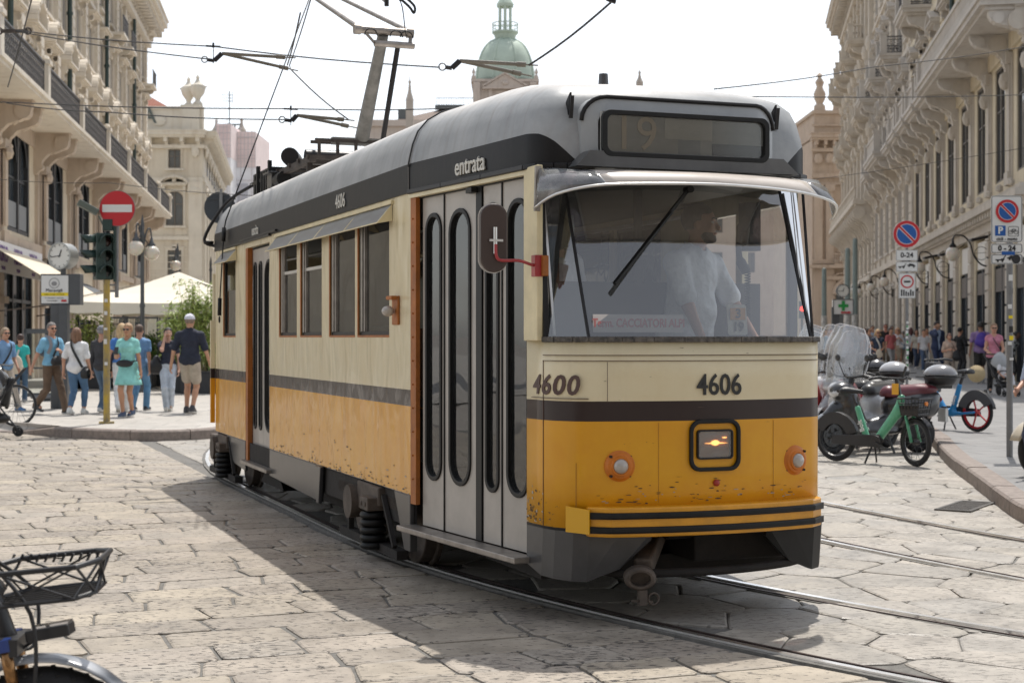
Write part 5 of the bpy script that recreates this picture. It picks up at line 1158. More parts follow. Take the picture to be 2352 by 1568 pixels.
def tiles(name,c):
    m,n,b=nmat(name); tc=n.nodes.new('ShaderNodeTexCoord'); w=n.nodes.new('ShaderNodeTexWave'); w.inputs['Scale'].default_value=1.6; w.inputs['Distortion'].default_value=1.2; w.bands_direction='X'
    rp=n.nodes.new('ShaderNodeValToRGB'); rp.color_ramp.elements[0].color=(*[q*.45 for q in c],1); rp.color_ramp.elements[1].color=(*c,1); rp.color_ramp.elements[1].position=.5
    n.links.new(tc.outputs['Object'],w.inputs['Vector']); n.links.new(w.outputs['Fac'],rp.inputs[0]); n.links.new(rp.outputs[0],b.inputs['Base Color']); b.inputs['Roughness'].default_value=.85
    bp=n.nodes.new('ShaderNodeBump'); bp.inputs['Distance'].default_value=.1; n.links.new(w.outputs['Fac'],bp.inputs['Height']); n.links.new(bp.outputs[0],b.inputs['Normal']); return m
mb.build('roof',tiles('terracotta_tiles',(.42,.15,.09)),B.t)
for x in(k-.55,k-1.35):
    mb=MB(); mb.lathe([(.35,0),(.35,.25),(.16,.45),(.2,.6),(.45,.95),(.55,1.3),(.5,1.5),(.35,1.6),(.2,1.75),(.1,1.95),(.14,2.05),(0,2.3)],(x,.4-(x-k),17.5),(0,0,1),14); mb.box((x,.4-(x-k),18.9),(1.25,.12,.1)); mb.build('urn',m_ct,B.t,smooth=True,edge=40)
mb=MB(); mb.cyl((-0,0,0),(0,0,.1),.1); 
text('lettering','CA',1.5,M('sign_metal',(.10,.12,.11),.5),B.t,(k-4.2,-.15,16.7),(1,0,0),(0,0,1),bold=.02)
# ---------- sheeted scaffolding
m_sh=M('white_scaffold_sheet',(.84,.84,.86),.8,var=.05,scale=.6); m_shp=M('pink_scaffold_sheet',(.84,.72,.70),.8,var=.06,scale=.8); m_tube=M('scaffold_tube',(.62,.58,.58),.5)
for (xa,xb,yt,ym,Y,lab) in((497,530,285,362,138,'narrow scaffold tower wrapped in white and pink sheeting'),(528,587,303,385,141,'wide scaffolded block wrapped in white and pink sheeting')):
    a=at(xa,yt,Y); b=at(xb,ym,Y); t=thing('scaffolded_building',lab,'building',(a[0],Y,0)); w=b[0]-a[0]
    mb=MB(); mb.bb(0,w,0,8,0,b[2]-.002,0); mb.build('white_sheet',m_sh,t)
    mb=MB(); mb.bb(-.02,w+.02,-.02,8.02,b[2],a[2]); mb.build('pink_sheet',m_shp,t)
    mb=MB(); n=int(w/.35)+1
    for i in range(n+1): mb.bar((w*i/n,-.08,0 if i%3==0 else b[2]),(w*i/n,-.08,a[2]+(.4 if i%3==0 else 0)),.05)
    for z in np.arange(2,a[2]+.1,2.0): mb.bar((0,-.10,z),(w,-.10,z),.05)
    for z in np.arange(b[2],a[2],.55): mb.bar((0,-.10,z),(w,-.10,z),.035)
    mb.build('scaffold_poles',m_tube,t)
    if w>2: mb=MB(); mb.bb(w*.3,w*.7,-.06,-.005,b[2]-4.2,b[2]-1.6); mb.bb(w*.28,w*.72,-.12,-.06,b[2]-1.7,b[2]-1.5); mb.build('window_shape',M('sheet_grey',(.50,.50,.54),.8),t)
# belfry and spires behind it
def spire(px,py0,py1,Y,w,label,mat):
    a=at(px,py0,Y); b=at(px,py1,Y); t=thing('spire',label,'spire',(a[0],Y,0)); mb=MB(); mb.bb(-w,w,-w,w,0,b[2]); mb.build('shaft',mat,t); mb=MB(); mb.lathe([(w*1.2,b[2]),(w*.5,b[2]+(a[2]-b[2])*.35),(w*.25,b[2]+(a[2]-b[2])*.7),(0,a[2])],(0,0,0),(0,0,1),8); mb.sph((0,0,b[2]+(a[2]-b[2])*.72),w*.45,8); mb.build('pinnacle',mat,t)
m_far1=M('hazy_stone',(.42,.37,.32),.85,var=.1,scale=.5); m_far2=M('dark_metal_far',(.10,.11,.11),.6)
spire(555,268,300,150,.38,'small stone pinnacle above the scaffolding, right of the iron belfry',m_far1); spire(497,270,300,150,.38,'small stone pinnacle left of the iron belfry',m_far1)
a=at(527,0,150); t=thing('iron_belfry','dark iron bell frame with an aerial mast beyond the corner building','belfry',(a[0],150,0)); mb=MB(); z0=at(0,340,150)[2]; mb.bb(-1.6,1.6,-1,1,0,z0); mb.build('tower',m_far1,t)
mb=MB(); [mb.bar((x,0,z0),(x,0,z0+2.3),.12) for x in(-1.1,-.55,.55,1.1)]; mb.bar((-1.3,0,z0+2.3),(1.3,0,z0+2.3),.14); mb.bar((-1.3,0,z0+.6),(1.3,0,z0+.6),.08); mb.lathe([(.5,0),(.45,.3),(.28,.9),(.15,1.2),(0,1.3)],(0,0,z0+1.2),(0,0,1),10); mb.build('bell_frame',m_far2,t)
mb=MB(); mb.bar((0,0,z0+2.3),(0,0,z0+5.6),.10); [mb.bar((-.8,0,z0+z),(.3,0,z0+z),.05) for z in(4.6,4.9,5.2)]; mb.bar((.3,0,z0+4.4),(.3,0,z0+5.5),.05); mb.build('aerial',m_far2,t)
# ---------- domed building on the axis
m_dw=stone_wall('pale_pink_stone',(.50,.43,.375),.08); m_cop=M('green_copper',(.42,.50,.42),.6,var=.14,scale=.35,col2=None)  # copper kept pale: the dome's distance haze is put into its colour
YD=200; s_=F_PX/YD; xc=at(1160,0,YD)[0]
B=Bld('domed_building','long pale stone building with a green copper dome and lantern behind the tram','x' and 'building',0,0,0,1,1,1,m_dw,m_dw) if False else None
t=thing('domed_building','pale stone building with a green copper dome and lantern behind the tram','building',(xc,YD,0))
zf=at(0,275,YD)[2]; zr=at(0,238,YD)[2]; zb=at(0,185,YD)[2]
mb=MB(); mb.bb(-18.5,26,0,30,0,zf); mb.bb(-18.8,26.3,-.5,0,zf-.9,zf-.2); mb.bb(-18.6,26,-.25,0,zf-3.2,zf-2.9); mb.build('wall',m_dw,t)
for z in(zf-7,zf-12,zf-17):
    for i in range(15): mb=MB(); mb.bb(-17+2.7*i,-15.6+2.7*i,-.06,-.0,z,z+2.2); mb.build('window',m_wg,t)
mb=MB(); mb.add([(-15,1,zf),(26,1,zf),(26,22,zf),(-15,22,zf),(-9,7,zr+.2),(26,7,zr+.2),(26,16,zr+.2),(-9,16,zr+.2)],[(0,1,5,4),(3,0,4,7),(4,5,6,7),(2,3,7,6)]); mb.build('roof',tiles('pale_tiles',(.42,.33,.28)),t)
mb=MB(); mb.bb(-9.5,-4.2,6,7,zr+.2,zr+.75); [mb.bar((-9.3+.33*i,6.5,zr+.75),(-9.3+.33*i,6.5,zr+1.75),.06) for i in range(16)]; mb.bar((-9.3,6.5,zr+1.75),(-4.4,6.5,zr+1.75),.08); mb.build('roof_parapet',m_far2,t); mb=MB(); mb.bb(-14.2,-12.3,2,3,zf+.3,zf+1.7); mb.build('chimney',m_far2,t)
tw_=4.2; mb=MB(); mb.bb(-tw_,tw_,-1,7.4,zf-6,zb); mb.bb(-tw_-.25,tw_+.25,-1.25,7.65,zb-.35,zb); mb.bb(-tw_-.1,tw_+.1,-1.1,7.5,zb-3.6,zb-3.2)
for sx in(-1,1): mb.bb(sx*3.7-.45,sx*3.7+.45,-1.35,-1,zf-6,zb-.4); mb.bb(sx*1.9-.22,sx*1.9+.22,-1.35,-1,zb-3.2,zb-1.0)
mb.prism([(-2.7,zb-1.1),(2.7,zb-1.1),(0,zb+.55)],(0,-1.7,0),(1,0,0),(0,0,1),(0,.7,0)); mb.bb(-2.9,2.9,-1.8,-1,zb-1.35,zb-1.1)
for sx in(-1,1): mb.bar((sx*2.9,-1.55,zb-1.0),(0,-1.55,zb+.68),.22,.7,up=(0,1,0)); mb.lathe([(.3,0),(.3,.3),(.12,.6),(.25,.9),(.1,1.3),(0,1.6)],(sx*(tw_-.1),-1,zb),(0,0,1),8)
mb.bb(-1.3,1.3,-1.12,-1,zb-3.1,zb-1.5); mb.sph((0,-1.8,zb-.6),.35,8,sc=(1.3,.5,.8)); mb.build('drum',m_dw,t)
zt_=at(0,82,YD)[2]; hd=(zt_-zb)*1.02
mb=MB(); prof=[(tw_*.96*math.cos(a)**.72,zb+hd*math.sin(a)) for a in np.linspace(0.0,1.44,18)]
mb.lathe(prof,(0,3.2,0),(0,0,1),40); mb.build('dome',m_cop,t,smooth=True)
mb=MB()
for i in range(8):
    a=2*math.pi*(i+.5)/8; mb.tube([(r*1.005*math.cos(a),3.2+r*1.005*math.sin(a),z) for r,z in prof],.16,5)
mb.build('dome_rib',m_cop,t)
mb=MB(); c=(0,3.2,0); mb.lathe([(.9,zt_-.6),(1.2,zt_-.2),(1.5,zt_+.7),(1.75,zt_+.9),(1.75,zt_+1.1),(.9,zt_+1.1)],c,(0,0,1),20)
for i in range(18): a=2*math.pi*i/18; mb.bar((1.7*math.cos(a),3.2+1.7*math.sin(a),zt_+1.1),(1.7*math.cos(a),3.2+1.7*math.sin(a),zt_+2.2),.07)
mb.torus((0,3.2,zt_+2.2),1.7,.07,n=24,m=5); mb.torus((0,3.2,zt_+1.7),1.7,.05,n=24,m=5)
for i in range(6): a=2*math.pi*(i+.5)/6; mb.cyl((.8*math.cos(a),3.2+.8*math.sin(a),zt_+1.1),(.8*math.cos(a),3.2+.8*math.sin(a),zt_+4.4),.2,n=8)
mb.lathe([(1.1,zt_+4.4),(1.15,zt_+4.8),(.8,zt_+5.4),(.3,zt_+6),(0,zt_+7.5)],c,(0,0,1),16); mb.build('lantern',m_cop,t)
spire(941,172,232,190,.45,'thin stone obelisk just right of the pantograph arm',m_far1); spire(1469,158,190,190,.42,'small stone pinnacle peeping above the tram roof',m_far1)
# ---------- RIGHT SIDE
m_r1=stone_wall('warm_grey_stone',(.50,.45,.385)); m_r2=stone_wall('grey_stone_trim',(.52,.48,.43),.12); m_r3=stone_wall('yellow_stucco',(.60,.52,.38)); m_r4=stone_wall('cream_stone_far',(.55,.49,.41))
hR=math.atan(.155); rzR=math.pi/2-hR+math.pi
def rb(name,label,Ya,Yb,H,wall,trim,off=8.1):
    # origin at the far end, x axis runs towards the camera, outside is towards the street
    L=(Yb-Ya)/math.cos(hR); return Bld(name,label,off+.155*Yb,Yb,rzR,L,16,H,wall,trim)
def rusticated(mb,x,w,z0,z1,pr=.16,st=.5):
    z=z0
    while z<z1-.1: mb.bb(x-w/2,x+w/2,-pr,0,z,min(z+st-.07,z1)); mb.bb(x-w/2+.03,x+w/2-.03,-pr+.06,0,min(z+st-.07,z1),min(z+st,z1)); z+=st
# A: nearest
A=rb('stone_building','grey stone building nearest on the right with carved balconies and shop fronts',43,75,26.0,m_r3,m_r2)
L_=A.L; n=8; bay=L_/n; xs=[bay*(i+.5) for i in range(n)]
A.floor(xs,6.5,1.9,3.7,None); A.floor(xs,11.6,1.25,2.7,'tri',sur=.2); A.floor(xs,16.5,1.2,2.3,'flat',sur=.18); A.floor(xs,20.9,1.15,1.9,'key')
for x in xs: A.holes.append((x-1.35,x+1.35,.15,5.0))
g=MB(); g.bb(-1.35,1.35,.15,.18,0,3.9,1); g.bb(-1.35,1.35,.06,.12,3.0,3.75,3); g.bb(-1.35,1.35,.08,.142,3.9,4.85,2); [g.bb(a,b,.05,.145,0,3.85,0) for a,b in((-1.35,-1.25),(-.06,.06),(1.25,1.35))]; shp=g.mesh('shop_window',[m_dkf,m_wg,m_white,M('fascia_brown',(.11,.09,.075),.6)])
for x in xs: o=bpy.data.objects.new('shop_window',shp); C.objects.link(o); o.parent=A.t; o.location=(x,0,0)
A.finish()
mb=MB()
for i in range(n+1):
    x=min(max(bay*i,.3),L_-.3); mb.bb(x-.42,x+.42,-.16,0,.15,.9); rusticated(mb,x,.72,.9,5.2,.12,.55); mb.bb(x-.26,x+.26,-.10,-.002,6.2,10.3); mb.bb(x-.34,x+.34,-.16,0,6.2,6.6); mb.bb(x-.36,x+.36,-.2,0,9.9,10.25)
    for sx in(-1,1):
        q=x+sx*.42; mb.bb(q-.05,q+.05,-.05,0,6.2,10.2)
    bracket(mb,x,10.9,.45,1.7,.30,-.08); mb.sph((x,-.2,9.4),.22,8,sc=(.8,.8,1.3))
mb.bb(0,L_,-.30,0,5.3,5.55); mb.bb(0,L_,-.55,0,5.55,5.75); mb.bb(0,L_,-.42,0,5.75,5.9); mb.bb(0,L_,-.15,0,5.0,5.3)
for i in range(int(L_/.55)): mb.bb(.2+i*.55,.45+i*.55,-.45,-.3,5.36,5.54)
for i in range(n*2): mb.sph((.9+i*bay/2,-.48,6.02),.13,7)
mb.build('pier',m_r1,A.t)
mb=MB(); mb.bb(0,L_,-.10,0,10.3,10.9); mb.bb(0,L_,-.2,0,15.4,15.7); mb.bb(0,L_,-.14,0,20.0,20.2)
for x in xs: 
    for k_ in range(12):
        for sx in(-1,1): mb.bb(x+sx*(bay/2-.3)-.26,x+sx*(bay/2-.3)+.26,-.10,0,11.2+k_*.34,11.46+k_*.34)
cornice(mb,L_,25.6,1.1,1.4,.9); mb.build('string_course',m_r3,A.t)
def stone_balcony(par,x0,x1,z,dep,brk,iron=False,trim=m_r2):
    b=bpy.data.objects.new('balcony',None); C.objects.link(b); b.parent=par
    mb=MB(); mb.bb(x0-.12,x1+.12,-dep-.12,0,z-.14,z); mb.bb(x0-.05,x1+.05,-dep-.05,0,z-.30,z-.14); mb.bb(x0+.1,x1-.1,-dep+.1,0,z-.42,z-.30)
    for q in brk: bracket(mb,q,z-.42,dep*.85,1.0,.32)
    mb.build('slab',trim,b)
    mb=MB()
    for q in(x0+.15,x1-.15): mb.bb(q-.17,q+.17,-dep-.05,-dep+.29,z,z+.98); mb.bb(q-.21,q+.21,-dep-.09,-dep+.33,z+.98,z+1.08)
    if iron:
        for q in(x0+.15,x1-.15): mb=MB(); mb.bb(q-.17,q+.17,-dep-.05,-dep+.29,z,z+.98); mb.bb(q-.21,q+.21,-dep-.09,-dep+.33,z+.98,z+1.08); mb.build('balcony_post',trim,b)
        m2=lace(x1-x0-.64,.9); m2b=MB(); m2b.merge(m2,Matrix.Translation((x0+.32,-dep+.12,z))); 
        for q in(x0+.05,x1-.05): m2c=lace(dep-.3,.9); m2b.merge(m2c,Matrix.Translation((q,-.02,z))@Matrix.Rotation(-math.pi/2,4,'Z'))
        m2b.build('railing',m_lace,b)
    else:
        balus(mb,x0+.33,x1-.33,-dep+.12,z,1.0)
        for q in(x0+.06,x1-.06):
            nn=int((dep-.3)/.2)
            mb.bb(q-.1,q+.1,-dep+.3,0,z+.88,z+1.0); mb.bb(q-.1,q+.1,-dep+.3,0,z,z+.1); [mb.lathe([(.035,0),(.075,.18),(.04,.42),(.055,.78)],(q,-.1-.2*i,z+.1),(0,0,1),6) for i in range(nn)]
        mb.build('balustrade',trim,b)
# first row: one long balcony near, single ones further off
stone_balcony(A.t,bay*3.9,bay*8-.1,11.25,1.45,[bay*4.05,bay*5,bay*6,bay*7,bay*7.9])
for i in range(4): stone_balcony(A.t,bay*i+.45,bay*(i+1)-.45,11.25,1.2,[bay*i+.8,bay*(i+1)-.8])
for i in(1,4,7): stone_balcony(A.t,bay*i+.3,bay*(i+1)-.3,16.2,1.2,[bay*i+.7,bay*(i+1)-.7],iron=True)
mb=MB(); mb.cyl((bay*4-.1,-.2,10.9),(bay*4-.1,-.2,25),.09,n=8); mb.build('drainpipe',m_pipe,A.t)
# B: rusticated with iron balconies
Bq=rb('stone_building','warm stone building in the middle of the right row with single iron balconies',75.15,97,27.0,m_r4,m_r2); L_=Bq.L; n=6; bay=L_/n; xs=[bay*(i+.5) for i in range(n)]
Bq.floor(xs,6.4,1.2,3.0,'key'); Bq.floor(xs,11.6,1.2,2.6,'arch',sur=.2); Bq.floor(xs,16.7,1.2,2.3,'tri'); Bq.floor(xs,21.6,1.1,1.9,'flat'); Bq.floor(xs,.2,1.7,4.0,'key')
Bq.finish()
mb=MB()
for i in range(n+1):
    x=min(max(bay*i,.3),L_-.3); rusticated(mb,x,.9,.2,26,.10,.5); bracket(mb,x,10.9,.5,2.0,.4,-.06)
mb.bb(0,L_,-.3,0,5.4,5.7); mb.bb(0,L_,-.3,0,10.5,10.9); mb.bb(0,L_,-.2,0,15.7,16.0); mb.bb(0,L_,-.2,0,20.8,21.0); cornice(mb,L_,26.8,1.2,1.5,.9); mb.build('pier',m_r4,Bq.t)
for i in range(n): stone_balcony(Bq.t,bay*i+.5,bay*(i+1)-.5,11.2 if i%2 else 16.3,1.15,[bay*i+.9,bay*(i+1)-.9],iron=True)
stone_balcony(Bq.t,bay*3+.4,bay*5-.4,11.2,1.5,[bay*3+.8,bay*4,bay*5-.8]); 
# C: furthest of the row with volute brackets
Cq=rb('stone_building','furthest stone building of the right row with a run of volute brackets and round balcony',97.15,126,27.0,m_r4,m_r4,8.0); L_=Cq.L; n=8; bay=L_/n; xs=[bay*(i+.5) for i in range(n)]
Cq.floor(xs,11.2,1.2,2.6,'arch'); Cq.floor(xs,16.2,1.2,2.2,'tri'); Cq.floor(xs,21.8,1.1,1.9,'flat'); Cq.floor(xs,.3,2.0,4.0,'key'); Cq.floor(xs,5.8,1.3,2.6,'key'); Cq.finish()
mb=MB()
for i in range(n+1):
    x=min(max(bay*i,.3),L_-.3); rusticated(mb,x,.8,.2,9,.10,.5); 
for i in range(2*n+1): bracket(mb,min(max(bay*i/2,.3),L_-.3),10.0,1.1,2.4,.38,-.05)
mb.bb(0,L_,-1.3,0,10.0,10.3); balus(mb,0,L_,-1.15,10.3,.9,40); mb.bb(0,L_,-.3,0,5.2,5.5); mb.bb(0,L_,-.2,0,15.4,15.7)
for i in range(0,n,2): stone_balcony(Cq.t,bay*i+.4,bay*(i+1)-.4,21.3,1.3,[bay*i+.8,bay*(i+1)-.8],trim=m_r4)
for i in range(1,n,2): stone_balcony(Cq.t,bay*i+.4,bay*(i+1)-.4,15.7,1.1,[bay*i+.8,bay*(i+1)-.8],trim=m_r4)
for i in range(n+1): x=min(max(bay*i,.3),L_-.3); mb.bb(x-.35,x+.35,-.3,0,10.3,26); mb.sph((x,-.3,14.8),.35,8,sc=(1,.6,1.6)); mb.sph((x,-.3,20.3),.35,8,sc=(1,.6,1.6))
cornice(mb,L_,27.5,1.5,1.8,.9); mb.build('pier',m_r4,Cq.t)
q=Bld('stone_building','beige stone building half hidden behind the tram, between dome and pink building',at(1610,0,165)[0],165,0,14.5,10,17,m_dw,m_dw); q.floor([1.8+3.5*i for i in range(4)],4,1.1,2.2,None); q.floor([1.8+3.5*i for i in range(4)],8.5,1.1,2.2,None); q.floor([1.8+3.5*i for i in range(4)],12.8,1.1,1.8,None); q.finish(); mb=MB(); cornice(mb,14.5,17,.8,1.2,1.2); mb.build('cornice',m_dw,q.t)
# far pink building closing the street
m_pk=stone_wall('pink_stone',(.47,.37,.285),.12); m_pk2=stone_wall('pink_stone_trim',(.50,.40,.315),.1)
YP=135; a=at(1866,0,YP)[0]; D_=Bld('pink_stone_building','pinkish brown stone building with urns closing the right street','x' and a,YP,0,24,20,19.0,m_pk,m_pk2)
D_.floor([3.15,7.2,11.2,15.2],16.7,1.0,1.15,'key',glass=m_wgb); D_.floor([3.15,7.2,11.2,15.2],12.9,1.0,2.0,'key',glass=m_wgb); D_.floor([2.7,7.2,11.2],9.2,.6,.8,'segment'); D_.floor([2.9,11.2],1.5,1.7,4.6,'segment')
D_.finish()
mb=MB(); cornice(mb,24,19.4,1.1,1.5,.8); mb.bb(-.1,24,-.25,0,15.6,16.0); mb.bb(-.1,24,-.3,0,8.0,8.4); mb.bb(-.6,24,-.9,0,7.6,7.9); mb.bb(-.1,24,-.2,0,15.0,15.2)
for x in(.5,1.5,5.0,5.8,9.2,13): mb.bb(x-.35,x+.35,-.3,0,8.4,15.0); mb.bb(x-.45,x+.45,-.4,0,14.4,15.0); mb.sph((x,-.35,14.6),.4,8,sc=(1.1,.5,.8)); mb.sph((x,-.2,17.3),.4,8,sc=(1,.4,1.3)); mb.bb(x-.4,x+.4,-.25,0,0,7.6)
balus(mb,1.8,5.0,-.7,7.9,1.0); balus(mb,5.5,9,-.7,7.9,1.0)
mb.torus((3.2,-.3,5.3),1.3,.22,ax=(0,1,0),n=20,m=6,a0=0,a1=math.pi); mb.bb(.9,5.4,-.5,0,6.6,6.9); mb.sph((3.2,-.5,6.3),.5,8,sc=(1.3,.5,.7)); mb.build('cornice',m_pk2,D_.t)
mb=MB(); mb.bb(.2,24,.2,10,19.5,21.3); mb.bb(0,24,.0,10.2,21.3,21.6); mb.bb(0,24,.05,.2,20.2,20.4); mb.build('attic',m_pk,D_.t)
for x in(.8,2.5): mb=MB(); mb.lathe([(.55,0),(.5,.5),(.3,.7),(.5,1.1),(.55,1.6),(.35,2.0),(.28,2.2),(.42,2.6),(.3,2.8),(.15,3.0),(.3,3.2),(0,3.5)],(x,.8,21.6),(0,0,1),12); mb.build('urn',m_pk,D_.t,smooth=True,edge=45)
a2=at(1835,0,142)[0]; t=thing('stone_building','lower brown stone building glimpsed left of the pink one','building',(a2,142,0)); mb=MB(); mb.bb(0,9,0,10,0,16.3); mb.bb(-.4,9,-.6,0,15.8,16.3); mb.bb(-.2,9,-.2,0,12,12.3); mb.bb(.3,.9,-.2,0,0,15.8); mb.build('wall',m_pk,t); mb=MB(); mb.bb(-.5,9.2,-.7,10,16.302,16.55); mb.build('roof',m_far2,t)
m_sq=stone_wall('grey_brown_stone',(.26,.235,.21))
# buildings behind the photographer, seen only in reflections
for i,(x,y,w,h_,lab) in enumerate(((-26,-22,30,19,'stone building across the square behind the camera, left of the gap'),(8,-26,34,21,'stone building across the square behind the camera, right of the gap'))):
    q=Bld('square_building',lab,x+w,y,math.pi,w,10,h_,m_sq,m_sq); n=int(w/3.4); q.floor([w/n*(k_+.5) for k_ in range(n)],5.5,1.3,2.4,None); q.floor([w/n*(k_+.5) for k_ in range(n)],10.5,1.3,2.2,None); q.floor([w/n*(k_+.5) for k_ in range(n)],15,1.3,2,None); q.floor([w/n*(k_+.5) for k_ in range(n)],.3,2.2,3.4,None); q.finish()
    mb=MB(); cornice(mb,w,h_,1,1.3,1.2); mb.bb(0,w,-.3,0,4.4,4.8); mb.build('cornice',m_sq,q.t)
# ================= PEOPLE: one continuous body surface each, from blended tapered limbs
def surfnet(D,o,h):
    """surface nets on a numpy grid (negative inside)"""
    s=D<0; nx,ny,nz=D.shape
    c=s[:-1,:-1,:-1].astype(np.int8)
    cnt=sum(s[i:nx-1+i,j:ny-1+j,k:nz-1+k].astype(np.int8) for i in(0,1) for j in(0,1) for k in(0,1))
    act=(cnt>0)&(cnt<8); idx=-np.ones(act.shape,dtype=np.int64); I=np.argwhere(act)
    if len(I)==0: return [],[]
    idx[act]=np.arange(len(I)); pos=np.zeros((len(I),3)); w=np.zeros(len(I))
    cor=[(i,j,k) for i in(0,1) for j in(0,1) for k in(0,1)]
    V={q:D[I[:,0]+q[0],I[:,1]+q[1],I[:,2]+q[2]] for q in cor}
    for a in cor:
        for ax in range(3):
            if a[ax]==0:
                b=list(a); b[ax]=1; b=tuple(b); va,vb=V[a],V[b]; m=(va<0)!=(vb<0)
                t=np.where(m,va/(va-vb+1e-12),0); p=np.array(a,float)[None,:].repeat(len(I),0); p[:,ax]+=t
                pos[m]+=p[m]; w[m]+=1
    pos=pos/w[:,None]; P=(pos+I)*h+np.array(o)
    F=[]
    for ax in range(3):
        u,v=(ax+1)%3,(ax+2)%3
        sl0=[slice(None)]*3; sl1=[slice(None)]*3; sl0[ax]=slice(0,-1); sl1[ax]=slice(1,None)
        a=s[tuple(sl0)]; b=s[tuple(sl1)]; E=np.argwhere(a!=b)
        E=E[(E[:,u]>0)&(E[:,v]>0)&(E[:,u]<D.shape[u]-1)&(E[:,v]<D.shape[v]-1)]
        if len(E)==0: continue
        def g(du,dv): q=E.copy(); q[:,u]-=du; q[:,v]-=dv; return idx[q[:,0],q[:,1],q[:,2]]
        f=np.stack([g(1,1),g(0,1),g(0,0),g(1,0)],1); flip=~a[E[:,0],E[:,1],E[:,2]]
        f[flip]=f[flip][:,::-1]; F.append(f)
    F=np.concatenate(F); return P,F
class SDF:
    def __init__(s,lo,hi,h):
        s.h=h; s.o=np.array(lo,float); n=np.ceil((np.array(hi)-s.o)/h).astype(int)+1; s.D=np.full(n,9.0,dtype=np.float32)
    def _blk(s,lo,hi):
        a=np.clip(np.floor((np.array(lo)-s.o)/s.h).astype(int),0,np.array(s.D.shape)); b=np.clip(np.ceil((np.array(hi)-s.o)/s.h).astype(int)+1,0,np.array(s.D.shape))
        if (b<=a).any(): return None
        g=np.meshgrid(*[s.o[i]+s.h*np.arange(a[i],b[i]) for i in range(3)],indexing='ij'); return tuple(slice(a[i],b[i]) for i in range(3)),np.stack(g,-1)
    def _put(s,sl,d,k):
        e=s.D[sl]
        if k>0:
            hh=np.clip(.5+.5*(e-d)/k,0,1); r=e*(1-hh)+d*hh-k*hh*(1-hh); r=np.where(e>5,d,r); s.D[sl]=np.minimum(r,np.minimum(e,d))
        else: s.D[sl]=np.minimum(e,d)
    def cap(s,a,b,ra,rb,k=.03,fl=None):
        a=np.array(a,float);b=np.array(b,float); R_=max(ra,rb)+k*1.5+.02; q=s._blk(np.minimum(a,b)-R_,np.maximum(a,b)+R_)
        if q is None: return s
        sl,P=q; ab=b-a; L=max(ab@ab,1e-9); t=np.clip(((P-a)@ab)/L,0,1); d=np.linalg.norm(P-a-t[...,None]*ab,axis=-1)-(ra+(rb-ra)*t); s._put(sl,d,k); return s
    def ell(s,c,r,k=.03,M3=None):
        c=np.array(c,float);r=np.array(r,float); R_=r.max()+k*1.5+.02; q=s._blk(c-R_,c+R_)
        if q is None: return s
        sl,P=q; p=P-c
        if M3 is not None: p=p@M3     # columns = axes
        k0=np.linalg.norm(p/r,axis=-1); k1=np.linalg.norm(p/(r*r),axis=-1)+1e-9; s._put(sl,k0*(k0-1)/k1,k); return s
    def cut(s,fn):   # keep where fn(P)<0
        g=np.meshgrid(*[s.o[i]+s.h*np.arange(s.D.shape[i]) for i in range(3)],indexing='ij'); s.D=np.maximum(s.D,fn(*g).astype(np.float32)); return s
    def build(s,name,mat,parent,xf=None,label=None):
        P,F=surfnet(s.D,s.o,s.h)
        if len(P)==0: return None
        me=bpy.data.meshes.new(name); me.from_pydata(P.tolist(),[],F.tolist()); me.materials.append(mat); me.polygons.foreach_set('use_smooth',[True]*len(me.polygons))
        if xf is not None: me.transform(xf)
        me.update(); o=bpy.data.objects.new(name,me); C.objects.link(o); o.parent=parent
        if label: o['label']=label
        return o
PM={}
def cloth(c,rough=.8):
    k=('c',tuple(c),rough)
    if k not in PM: PM[k]=M('fabric',tuple(c),rough,var=.22,scale=5,bump=.8,bscale=9,dist=.05)
    return PM[k]
def skin(c=(.50,.27,.18)):
    k=('s',tuple(c))
    if k not in PM:
        m=M('skin',tuple(c),.5,var=.08,scale=10); m.node_tree.nodes['Principled BSDF'].inputs['Subsurface Weight'].default_value=.08; m.node_tree.nodes['Principled BSDF'].inputs['Subsurface Radius'].default_value=(.02,.008,.004); PM[k]=m
    return PM[k]
def hairm(c):
    k=('h',tuple(c))
    if k not in PM: PM[k]=M('hair',tuple(c),.5,var=.45,scale=9,bump=.8,bscale=30,dist=.01,stretch=(6,6,1))
    return PM[k]
def ik(a,b,l1,l2,pole):
    a=Vector(a);b=Vector(b);d=b-a;L=d.length
    if L>(l1+l2)*.999: b=a+d*((l1+l2)*.999/L); d=b-a; L=d.length
    x=(l1*l1-l2*l2+L*L)/(2*L); hh=math.sqrt(max(l1*l1-x*x,0)); dn=d/L; p=Vector(pole); p=(p-dn*p.dot(dn)); p.normalize(); return a+dn*x+p*hh,b
m_sole=M('shoe_sole',(.62,.60,.56),.6); m_lens_d=M('dark_glasses',(.012,.012,.014),.12,spec=.8); m_eye=M('eye_white',(.7,.68,.65),.3); m_iris=M('iris',(.05,.03,.02),.2)
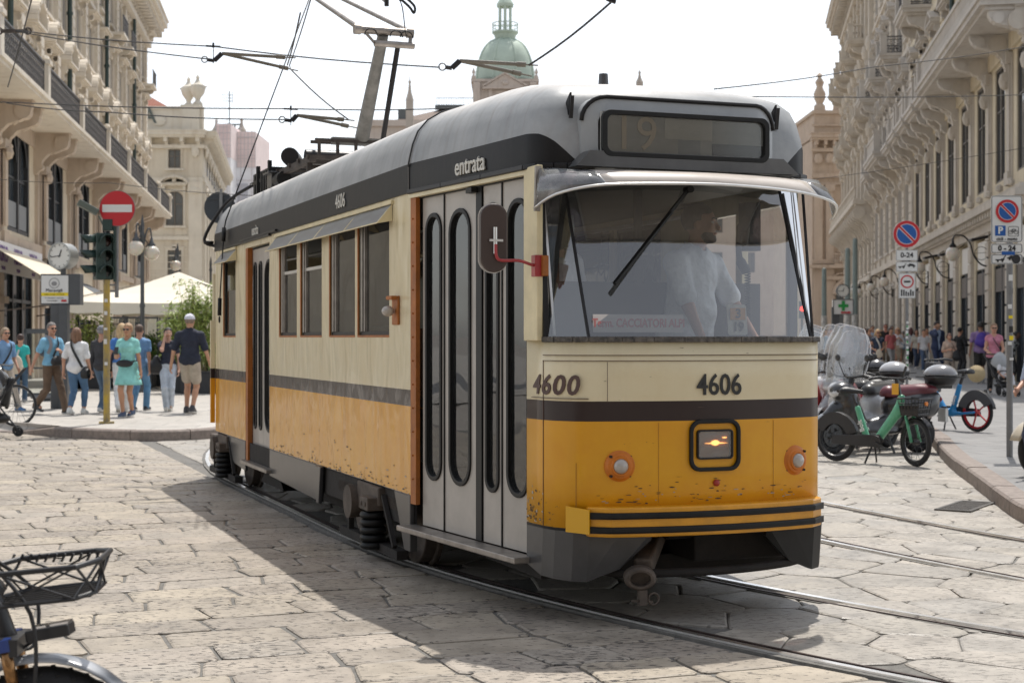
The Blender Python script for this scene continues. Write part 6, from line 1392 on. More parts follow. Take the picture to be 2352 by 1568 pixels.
def person(label,x,y,z,H,face,feet='stand',hands=((-.25,-.02,.80),(.25,-.02,.80)),top=None,bottom=None,shoes=(.55,.53,.50),hair=None,hairlen=0,res=.012,skinc=(.50,.27,.18),lean=(0,0),headturn=0,headtilt=0,group=None,female=False,build_=1.0,glasses=False,cap=None,sleeve=.5,hem=.86,skirt=None,legs=1.0,seat=None,name='person',straps=(),jacket=None,parts=True,hairtie=False,ponytail=False,stub=False,collar=False,sidehair=1.0,fingers=True):
    """face: direction the person faces in degrees, 0 = towards the camera (-y), 90 = towards +x"""
    t=thing(name,label,'person',(x,y,z),R(face),group); S=H/1.75
    sh_w=(.150 if female else .178)*build_; hp_w=.088 if female else .085
    lx,ly=lean  # lean forward (towards -y) and sideways, metres at shoulder height
    pel=Vector((0,0,.94))
    if seat: pel=Vector((0,0,seat/S+.1))
    def tor(zz,xx=0,yy=0): f=(zz-.94)/.5; return Vector((xx+ly*f,yy-lx*f,pel.z+(zz-.94)))
    shz=1.385; SL=tor(shz,-sh_w); SR=tor(shz,sh_w); NB=tor(1.47,0,.015); HC=tor(1.625,0,-.01-.0)
    HL=pel+Vector((-hp_w,0,-.03)); HR=pel+Vector((hp_w,0,-.03))
    F={'stand':((-.09,0,.085),(.09,.02,.085)),'walk':((-.08,-.30,.085),(.07,.32,.16)),'walk2':((-.07,.30,.15),(.08,-.27,.085)),'step':((-.08,-.16,.085),(.07,.17,.11)),'step2':((-.07,.17,.11),(.08,-.16,.085))}.get(feet,feet)
    fl,fr=[Vector(q) for q in F]
    KL_,fl=ik(HL,fl,.445,.43,(-.05,-1,0)); KR_,fr=ik(HR,fr,.445,.43,(.05,-1,0))
    hl=Vector(hands[0]);hr=Vector(hands[1])
    EL,WL=ik(SL,hl,.29,.255,(-.5,.7,-.6) if hl.z<1.2 else (-.25,-.3,-1)); ER,WR=ik(SR,hr,.29,.255,(.5,.7,-.6) if hr.z<1.2 else (.25,-.3,-1))
    allp=[SL,SR,HC,pel,KL_,KR_,fl,fr,EL,ER,WL,WR]
    lo=[min(p[i] for p in allp)-.24 for i in range(3)]; hi=[max(p[i] for p in allp)+.24 for i in range(3)]; lo[2]=-.03; hi[2]=HC.z+.2
    xf=Matrix.Scale(S,4); w=build_; sk=skin(skinc)
    # head frame
    hm=Matrix.Rotation(R(headturn),3,'Z')@Matrix.Rotation(R(headtilt),3,'X')
    def hd(a,b,c): return HC+hm@Vector((a,b,c))
    Mh=np.array(hm)
    def torso(s,inf=0,arms=0,k=.05,bust=True,low=.9):
        s.ell(tor(1.30),(.150*w*(.93 if female else 1)+inf,.105*w+inf,.165+inf),k); s.cap(tor(1.385,-sh_w*.80),tor(1.45,-.03),.052+inf,.045+inf,k); s.cap(tor(1.385,sh_w*.80),tor(1.45,.03),.052+inf,.045+inf,k)
        s.ell(tor(1.12),(.125*w*(.92 if female else 1.06)+inf,.098*w+inf,.15+inf),k)
        s.ell(tor(.975),((.158 if female else .150)*w+inf,.115*w+inf,.125+inf),k)
        if female and bust: s.ell(tor(1.30,-.065,-.075),(.062+inf,.055+inf,.062+inf),.03); s.ell(tor(1.30,.065,-.075),(.062+inf,.055+inf,.062+inf),.03)
        if build_>1.08: s.ell(tor(1.10,0,-.05),(.12*w+inf,.10*w+inf,.13+inf),.05)
        for a,b in((SL,EL),(SR,ER)): s.cap(a,Vector(a)+(Vector(b)-Vector(a))*.12,.048*min(w,1.12)+inf,.047+inf,.04)
    s=SDF(lo,hi,res); torso(s)
    for a,b,c in((SL,EL,WL),(SR,ER,WR)): s.cap(a,b,.047 if not female else .042,.036,.03); s.cap(b,c,.037,.025,.02); s.ell((a+b)/2+Vector((0,0,0)),(.045,.045,.06),.03)
    for a,b,c in((HL,KL_,fl),(HR,KR_,fr)):
        s.cap(a,b,.083*w,.053,.04); s.cap(b,c,.052,.036,.02); m=b+(c-b)*.3+Vector((0,.018,0)); s.ell(m,(.05,.052,.10),.03)
        s.cap(c,c+Vector((0,-.13,-.05)),.038,.028,.02); s.cap(c+Vector((0,.03,-.04)),c+Vector((0,-.1,-.055)),.033,.03,.02)
    s.cap(NB-Vector((0,0,.03)),HC-Vector((0,-.01,.05)),.056 if not female else .048,.05,.03)
    # head with brow, nose, mouth, chin, ears
    s.ell(HC+hm@Vector((0,.008,.022)),(.074,.094,.098),.02,Mh); s.ell(hd(0,-.018,-.045),(.058,.070,.075),.03,Mh)
    s.ell(hd(0,-.072,-.093),(.027,.022,.020),.02,Mh); s.cap(hd(0,-.088,.010),hd(0,-.112,-.030),.010,.015,.012); s.cap(hd(-.030,-.080,.025),hd(.030,-.080,.025),.012,.012,.015)
    s.cap(hd(-.018,-.085,-.063),hd(.018,-.085,-.063),.009,.009,.006)
    for e in(-1,1): s.ell(hd(e*.077,.008,-.008),(.010,.020,.032),.008,Mh); s.ell(hd(e*.040,-.070,-.022),(.022,.02,.02),.02,Mh)
    # hands: palm, five fingers bent towards the palm
    for sg,e,wv in((-1,EL,WL),(1,ER,WR)):
        d=(wv-e).normalized(); up=Vector((0,0,1)) if abs(d.z)<.8 else Vector((0,-1,0))
        side=d.cross(Vector((-sg,0,0))) ; 
        if side.length<.2: side=d.cross(Vector((0,0,1)))
        side.normalize(); nrm=side.cross(d); nrm=nrm if nrm.x*sg<0 else -nrm   # palm faces the body
        if side.y>0: side=-side
        pc=wv+d*.045; s.cap(wv,wv+d*.03,.025,.028,.015)
        for q in(-.024,-.008,.008,.024): s.cap(wv+d*.02+side*q*.7,wv+d*.085+side*q,.014,.0125,.012)
        if fingers:
            for q,l in zip((.026,.009,-.009,-.025),(.070,.078,.072,.056)):
                b0=wv+d*.088+side*q; b1=b0+(d*.9+nrm*.35)*l*.5; b2=b1+(d*.55+nrm*.8)*l*.5; s.cap(b0,b1,.0100,.0092,.006); s.cap(b1,b2,.0092,.0080,.004)
            t0=wv+d*.03+side*.024; t1=t0+(d*.6+side*.7+nrm*.25)*.038; t2=t1+(d*.9+side*.15+nrm*.3)*.032; s.cap(t0,t1,.0125,.0105,.008); s.cap(t1,t2,.0105,.009,.004)
    body=s.build('body',sk,t,xf)
    if not parts: pass
    cr=res if res<.014 else res
    # shirt
    if top is not None:
        s=SDF(lo,hi,cr); inf=.016; torso(s,inf,low=hem)
        for a,b,c in((SL,EL,WL),(SR,ER,WR)):
            f=min(sleeve,1)*1.0
            if sleeve>0:
                s.cap(a,a+(b-a)*min(1,f*1.0),.044+inf,.045+inf*1.0+.008*(sleeve<1),.03)
                if sleeve>1: s.cap(b,b+(c-b)*(sleeve-1),.036+inf,.030+inf,.03)
        s.ell(tor(.95),((.168 if female else .162)*w+inf*.8,.122*w+inf,.13),.05)
        zn=tor(1.485).z; zh=tor(hem).z
        if collar: s.cap(NB+Vector((0,.0,-.02)),NB+Vector((0,0,.03)),.062,.060,.02)
        nbx,nby=NB.x,NB.y; nr=.058 if collar else .078
        s.cut(lambda X,Y,Z:np.maximum(np.maximum(Z-(zn+.04),np.minimum(nr-np.hypot(X-nbx,(Y-nby)*.9+.012),Z-(zn-.075))),(zh+.008*np.sin(X*40+Y*25))-Z))
        s.build('shirt',top if not isinstance(top,tuple) else cloth(top),t,xf)
    if jacket is not None:
        s=SDF(lo,hi,cr); inf=.032; torso(s,inf)
        for a,b,c in((SL,EL,WL),(SR,ER,WR)): s.cap(a,b,.058+inf*.6,.046+inf*.6,.03); s.cap(b,b+(c-b)*.93,.044+inf*.5,.034+inf*.5,.03)
        s.ell(tor(.92),(.175*w+.02,.13*w+.02,.14),.05); zn=tor(1.50).z; zh=tor(.80).z
        s.cut(lambda X,Y,Z:np.maximum(np.maximum(Z-zn,.062-np.hypot(X-NB.x,Y-NB.y)),zh-Z)); s.cut(lambda X,Y,Z:-(np.maximum(np.abs(X-ly)-(.025+.09*np.clip((Z-tor(1.12).z)/.4,0,1)),Y+.03))*1.0 if True else 0)
        s.build('jacket',cloth(jacket),t,xf)
    if bottom is not None:
        s=SDF(lo,hi,cr); inf=.012; s.ell(tor(.975),((.160 if female else .153)*w+inf,.117*w+inf,.11+inf),.04)
        for a,b,c in((HL,KL_,fl),(HR,KR_,fr)):
            if legs<=.6: s.cap(a,a+(b-a)*(legs/.5),.083*w+inf,(.083*w+(.053-.083*w)*legs*2)+inf+.018,.03)
            else:
                s.cap(a,b,.083*w+inf,.055+inf,.03); s.cap(b,b+(c-b)*min(1,(legs-.5)*2),.055+inf,.042+inf+.012*(legs>.9),.02)
                m=b+(c-b)*.3+Vector((0,.014,0)); s.ell(m,(.055+inf*.6,.056+inf*.6,.10),.03)
        zt2=tor(1.03 if hem<.97 else 1.08).z; s.cut(lambda X,Y,Z:Z-zt2)
        s.build('trousers' if legs>.6 else 'shorts',bottom if not isinstance(bottom,tuple) else cloth(bottom),t,xf)
    if skirt is not None:
        c,zl,rw=skirt; mb=MB(); rings=[]; n=36
        for i in range(9):
            f=i/8; zz=tor(1.03).z*(1-f)+zl*f; rr2=.135*w+(rw-.135*w)*f
            rings.append([((rr2+.010*f*math.sin(k*5*2*math.pi/n))*math.cos(2*math.pi*k/n)+tor(1.0).x*(1-f),(rr2*.98+.010*f*math.sin(k*5*2*math.pi/n))*math.sin(2*math.pi*k/n)-.0,zz) for k in range(n)])
        mb.loft(rings,caps=False); o=mb.build('skirt',cloth(c),t,smooth=True); o.data.transform(xf); q=o.modifiers.new('solid','SOLIDIFY'); q.thickness=.006
    if shoes is not None:
        for c,kn in((fl,KL_),(fr,KR_)):
            s=SDF(c-Vector((.09,.26,.13)),c+Vector((.09,.14,.10)),min(cr,.012)); lift=c.z-.085; tp_=-.05-(.06 if lift>.04 else 0)
            hl_=c+Vector((0,.045,-.048)); to=c+Vector((0,-.165,-.052)+(Vector((0,0,-lift*.75)) if False else Vector((0,0,0)))) if False else c+Vector((0,-.165,-.052-min(lift,.06)))
            s.cap(hl_,to,.040,.036,.02); s.cap(c+Vector((0,.01,-.01)),c+Vector((0,-.09,-.04)),.046,.040,.03); s.cap(c+Vector((0,.01,.01)),hl_,.046,.042,.02)
            zb_=c.z-.083; 
            if lift<.03: s.cut(lambda X,Y,Z:zb_-Z)
            sh=s.build('shoe',cloth(shoes,.5),t,xf)
            s=SDF(c-Vector((.09,.27,.14)),c+Vector((.09,.14,.05)),min(cr,.012)); s.cap(hl_-Vector((0,0,.018)),to-Vector((0,0,.016)),.045,.041,.01)
            dl=(to-hl_); s.cut(lambda X,Y,Z:(Z-(hl_.z-.012+(Y-hl_.y)/(dl.y)*dl.z))); s.cut(lambda X,Y,Z:((hl_.z-.036+(Y-hl_.y)/(dl.y)*dl.z)-Z))
            s.build('sole',m_sole,sh,xf)
    if hair is not None:
        s=SDF(HC-Vector((.2,.2,.42)),HC+Vector((.2,.22,.2)),.010 if res<.013 else .014)
        s.ell(hd(0,.020,.035),(.088,.100,.098),.02,Mh)
        if hairlen>0:
            for e in(-1,1): s.cap(hd(e*.070,.030,.0),hd(e*(.085*sidehair),.035,-hairlen),.040,.030,.03)
            s.cap(hd(0,.075,.0),hd(0,.085,-hairlen),.062,.055,.04)
        if ponytail: s.cap(hd(0,.11,.03),hd(0,.15,-.02),.035,.03,.02); s.cap(hd(0,.15,-.02),hd(.01,.13,-.20),.03,.012,.02)
        if hairtie: s.ell(hd(0,.10,.075),(.045,.045,.045),.02,Mh)
        hmi=hm.transposed()
        def fc(X,Y,Z):
            p=np.stack([X-HC.x,Y-HC.y,Z-HC.z],-1)@np.array(hmi).T
            # open the face
            return -np.maximum(np.maximum(p[...,1]+.045+0*.0,p[...,2]-.062+np.abs(p[...,0])*.25),np.abs(p[...,0])-(.064 if hairlen>0 else .074)) if hairlen>0 else np.maximum(-np.maximum(p[...,1]+.02+.0,p[...,2]-.055),-(p[...,2]+.035+(p[...,1]<0.0)*-.05))
        s.cut(fc); s.build('hair',hairm(hair),t,xf)
        if stub:
            s=SDF(HC-Vector((.12,.14,.16)),HC+Vector((.12,.1,.02)),.010); s.ell(hd(0,-.018,-.047),(.0605,.073,.077),.02,Mh); s.ell(hd(0,-.073,-.094),(.030,.025,.023),.02,Mh)
            hmi=hm.transposed()
            def fb(X,Y,Z):
                p=np.stack([X-HC.x,Y-HC.y,Z-HC.z],-1)@np.array(hmi).T; return np.maximum(p[...,2]+.040+.2*(p[...,1]+.03)*0-.3*np.abs(p[...,0])+.012,-(np.maximum(np.abs(p[...,0])-.016,-(p[...,2]+.085)))*0-1)
            s.cut(fb); s.build('beard',hairm((.035,.025,.02)),t,xf)
    if glasses:
        mb=MB()
        for e in(-1,1): 
            mb.prism([(e*.033+a,b) for a,b in rrect(.050,.038,.014)],(0,0,0),(1,0,0),(0,0,1),(0,-.004,0)); mb.bar((e*.058,-.0,.008),(e*.076,.085,.008),.005)
        mb.bar((-.012,-.002,.006),(.012,-.002,.006),.005); o=mb.build('sunglasses',m_lens_d,t)
        m4=hm.to_4x4(); o.data.transform(xf@Matrix.Translation(HC)@m4@Matrix.Translation((0,-.098,.006)))
    elif res<.013:
        mb=MB()
        for e in(-1,1): mb.sph((e*.031,-.074,.008),.0135,10,0); mb.sph((e*.031,-.0825,.008),.0065,8,1)
        o=mb.build('eyes',[m_eye,m_iris],t,smooth=True); o.data.transform(xf@Matrix.Translation(HC)@hm.to_4x4())
        mb=MB(); [mb.tube([(e*.014,-.094,.026),(e*.032,-.092,.034),(e*.050,-.080,.029)],.0042,5) for e in(-1,1)]; o=mb.build('eyebrows',hairm(hair or (.05,.03,.02)),t,smooth=True); o.data.transform(xf@Matrix.Translation(HC)@hm.to_4x4())
    if res<.02:
        mb=MB(); mb.tube([(-.024,-.084,-.060),(-.008,-.096,-.058),(.008,-.096,-.058),(.024,-.084,-.060)],.0052,5); o=mb.build('lips',M('lips',(.36,.12,.09),.5) if 'lips' not in bpy.data.materials else bpy.data.materials['lips'],t,smooth=True); o.data.transform(xf@Matrix.Translation(HC)@hm.to_4x4())
    if cap is not None:
        s=SDF(HC-Vector((.2,.28,.1)),HC+Vector((.2,.2,.2)),.010); s.ell(hd(0,.015,.045),(.092,.108,.098),.01,Mh); zc=HC.z+.035; s.cut(lambda X,Y,Z:zc-Z)
        s2=hd(0,-.10,.045); s.ell(s2,(.072,.085,.009),.01,Mh); s.build('cap',cloth(cap),t,xf)
    def wp(v): # local scaled point
        return Vector(v)*S
    t['_'] = 0; del t['_']
    info=dict(S=S,tor=tor,W=(WL,WR),E=(EL,ER),SL=SL,SR=SR,HC=HC,t=t)
    return info
def world(info,p):
    t=info['t']; return t.matrix_basis@(Vector(p)*info['S'])
def strap(name,label,cat,info,pts,mat,w=.035,bagc=None,bag=None,bagmat=None):
    """a bag on its strap: a top-level thing placed on the wearer"""
    t=info['t']; b=thing(name,label,cat,t.location[:],t.rotation_euler.z); S=info['S']
    P=[Vector(p)*S for p in smooth([tuple(q) for q in pts],4)]
    mb=MB()
    for i in range(len(P)-1):
        n=Vector((P[i].x*.6,P[i].y,0)); n=n if n.length>.01 else Vector((0,-1,0)); mb.bar(P[i],P[i+1],.006,w,up=(P[i+1]-P[i]).cross(n).normalized())
    mb.build('strap',mat,b)
    if bag is not None:
        c,r,kind=bag; c=Vector(c)*S
        s=SDF(c-Vector(r)*1.3,c+Vector(r)*1.3,.012)
        if kind=='soft': s.ell(c,r,.01); s.cap(c-Vector((r[0]*.6,0,r[2]*.3)),c+Vector((r[0]*.6,0,-r[2]*.3)),r[1],r[1],.02)
        else: s.ell(c,r,.01)
        s.build('pouch',bagmat or mat,b)
    return b
# ================= THE PEOPLE IN THE PHOTOGRAPH
def place(px,feet,head,z=.15,H=None):
    """stand somebody so that feet and head fall on these rows"""
    Y=F_PX*(CAMH-z)/(feet-HZ); h=H or (CAMH-z)+(HZ-head)*Y/F_PX; return (px-1176)/F_PX*Y,Y,z,h
NAVY=(.018,.022,.040); JEAN=(.075,.15,.26); LJEAN=(.50,.56,.64); WHITE=(.75,.75,.76); BLK=(.014,.014,.015)
m_bag=M('black_bag',(.015,.015,.016),.55,var=.3,bump=.3,bscale=20); m_strap=M('black_strap',(.02,.02,.02),.6); m_canvas=M('canvas_bag',(.55,.48,.38),.8,var=.1,bump=.3); m_wstrap=M('white_strap',(.62,.58,.52),.7)
m_watch=M('watch',(.02,.02,.02),.3)
g='people crossing on the left pavement'
# man in blue T-shirt, brown trousers
x,y,z,h=place(112,950,740); a=person('man in light blue T-shirt and brown trousers striding with sunglasses on',x+.05,y,z,h,58,feet=((-.08,.34,.17),(.08,-.30,.085)),hands=((-.33,.18,.86),(.02,-.22,1.20)),top=(.20,.44,.62),bottom=(.13,.085,.055),shoes=(.03,.03,.032),hair=(.18,.16,.15),glasses=True,group=g,sleeve=.62,hem=.93,headturn=-15,res=.011,build_=1.04)
strap('shoulder_bag','small black shoulder bag worn over a blue T-shirt','bag',a,[(.10,-.02,1.50),(.05,-.145,1.35),(-.04,-.165,1.20),(-.10,-.16,1.10)],m_strap,bag=((-.03,-.21,1.02),(.14,.06,.09),'soft'),bagmat=m_bag)
strap('backpack','grey rucksack strap and pack on the man in brown trousers','bag',a,[(-.12,.05,1.49),(-.14,-.10,1.44),(-.13,-.135,1.30),(-.14,-.06,1.15)],M('grey_strap',(.25,.25,.27),.7),w=.055,bag=((.0,.20,1.28),(.13,.09,.18),'soft'),bagmat=M('grey_pack',(.10,.11,.13),.7))
# woman in white blouse seen from behind
x,y,z,h=place(176,952,752); a=person('woman seen from behind in loose white blouse and blue jeans with crossbody strap',x,y,z,h,172,feet='step',hands=((-.27,-.05,.84),(.27,.02,.86)),top=WHITE,bottom=JEAN,shoes=(.62,.62,.60),hair=(.20,.105,.06),hairlen=.14,female=True,group=g,sleeve=.75,hem=.80,res=.011,build_=1.14,legs=.88)
strap('shoulder_bag','black crossbody bag at the hip of the woman in white blouse','bag',a,[(.10,.06,1.50),(.03,.155,1.35),(-.10,.175,1.12),(-.19,.15,.95)],m_strap,w=.045,bag=((-.225,.08,.86),(.05,.09,.10),'soft'),bagmat=m_bag)
# man in dark jacket behind the pole
x,y,z,h=place(228,948,748); person('grey haired man in dark jacket and jeans half hidden by the yellow pole',x+.02,y+.1,z,h,165,feet='step2',hands=((-.22,-.02,.84),(.26,-.05,.82)),top=(.05,.05,.055),bottom=(.10,.16,.24),shoes=(.6,.6,.6),hair=(.26,.25,.25),group=g,sleeve=1.95,hem=.84,res=.012,cap=(.20,.20,.22))
# woman with long blond hair, white trousers
x,y,z,h=place(268,950,742); person('woman with long blond hair, blue top and white trousers behind the pole',x+.03,y+.25,z,h,195,feet='walk',hands=((-.22,.0,.85),(.24,-.1,.90)),top=(.06,.20,.55),bottom=(.72,.72,.72),shoes=(.6,.58,.55),hair=(.52,.36,.19),hairlen=.30,female=True,group=g,sleeve=.4,hem=.98,res=.012)
# woman in turquoise dress
x,y,z,h=place(294,957,742); a=person('woman in turquoise T-shirt and short skirt looking over her phone, sunglasses on',x,y,z,h,-8,feet=((-.03,-.16,.085),(.02,.15,.11)),hands=((-.13,-.20,1.13),(.27,-.04,.82)),top=(.27,.62,.58),bottom=None,skirt=((.25,.58,.54),.60,.25),shoes=(.05,.08,.15),hair=(.42,.27,.15),hairlen=0,female=True,glasses=True,group=g,sleeve=.5,hem=.92,res=.010,skinc=(.46,.24,.14),ponytail=True)
strap('belt_bag','black belt bag round the waist of the woman in turquoise','bag',a,[(-.165,.02,1.045),(-.12,-.115,1.03),(0,-.15,1.015),(.12,-.115,1.03),(.165,.02,1.045)],m_strap,bag=((0,-.165,1.0),(.155,.045,.065),'e'),bagmat=m_bag)
ph=MB(); c=world(a,(-.12,-.27,1.24)); ph.box((0,0,0),(.075,.012,.15),rx=R(-35)); tag(ph.build('phone',m_watch,loc=c,rot=(0,0,0),bevel=.006),'dark mobile phone held by the woman in turquoise','phone')
# jeans leg behind her
x,y,z,h=place(322,943,745); person('man in blue shirt and jeans walking behind the woman in turquoise',x-.03,y+.05,z,h,170,feet='step',hands=((-.22,0,.85),(.24,0,.85)),top=(.16,.30,.5),bottom=(.12,.26,.42),shoes=(.03,.04,.06),hair=(.10,.06,.04),group=g,res=.014)
# woman in navy T-shirt, hand at mouth
x,y,z,h=place(386,944,752); a=person('dark haired woman in navy T-shirt and pale jeans with a hand at her mouth',x,y,z,h,10,feet=((-.03,-.05,.085),(.05,.10,.12)),hands=((-.07,-.15,1.50),(.22,-.06,.86)),top=NAVY,bottom=LJEAN,shoes=(.66,.62,.54),hair=(.03,.022,.02),female=True,group=g,sleeve=.45,hem=.99,res=.010,ponytail=True,headturn=12,skinc=(.55,.32,.23))
strap('tote_bag','soft black tote on the shoulder of the woman in pale jeans','bag',a,[(-.16,.03,1.49),(-.20,-.03,1.3),(-.22,.0,1.12)],m_strap,w=.03,bag=((-.24,.03,.98),(.085,.13,.17),'soft'),bagmat=m_bag)
# man in navy shirt, shorts, white cap
x,y,z,h=place(436,950,722); person('man seen from behind in navy shirt, beige shorts and white cap',x,y,z,h,176,feet=((-.075,.10,.11),(.085,-.10,.085)),hands=((-.34,-.10,.86),(.33,.02,.86)),top=NAVY,bottom=(.42,.36,.29),legs=.36,shoes=(.05,.05,.055),hair=(.22,.16,.12),cap=(.60,.60,.66),group=g,sleeve=.8,hem=.86,res=.010,collar=True,build_=1.10,skinc=(.50,.27,.17))
# left edge group
x,y,z,h=place(12,944,752); a=person('man in pale blue polo shirt and beige trousers at the left edge',x,y,z,h,62,feet=((-.08,.36,.2),(.08,-.30,.085)),hands=((-.30,.05,.84),(.20,-.16,.90)),top=(.18,.32,.52),bottom=(.45,.39,.32),shoes=(.05,.16,.35),hair=(.28,.20,.13),glasses=True,group=g,sleeve=.7,hem=.86,res=.011,headturn=-20,hairlen=.03)
strap('shoulder_bag','black strap bag across the pale blue polo shirt','bag',a,[(.12,.03,1.49),(.04,-.15,1.34),(-.10,-.17,1.12),(-.19,-.10,.95)],m_strap,bag=((-.24,-.02,.86),(.06,.10,.08),'soft'),bagmat=m_bag)
x,y,z,h=place(60,925,767); a=person('woman in bright teal T-shirt and dark jeans behind the man in polo shirt',x-.12,y,z,h,190,feet='step',hands=((-.23,0,.84),(.27,.05,.84)),top=(.03,.42,.40),bottom=(.05,.10,.17),shoes=(.3,.3,.3),hair=(.05,.025,.02),female=True,group=g,sleeve=.4,hem=.9,res=.012,hairtie=True)
strap('tote_bag','pale canvas tote hanging behind the man in polo shirt','bag',a,[(.0,.05,1.45),(.05,.2,1.2),(.05,.22,1.1)],m_wstrap,bag=((.08,.25,.98),(.14,.07,.2),'soft'),bagmat=m_canvas)
x,y,z,h=place(45,905,775); person('woman with brown hair in beige top far back at the left edge',x-.5,y,z,h,20,hands=((-.22,0,.84),(.24,0,.85)),top=(.5,.45,.4),bottom=(.1,.1,.12),hair=(.12,.07,.04),hairlen=.15,female=True,group=g,res=.016)
x,y,z,h=place(86,895,770); person('reddish faced man in white shirt seen through the glass screen',x,y+2,z,h,5,hands=((-.22,-.1,.9),(.24,0,.85)),top=(.6,.6,.6),bottom=(.12,.16,.24),hair=(.25,.2,.16),group=g,res=.016)
x,y,z,h=place(96,893,784); person('woman in grey top seen through the glass screen',x+.15,y+1,z,h,25,hands=((-.22,-.1,.9),(.24,0,.85)),top=(.42,.42,.42),bottom=(.35,.42,.5),hair=(.2,.13,.08),hairlen=.1,female=True,group=g,res=.016)
# ---------- driver
tl=Vector((1.37,-1.12,0)); p=TP+TX*tl.x+TY*tl.y
d=person('tram driver with beard in white short sleeved shirt leaning on the desk',p.x,p.y,.58,1.74,math.degrees(TH)+28,feet='stand',hands=((-.20,-.30,.86),(.34,-.36,.83)),top=(.72,.74,.78),bottom=(.03,.035,.05),shoes=(.02,.02,.02),hair=(.03,.022,.018),sleeve=.75,hem=.90,res=.010,headturn=22,stub=True,collar=True,build_=1.12,lean=(.06,.03),skinc=(.42,.22,.14))
# two passengers inside
p=TP+TX*1.1+TY*.25; person('standing passenger in white shirt and black trousers inside by the front door',p.x,p.y,.76,1.60,200,top=(.6,.6,.62),bottom=BLK,hair=(.04,.03,.02),hairlen=.1,female=True,res=.014)
p=TP+TX*.45+TY*3.1; person('bald seated passenger glimpsed through the side windows',p.x,p.y,.45,1.70,140,top=(.25,.25,.27),bottom=BLK,hair=None,res=.016)
# ---------- right pavement
g='people on the right pavement'
def P2(px,foot,head,**k): x,y,z,h=place(px,foot,head); h=min(max(h,1.5),1.95); return dict(x=x,y=y,z=z,H=h)
def pr(label,px,foot,head,face,**k):
    q=P2(px,foot,head); k.setdefault('group',g); k.setdefault('res',.014); return person(label,q['x'],q['y'],q['z'],q['H'],face,**k)
a=pr('woman in pink patterned sleeveless top pushing the pushchair, sunglasses on',2283,905,742,-12,top=(.52,.20,.27),bottom=BLK,hands=((-.13,-.28,1.02),(.15,-.30,1.02)),sleeve=.0,hem=.90,hair=(.24,.15,.09),ponytail=True,glasses=True,female=True,feet='walk2',shoes=(.05,.05,.05))
strap('shoulder_bag','thin dark strap bag across the pink patterned top','bag',a,[(-.10,.03,1.50),(0,-.15,1.32),(.12,-.15,1.12),(.18,-.05,.98)],m_strap,w=.02,bag=((.21,.02,.9),(.05,.08,.08),'soft'),bagmat=m_bag)
a=pr('man seen from behind in mauve shirt, dark shorts and purple rucksack',2252,880,739,172,top=(.26,.17,.33),bottom=(.035,.033,.03),legs=.42,shoes=(.3,.3,.3),hair=(.02,.016,.014),hands=((-.30,0,.83),(.30,0,.83)),sleeve=.6,feet='step',build_=1.15,skinc=(.30,.16,.10))
strap('backpack','purple rucksack on the back of the man in mauve shirt','bag',a,[(-.12,-.12,1.3),(-.12,0,1.50),(-.12,.12,1.38)],M('purple_strap',(.10,.05,.28),.7),w=.05,bag=((0,.20,1.24),(.16,.11,.23),'soft'),bagmat=M('purple_pack',(.075,.04,.28),.7,var=.3))
a=pr('man in navy suit and pale blue shirt holding a phone to his ear',2152,866,738,14,top=(.35,.45,.62),jacket=(.022,.035,.085),bottom=(.022,.035,.085),shoes=(.03,.02,.02),hair=(.03,.02,.018),hands=((-.14,-.10,1.50),(.24,-.04,.85)),sleeve=1.9,collar=True,headturn=25,headtilt=8,skinc=(.48,.27,.18))
pr('older man in grey blue shirt facing away behind the man in suit',2180,850,744,150,top=(.17,.22,.28),bottom=(.05,.06,.08),hair=(.22,.2,.19),sleeve=1.8,feet='step')
a=pr('woman in beige top looking down at her phone beside the parked scooters',2180,880,775,6,top=(.45,.33,.26),bottom=(.25,.2,.16),hair=(.10,.045,.03),hairlen=.02,glasses=True,female=True,hands=((-.10,-.20,1.16),(.12,-.20,1.14)),headtilt=-22,sleeve=.75)
strap('shopping_bag','large black paper shopping bag hung from the woman in beige top','bag',a,[(.04,-.12,1.40),(.10,-.20,1.25),(.14,-.24,1.12)],m_strap,w=.012,bag=((.16,-.26,.96),(.12,.06,.17),'soft'),bagmat=m_bag)
pr('person in black long sleeved top turning away by the shop window',2205,862,752,120,top=BLK,bottom=(.04,.04,.045),hair=(.02,.016,.014),sleeve=1.6,hands=((-.25,-.2,1.1),(.26,0,.9)))
a=pr('woman in white blouse and khaki skirt holding her phone up, strawberry blond hair',2062,850,752,-4,top=(.70,.70,.71),skirt=((.42,.35,.26),.45,.19),hair=(.50,.27,.13),hairlen=.16,glasses=True,female=True,hands=((-.08,-.22,1.28),(.09,-.22,1.26)),sleeve=1.3,hem=1.0)
strap('shoulder_bag','small white bag at the waist of the woman holding her phone up','bag',a,[(-.12,.03,1.48),(0,-.15,1.3),(.12,-.16,1.1)],m_wstrap,w=.015,bag=((.12,-.19,.98),(.10,.04,.07),'soft'),bagmat=M('white_bag',(.65,.63,.6),.5))
a=pr('woman with curly blond hair in sleeveless navy dress and sunglasses',2016,868,756,4,top=(.018,.03,.06),skirt=((.03,.04,.08),.40,.20),hair=(.50,.33,.16),hairlen=.09,sidehair=1.25,glasses=True,female=True,hands=((-.16,-.12,1.02),(.12,-.18,1.04)),sleeve=0,hem=.92,build_=1.12)
strap('shoulder_bag','white crossbody bag worn over the navy dress','bag',a,[(-.12,.03,1.50),(-.06,-.15,1.36),(.02,-.18,1.15),(.02,-.2,1.02)],m_wstrap,w=.045,bag=((-.02,-.22,.88),(.11,.06,.16),'soft'),bagmat=m_canvas)
pr('woman in grey print dress behind the blond woman in navy',1996,858,752,20,top=(.14,.13,.15),skirt=((.14,.13,.15),.3,.22),hair=(.03,.025,.02),glasses=True,female=True,sleeve=0,hairlen=.05)
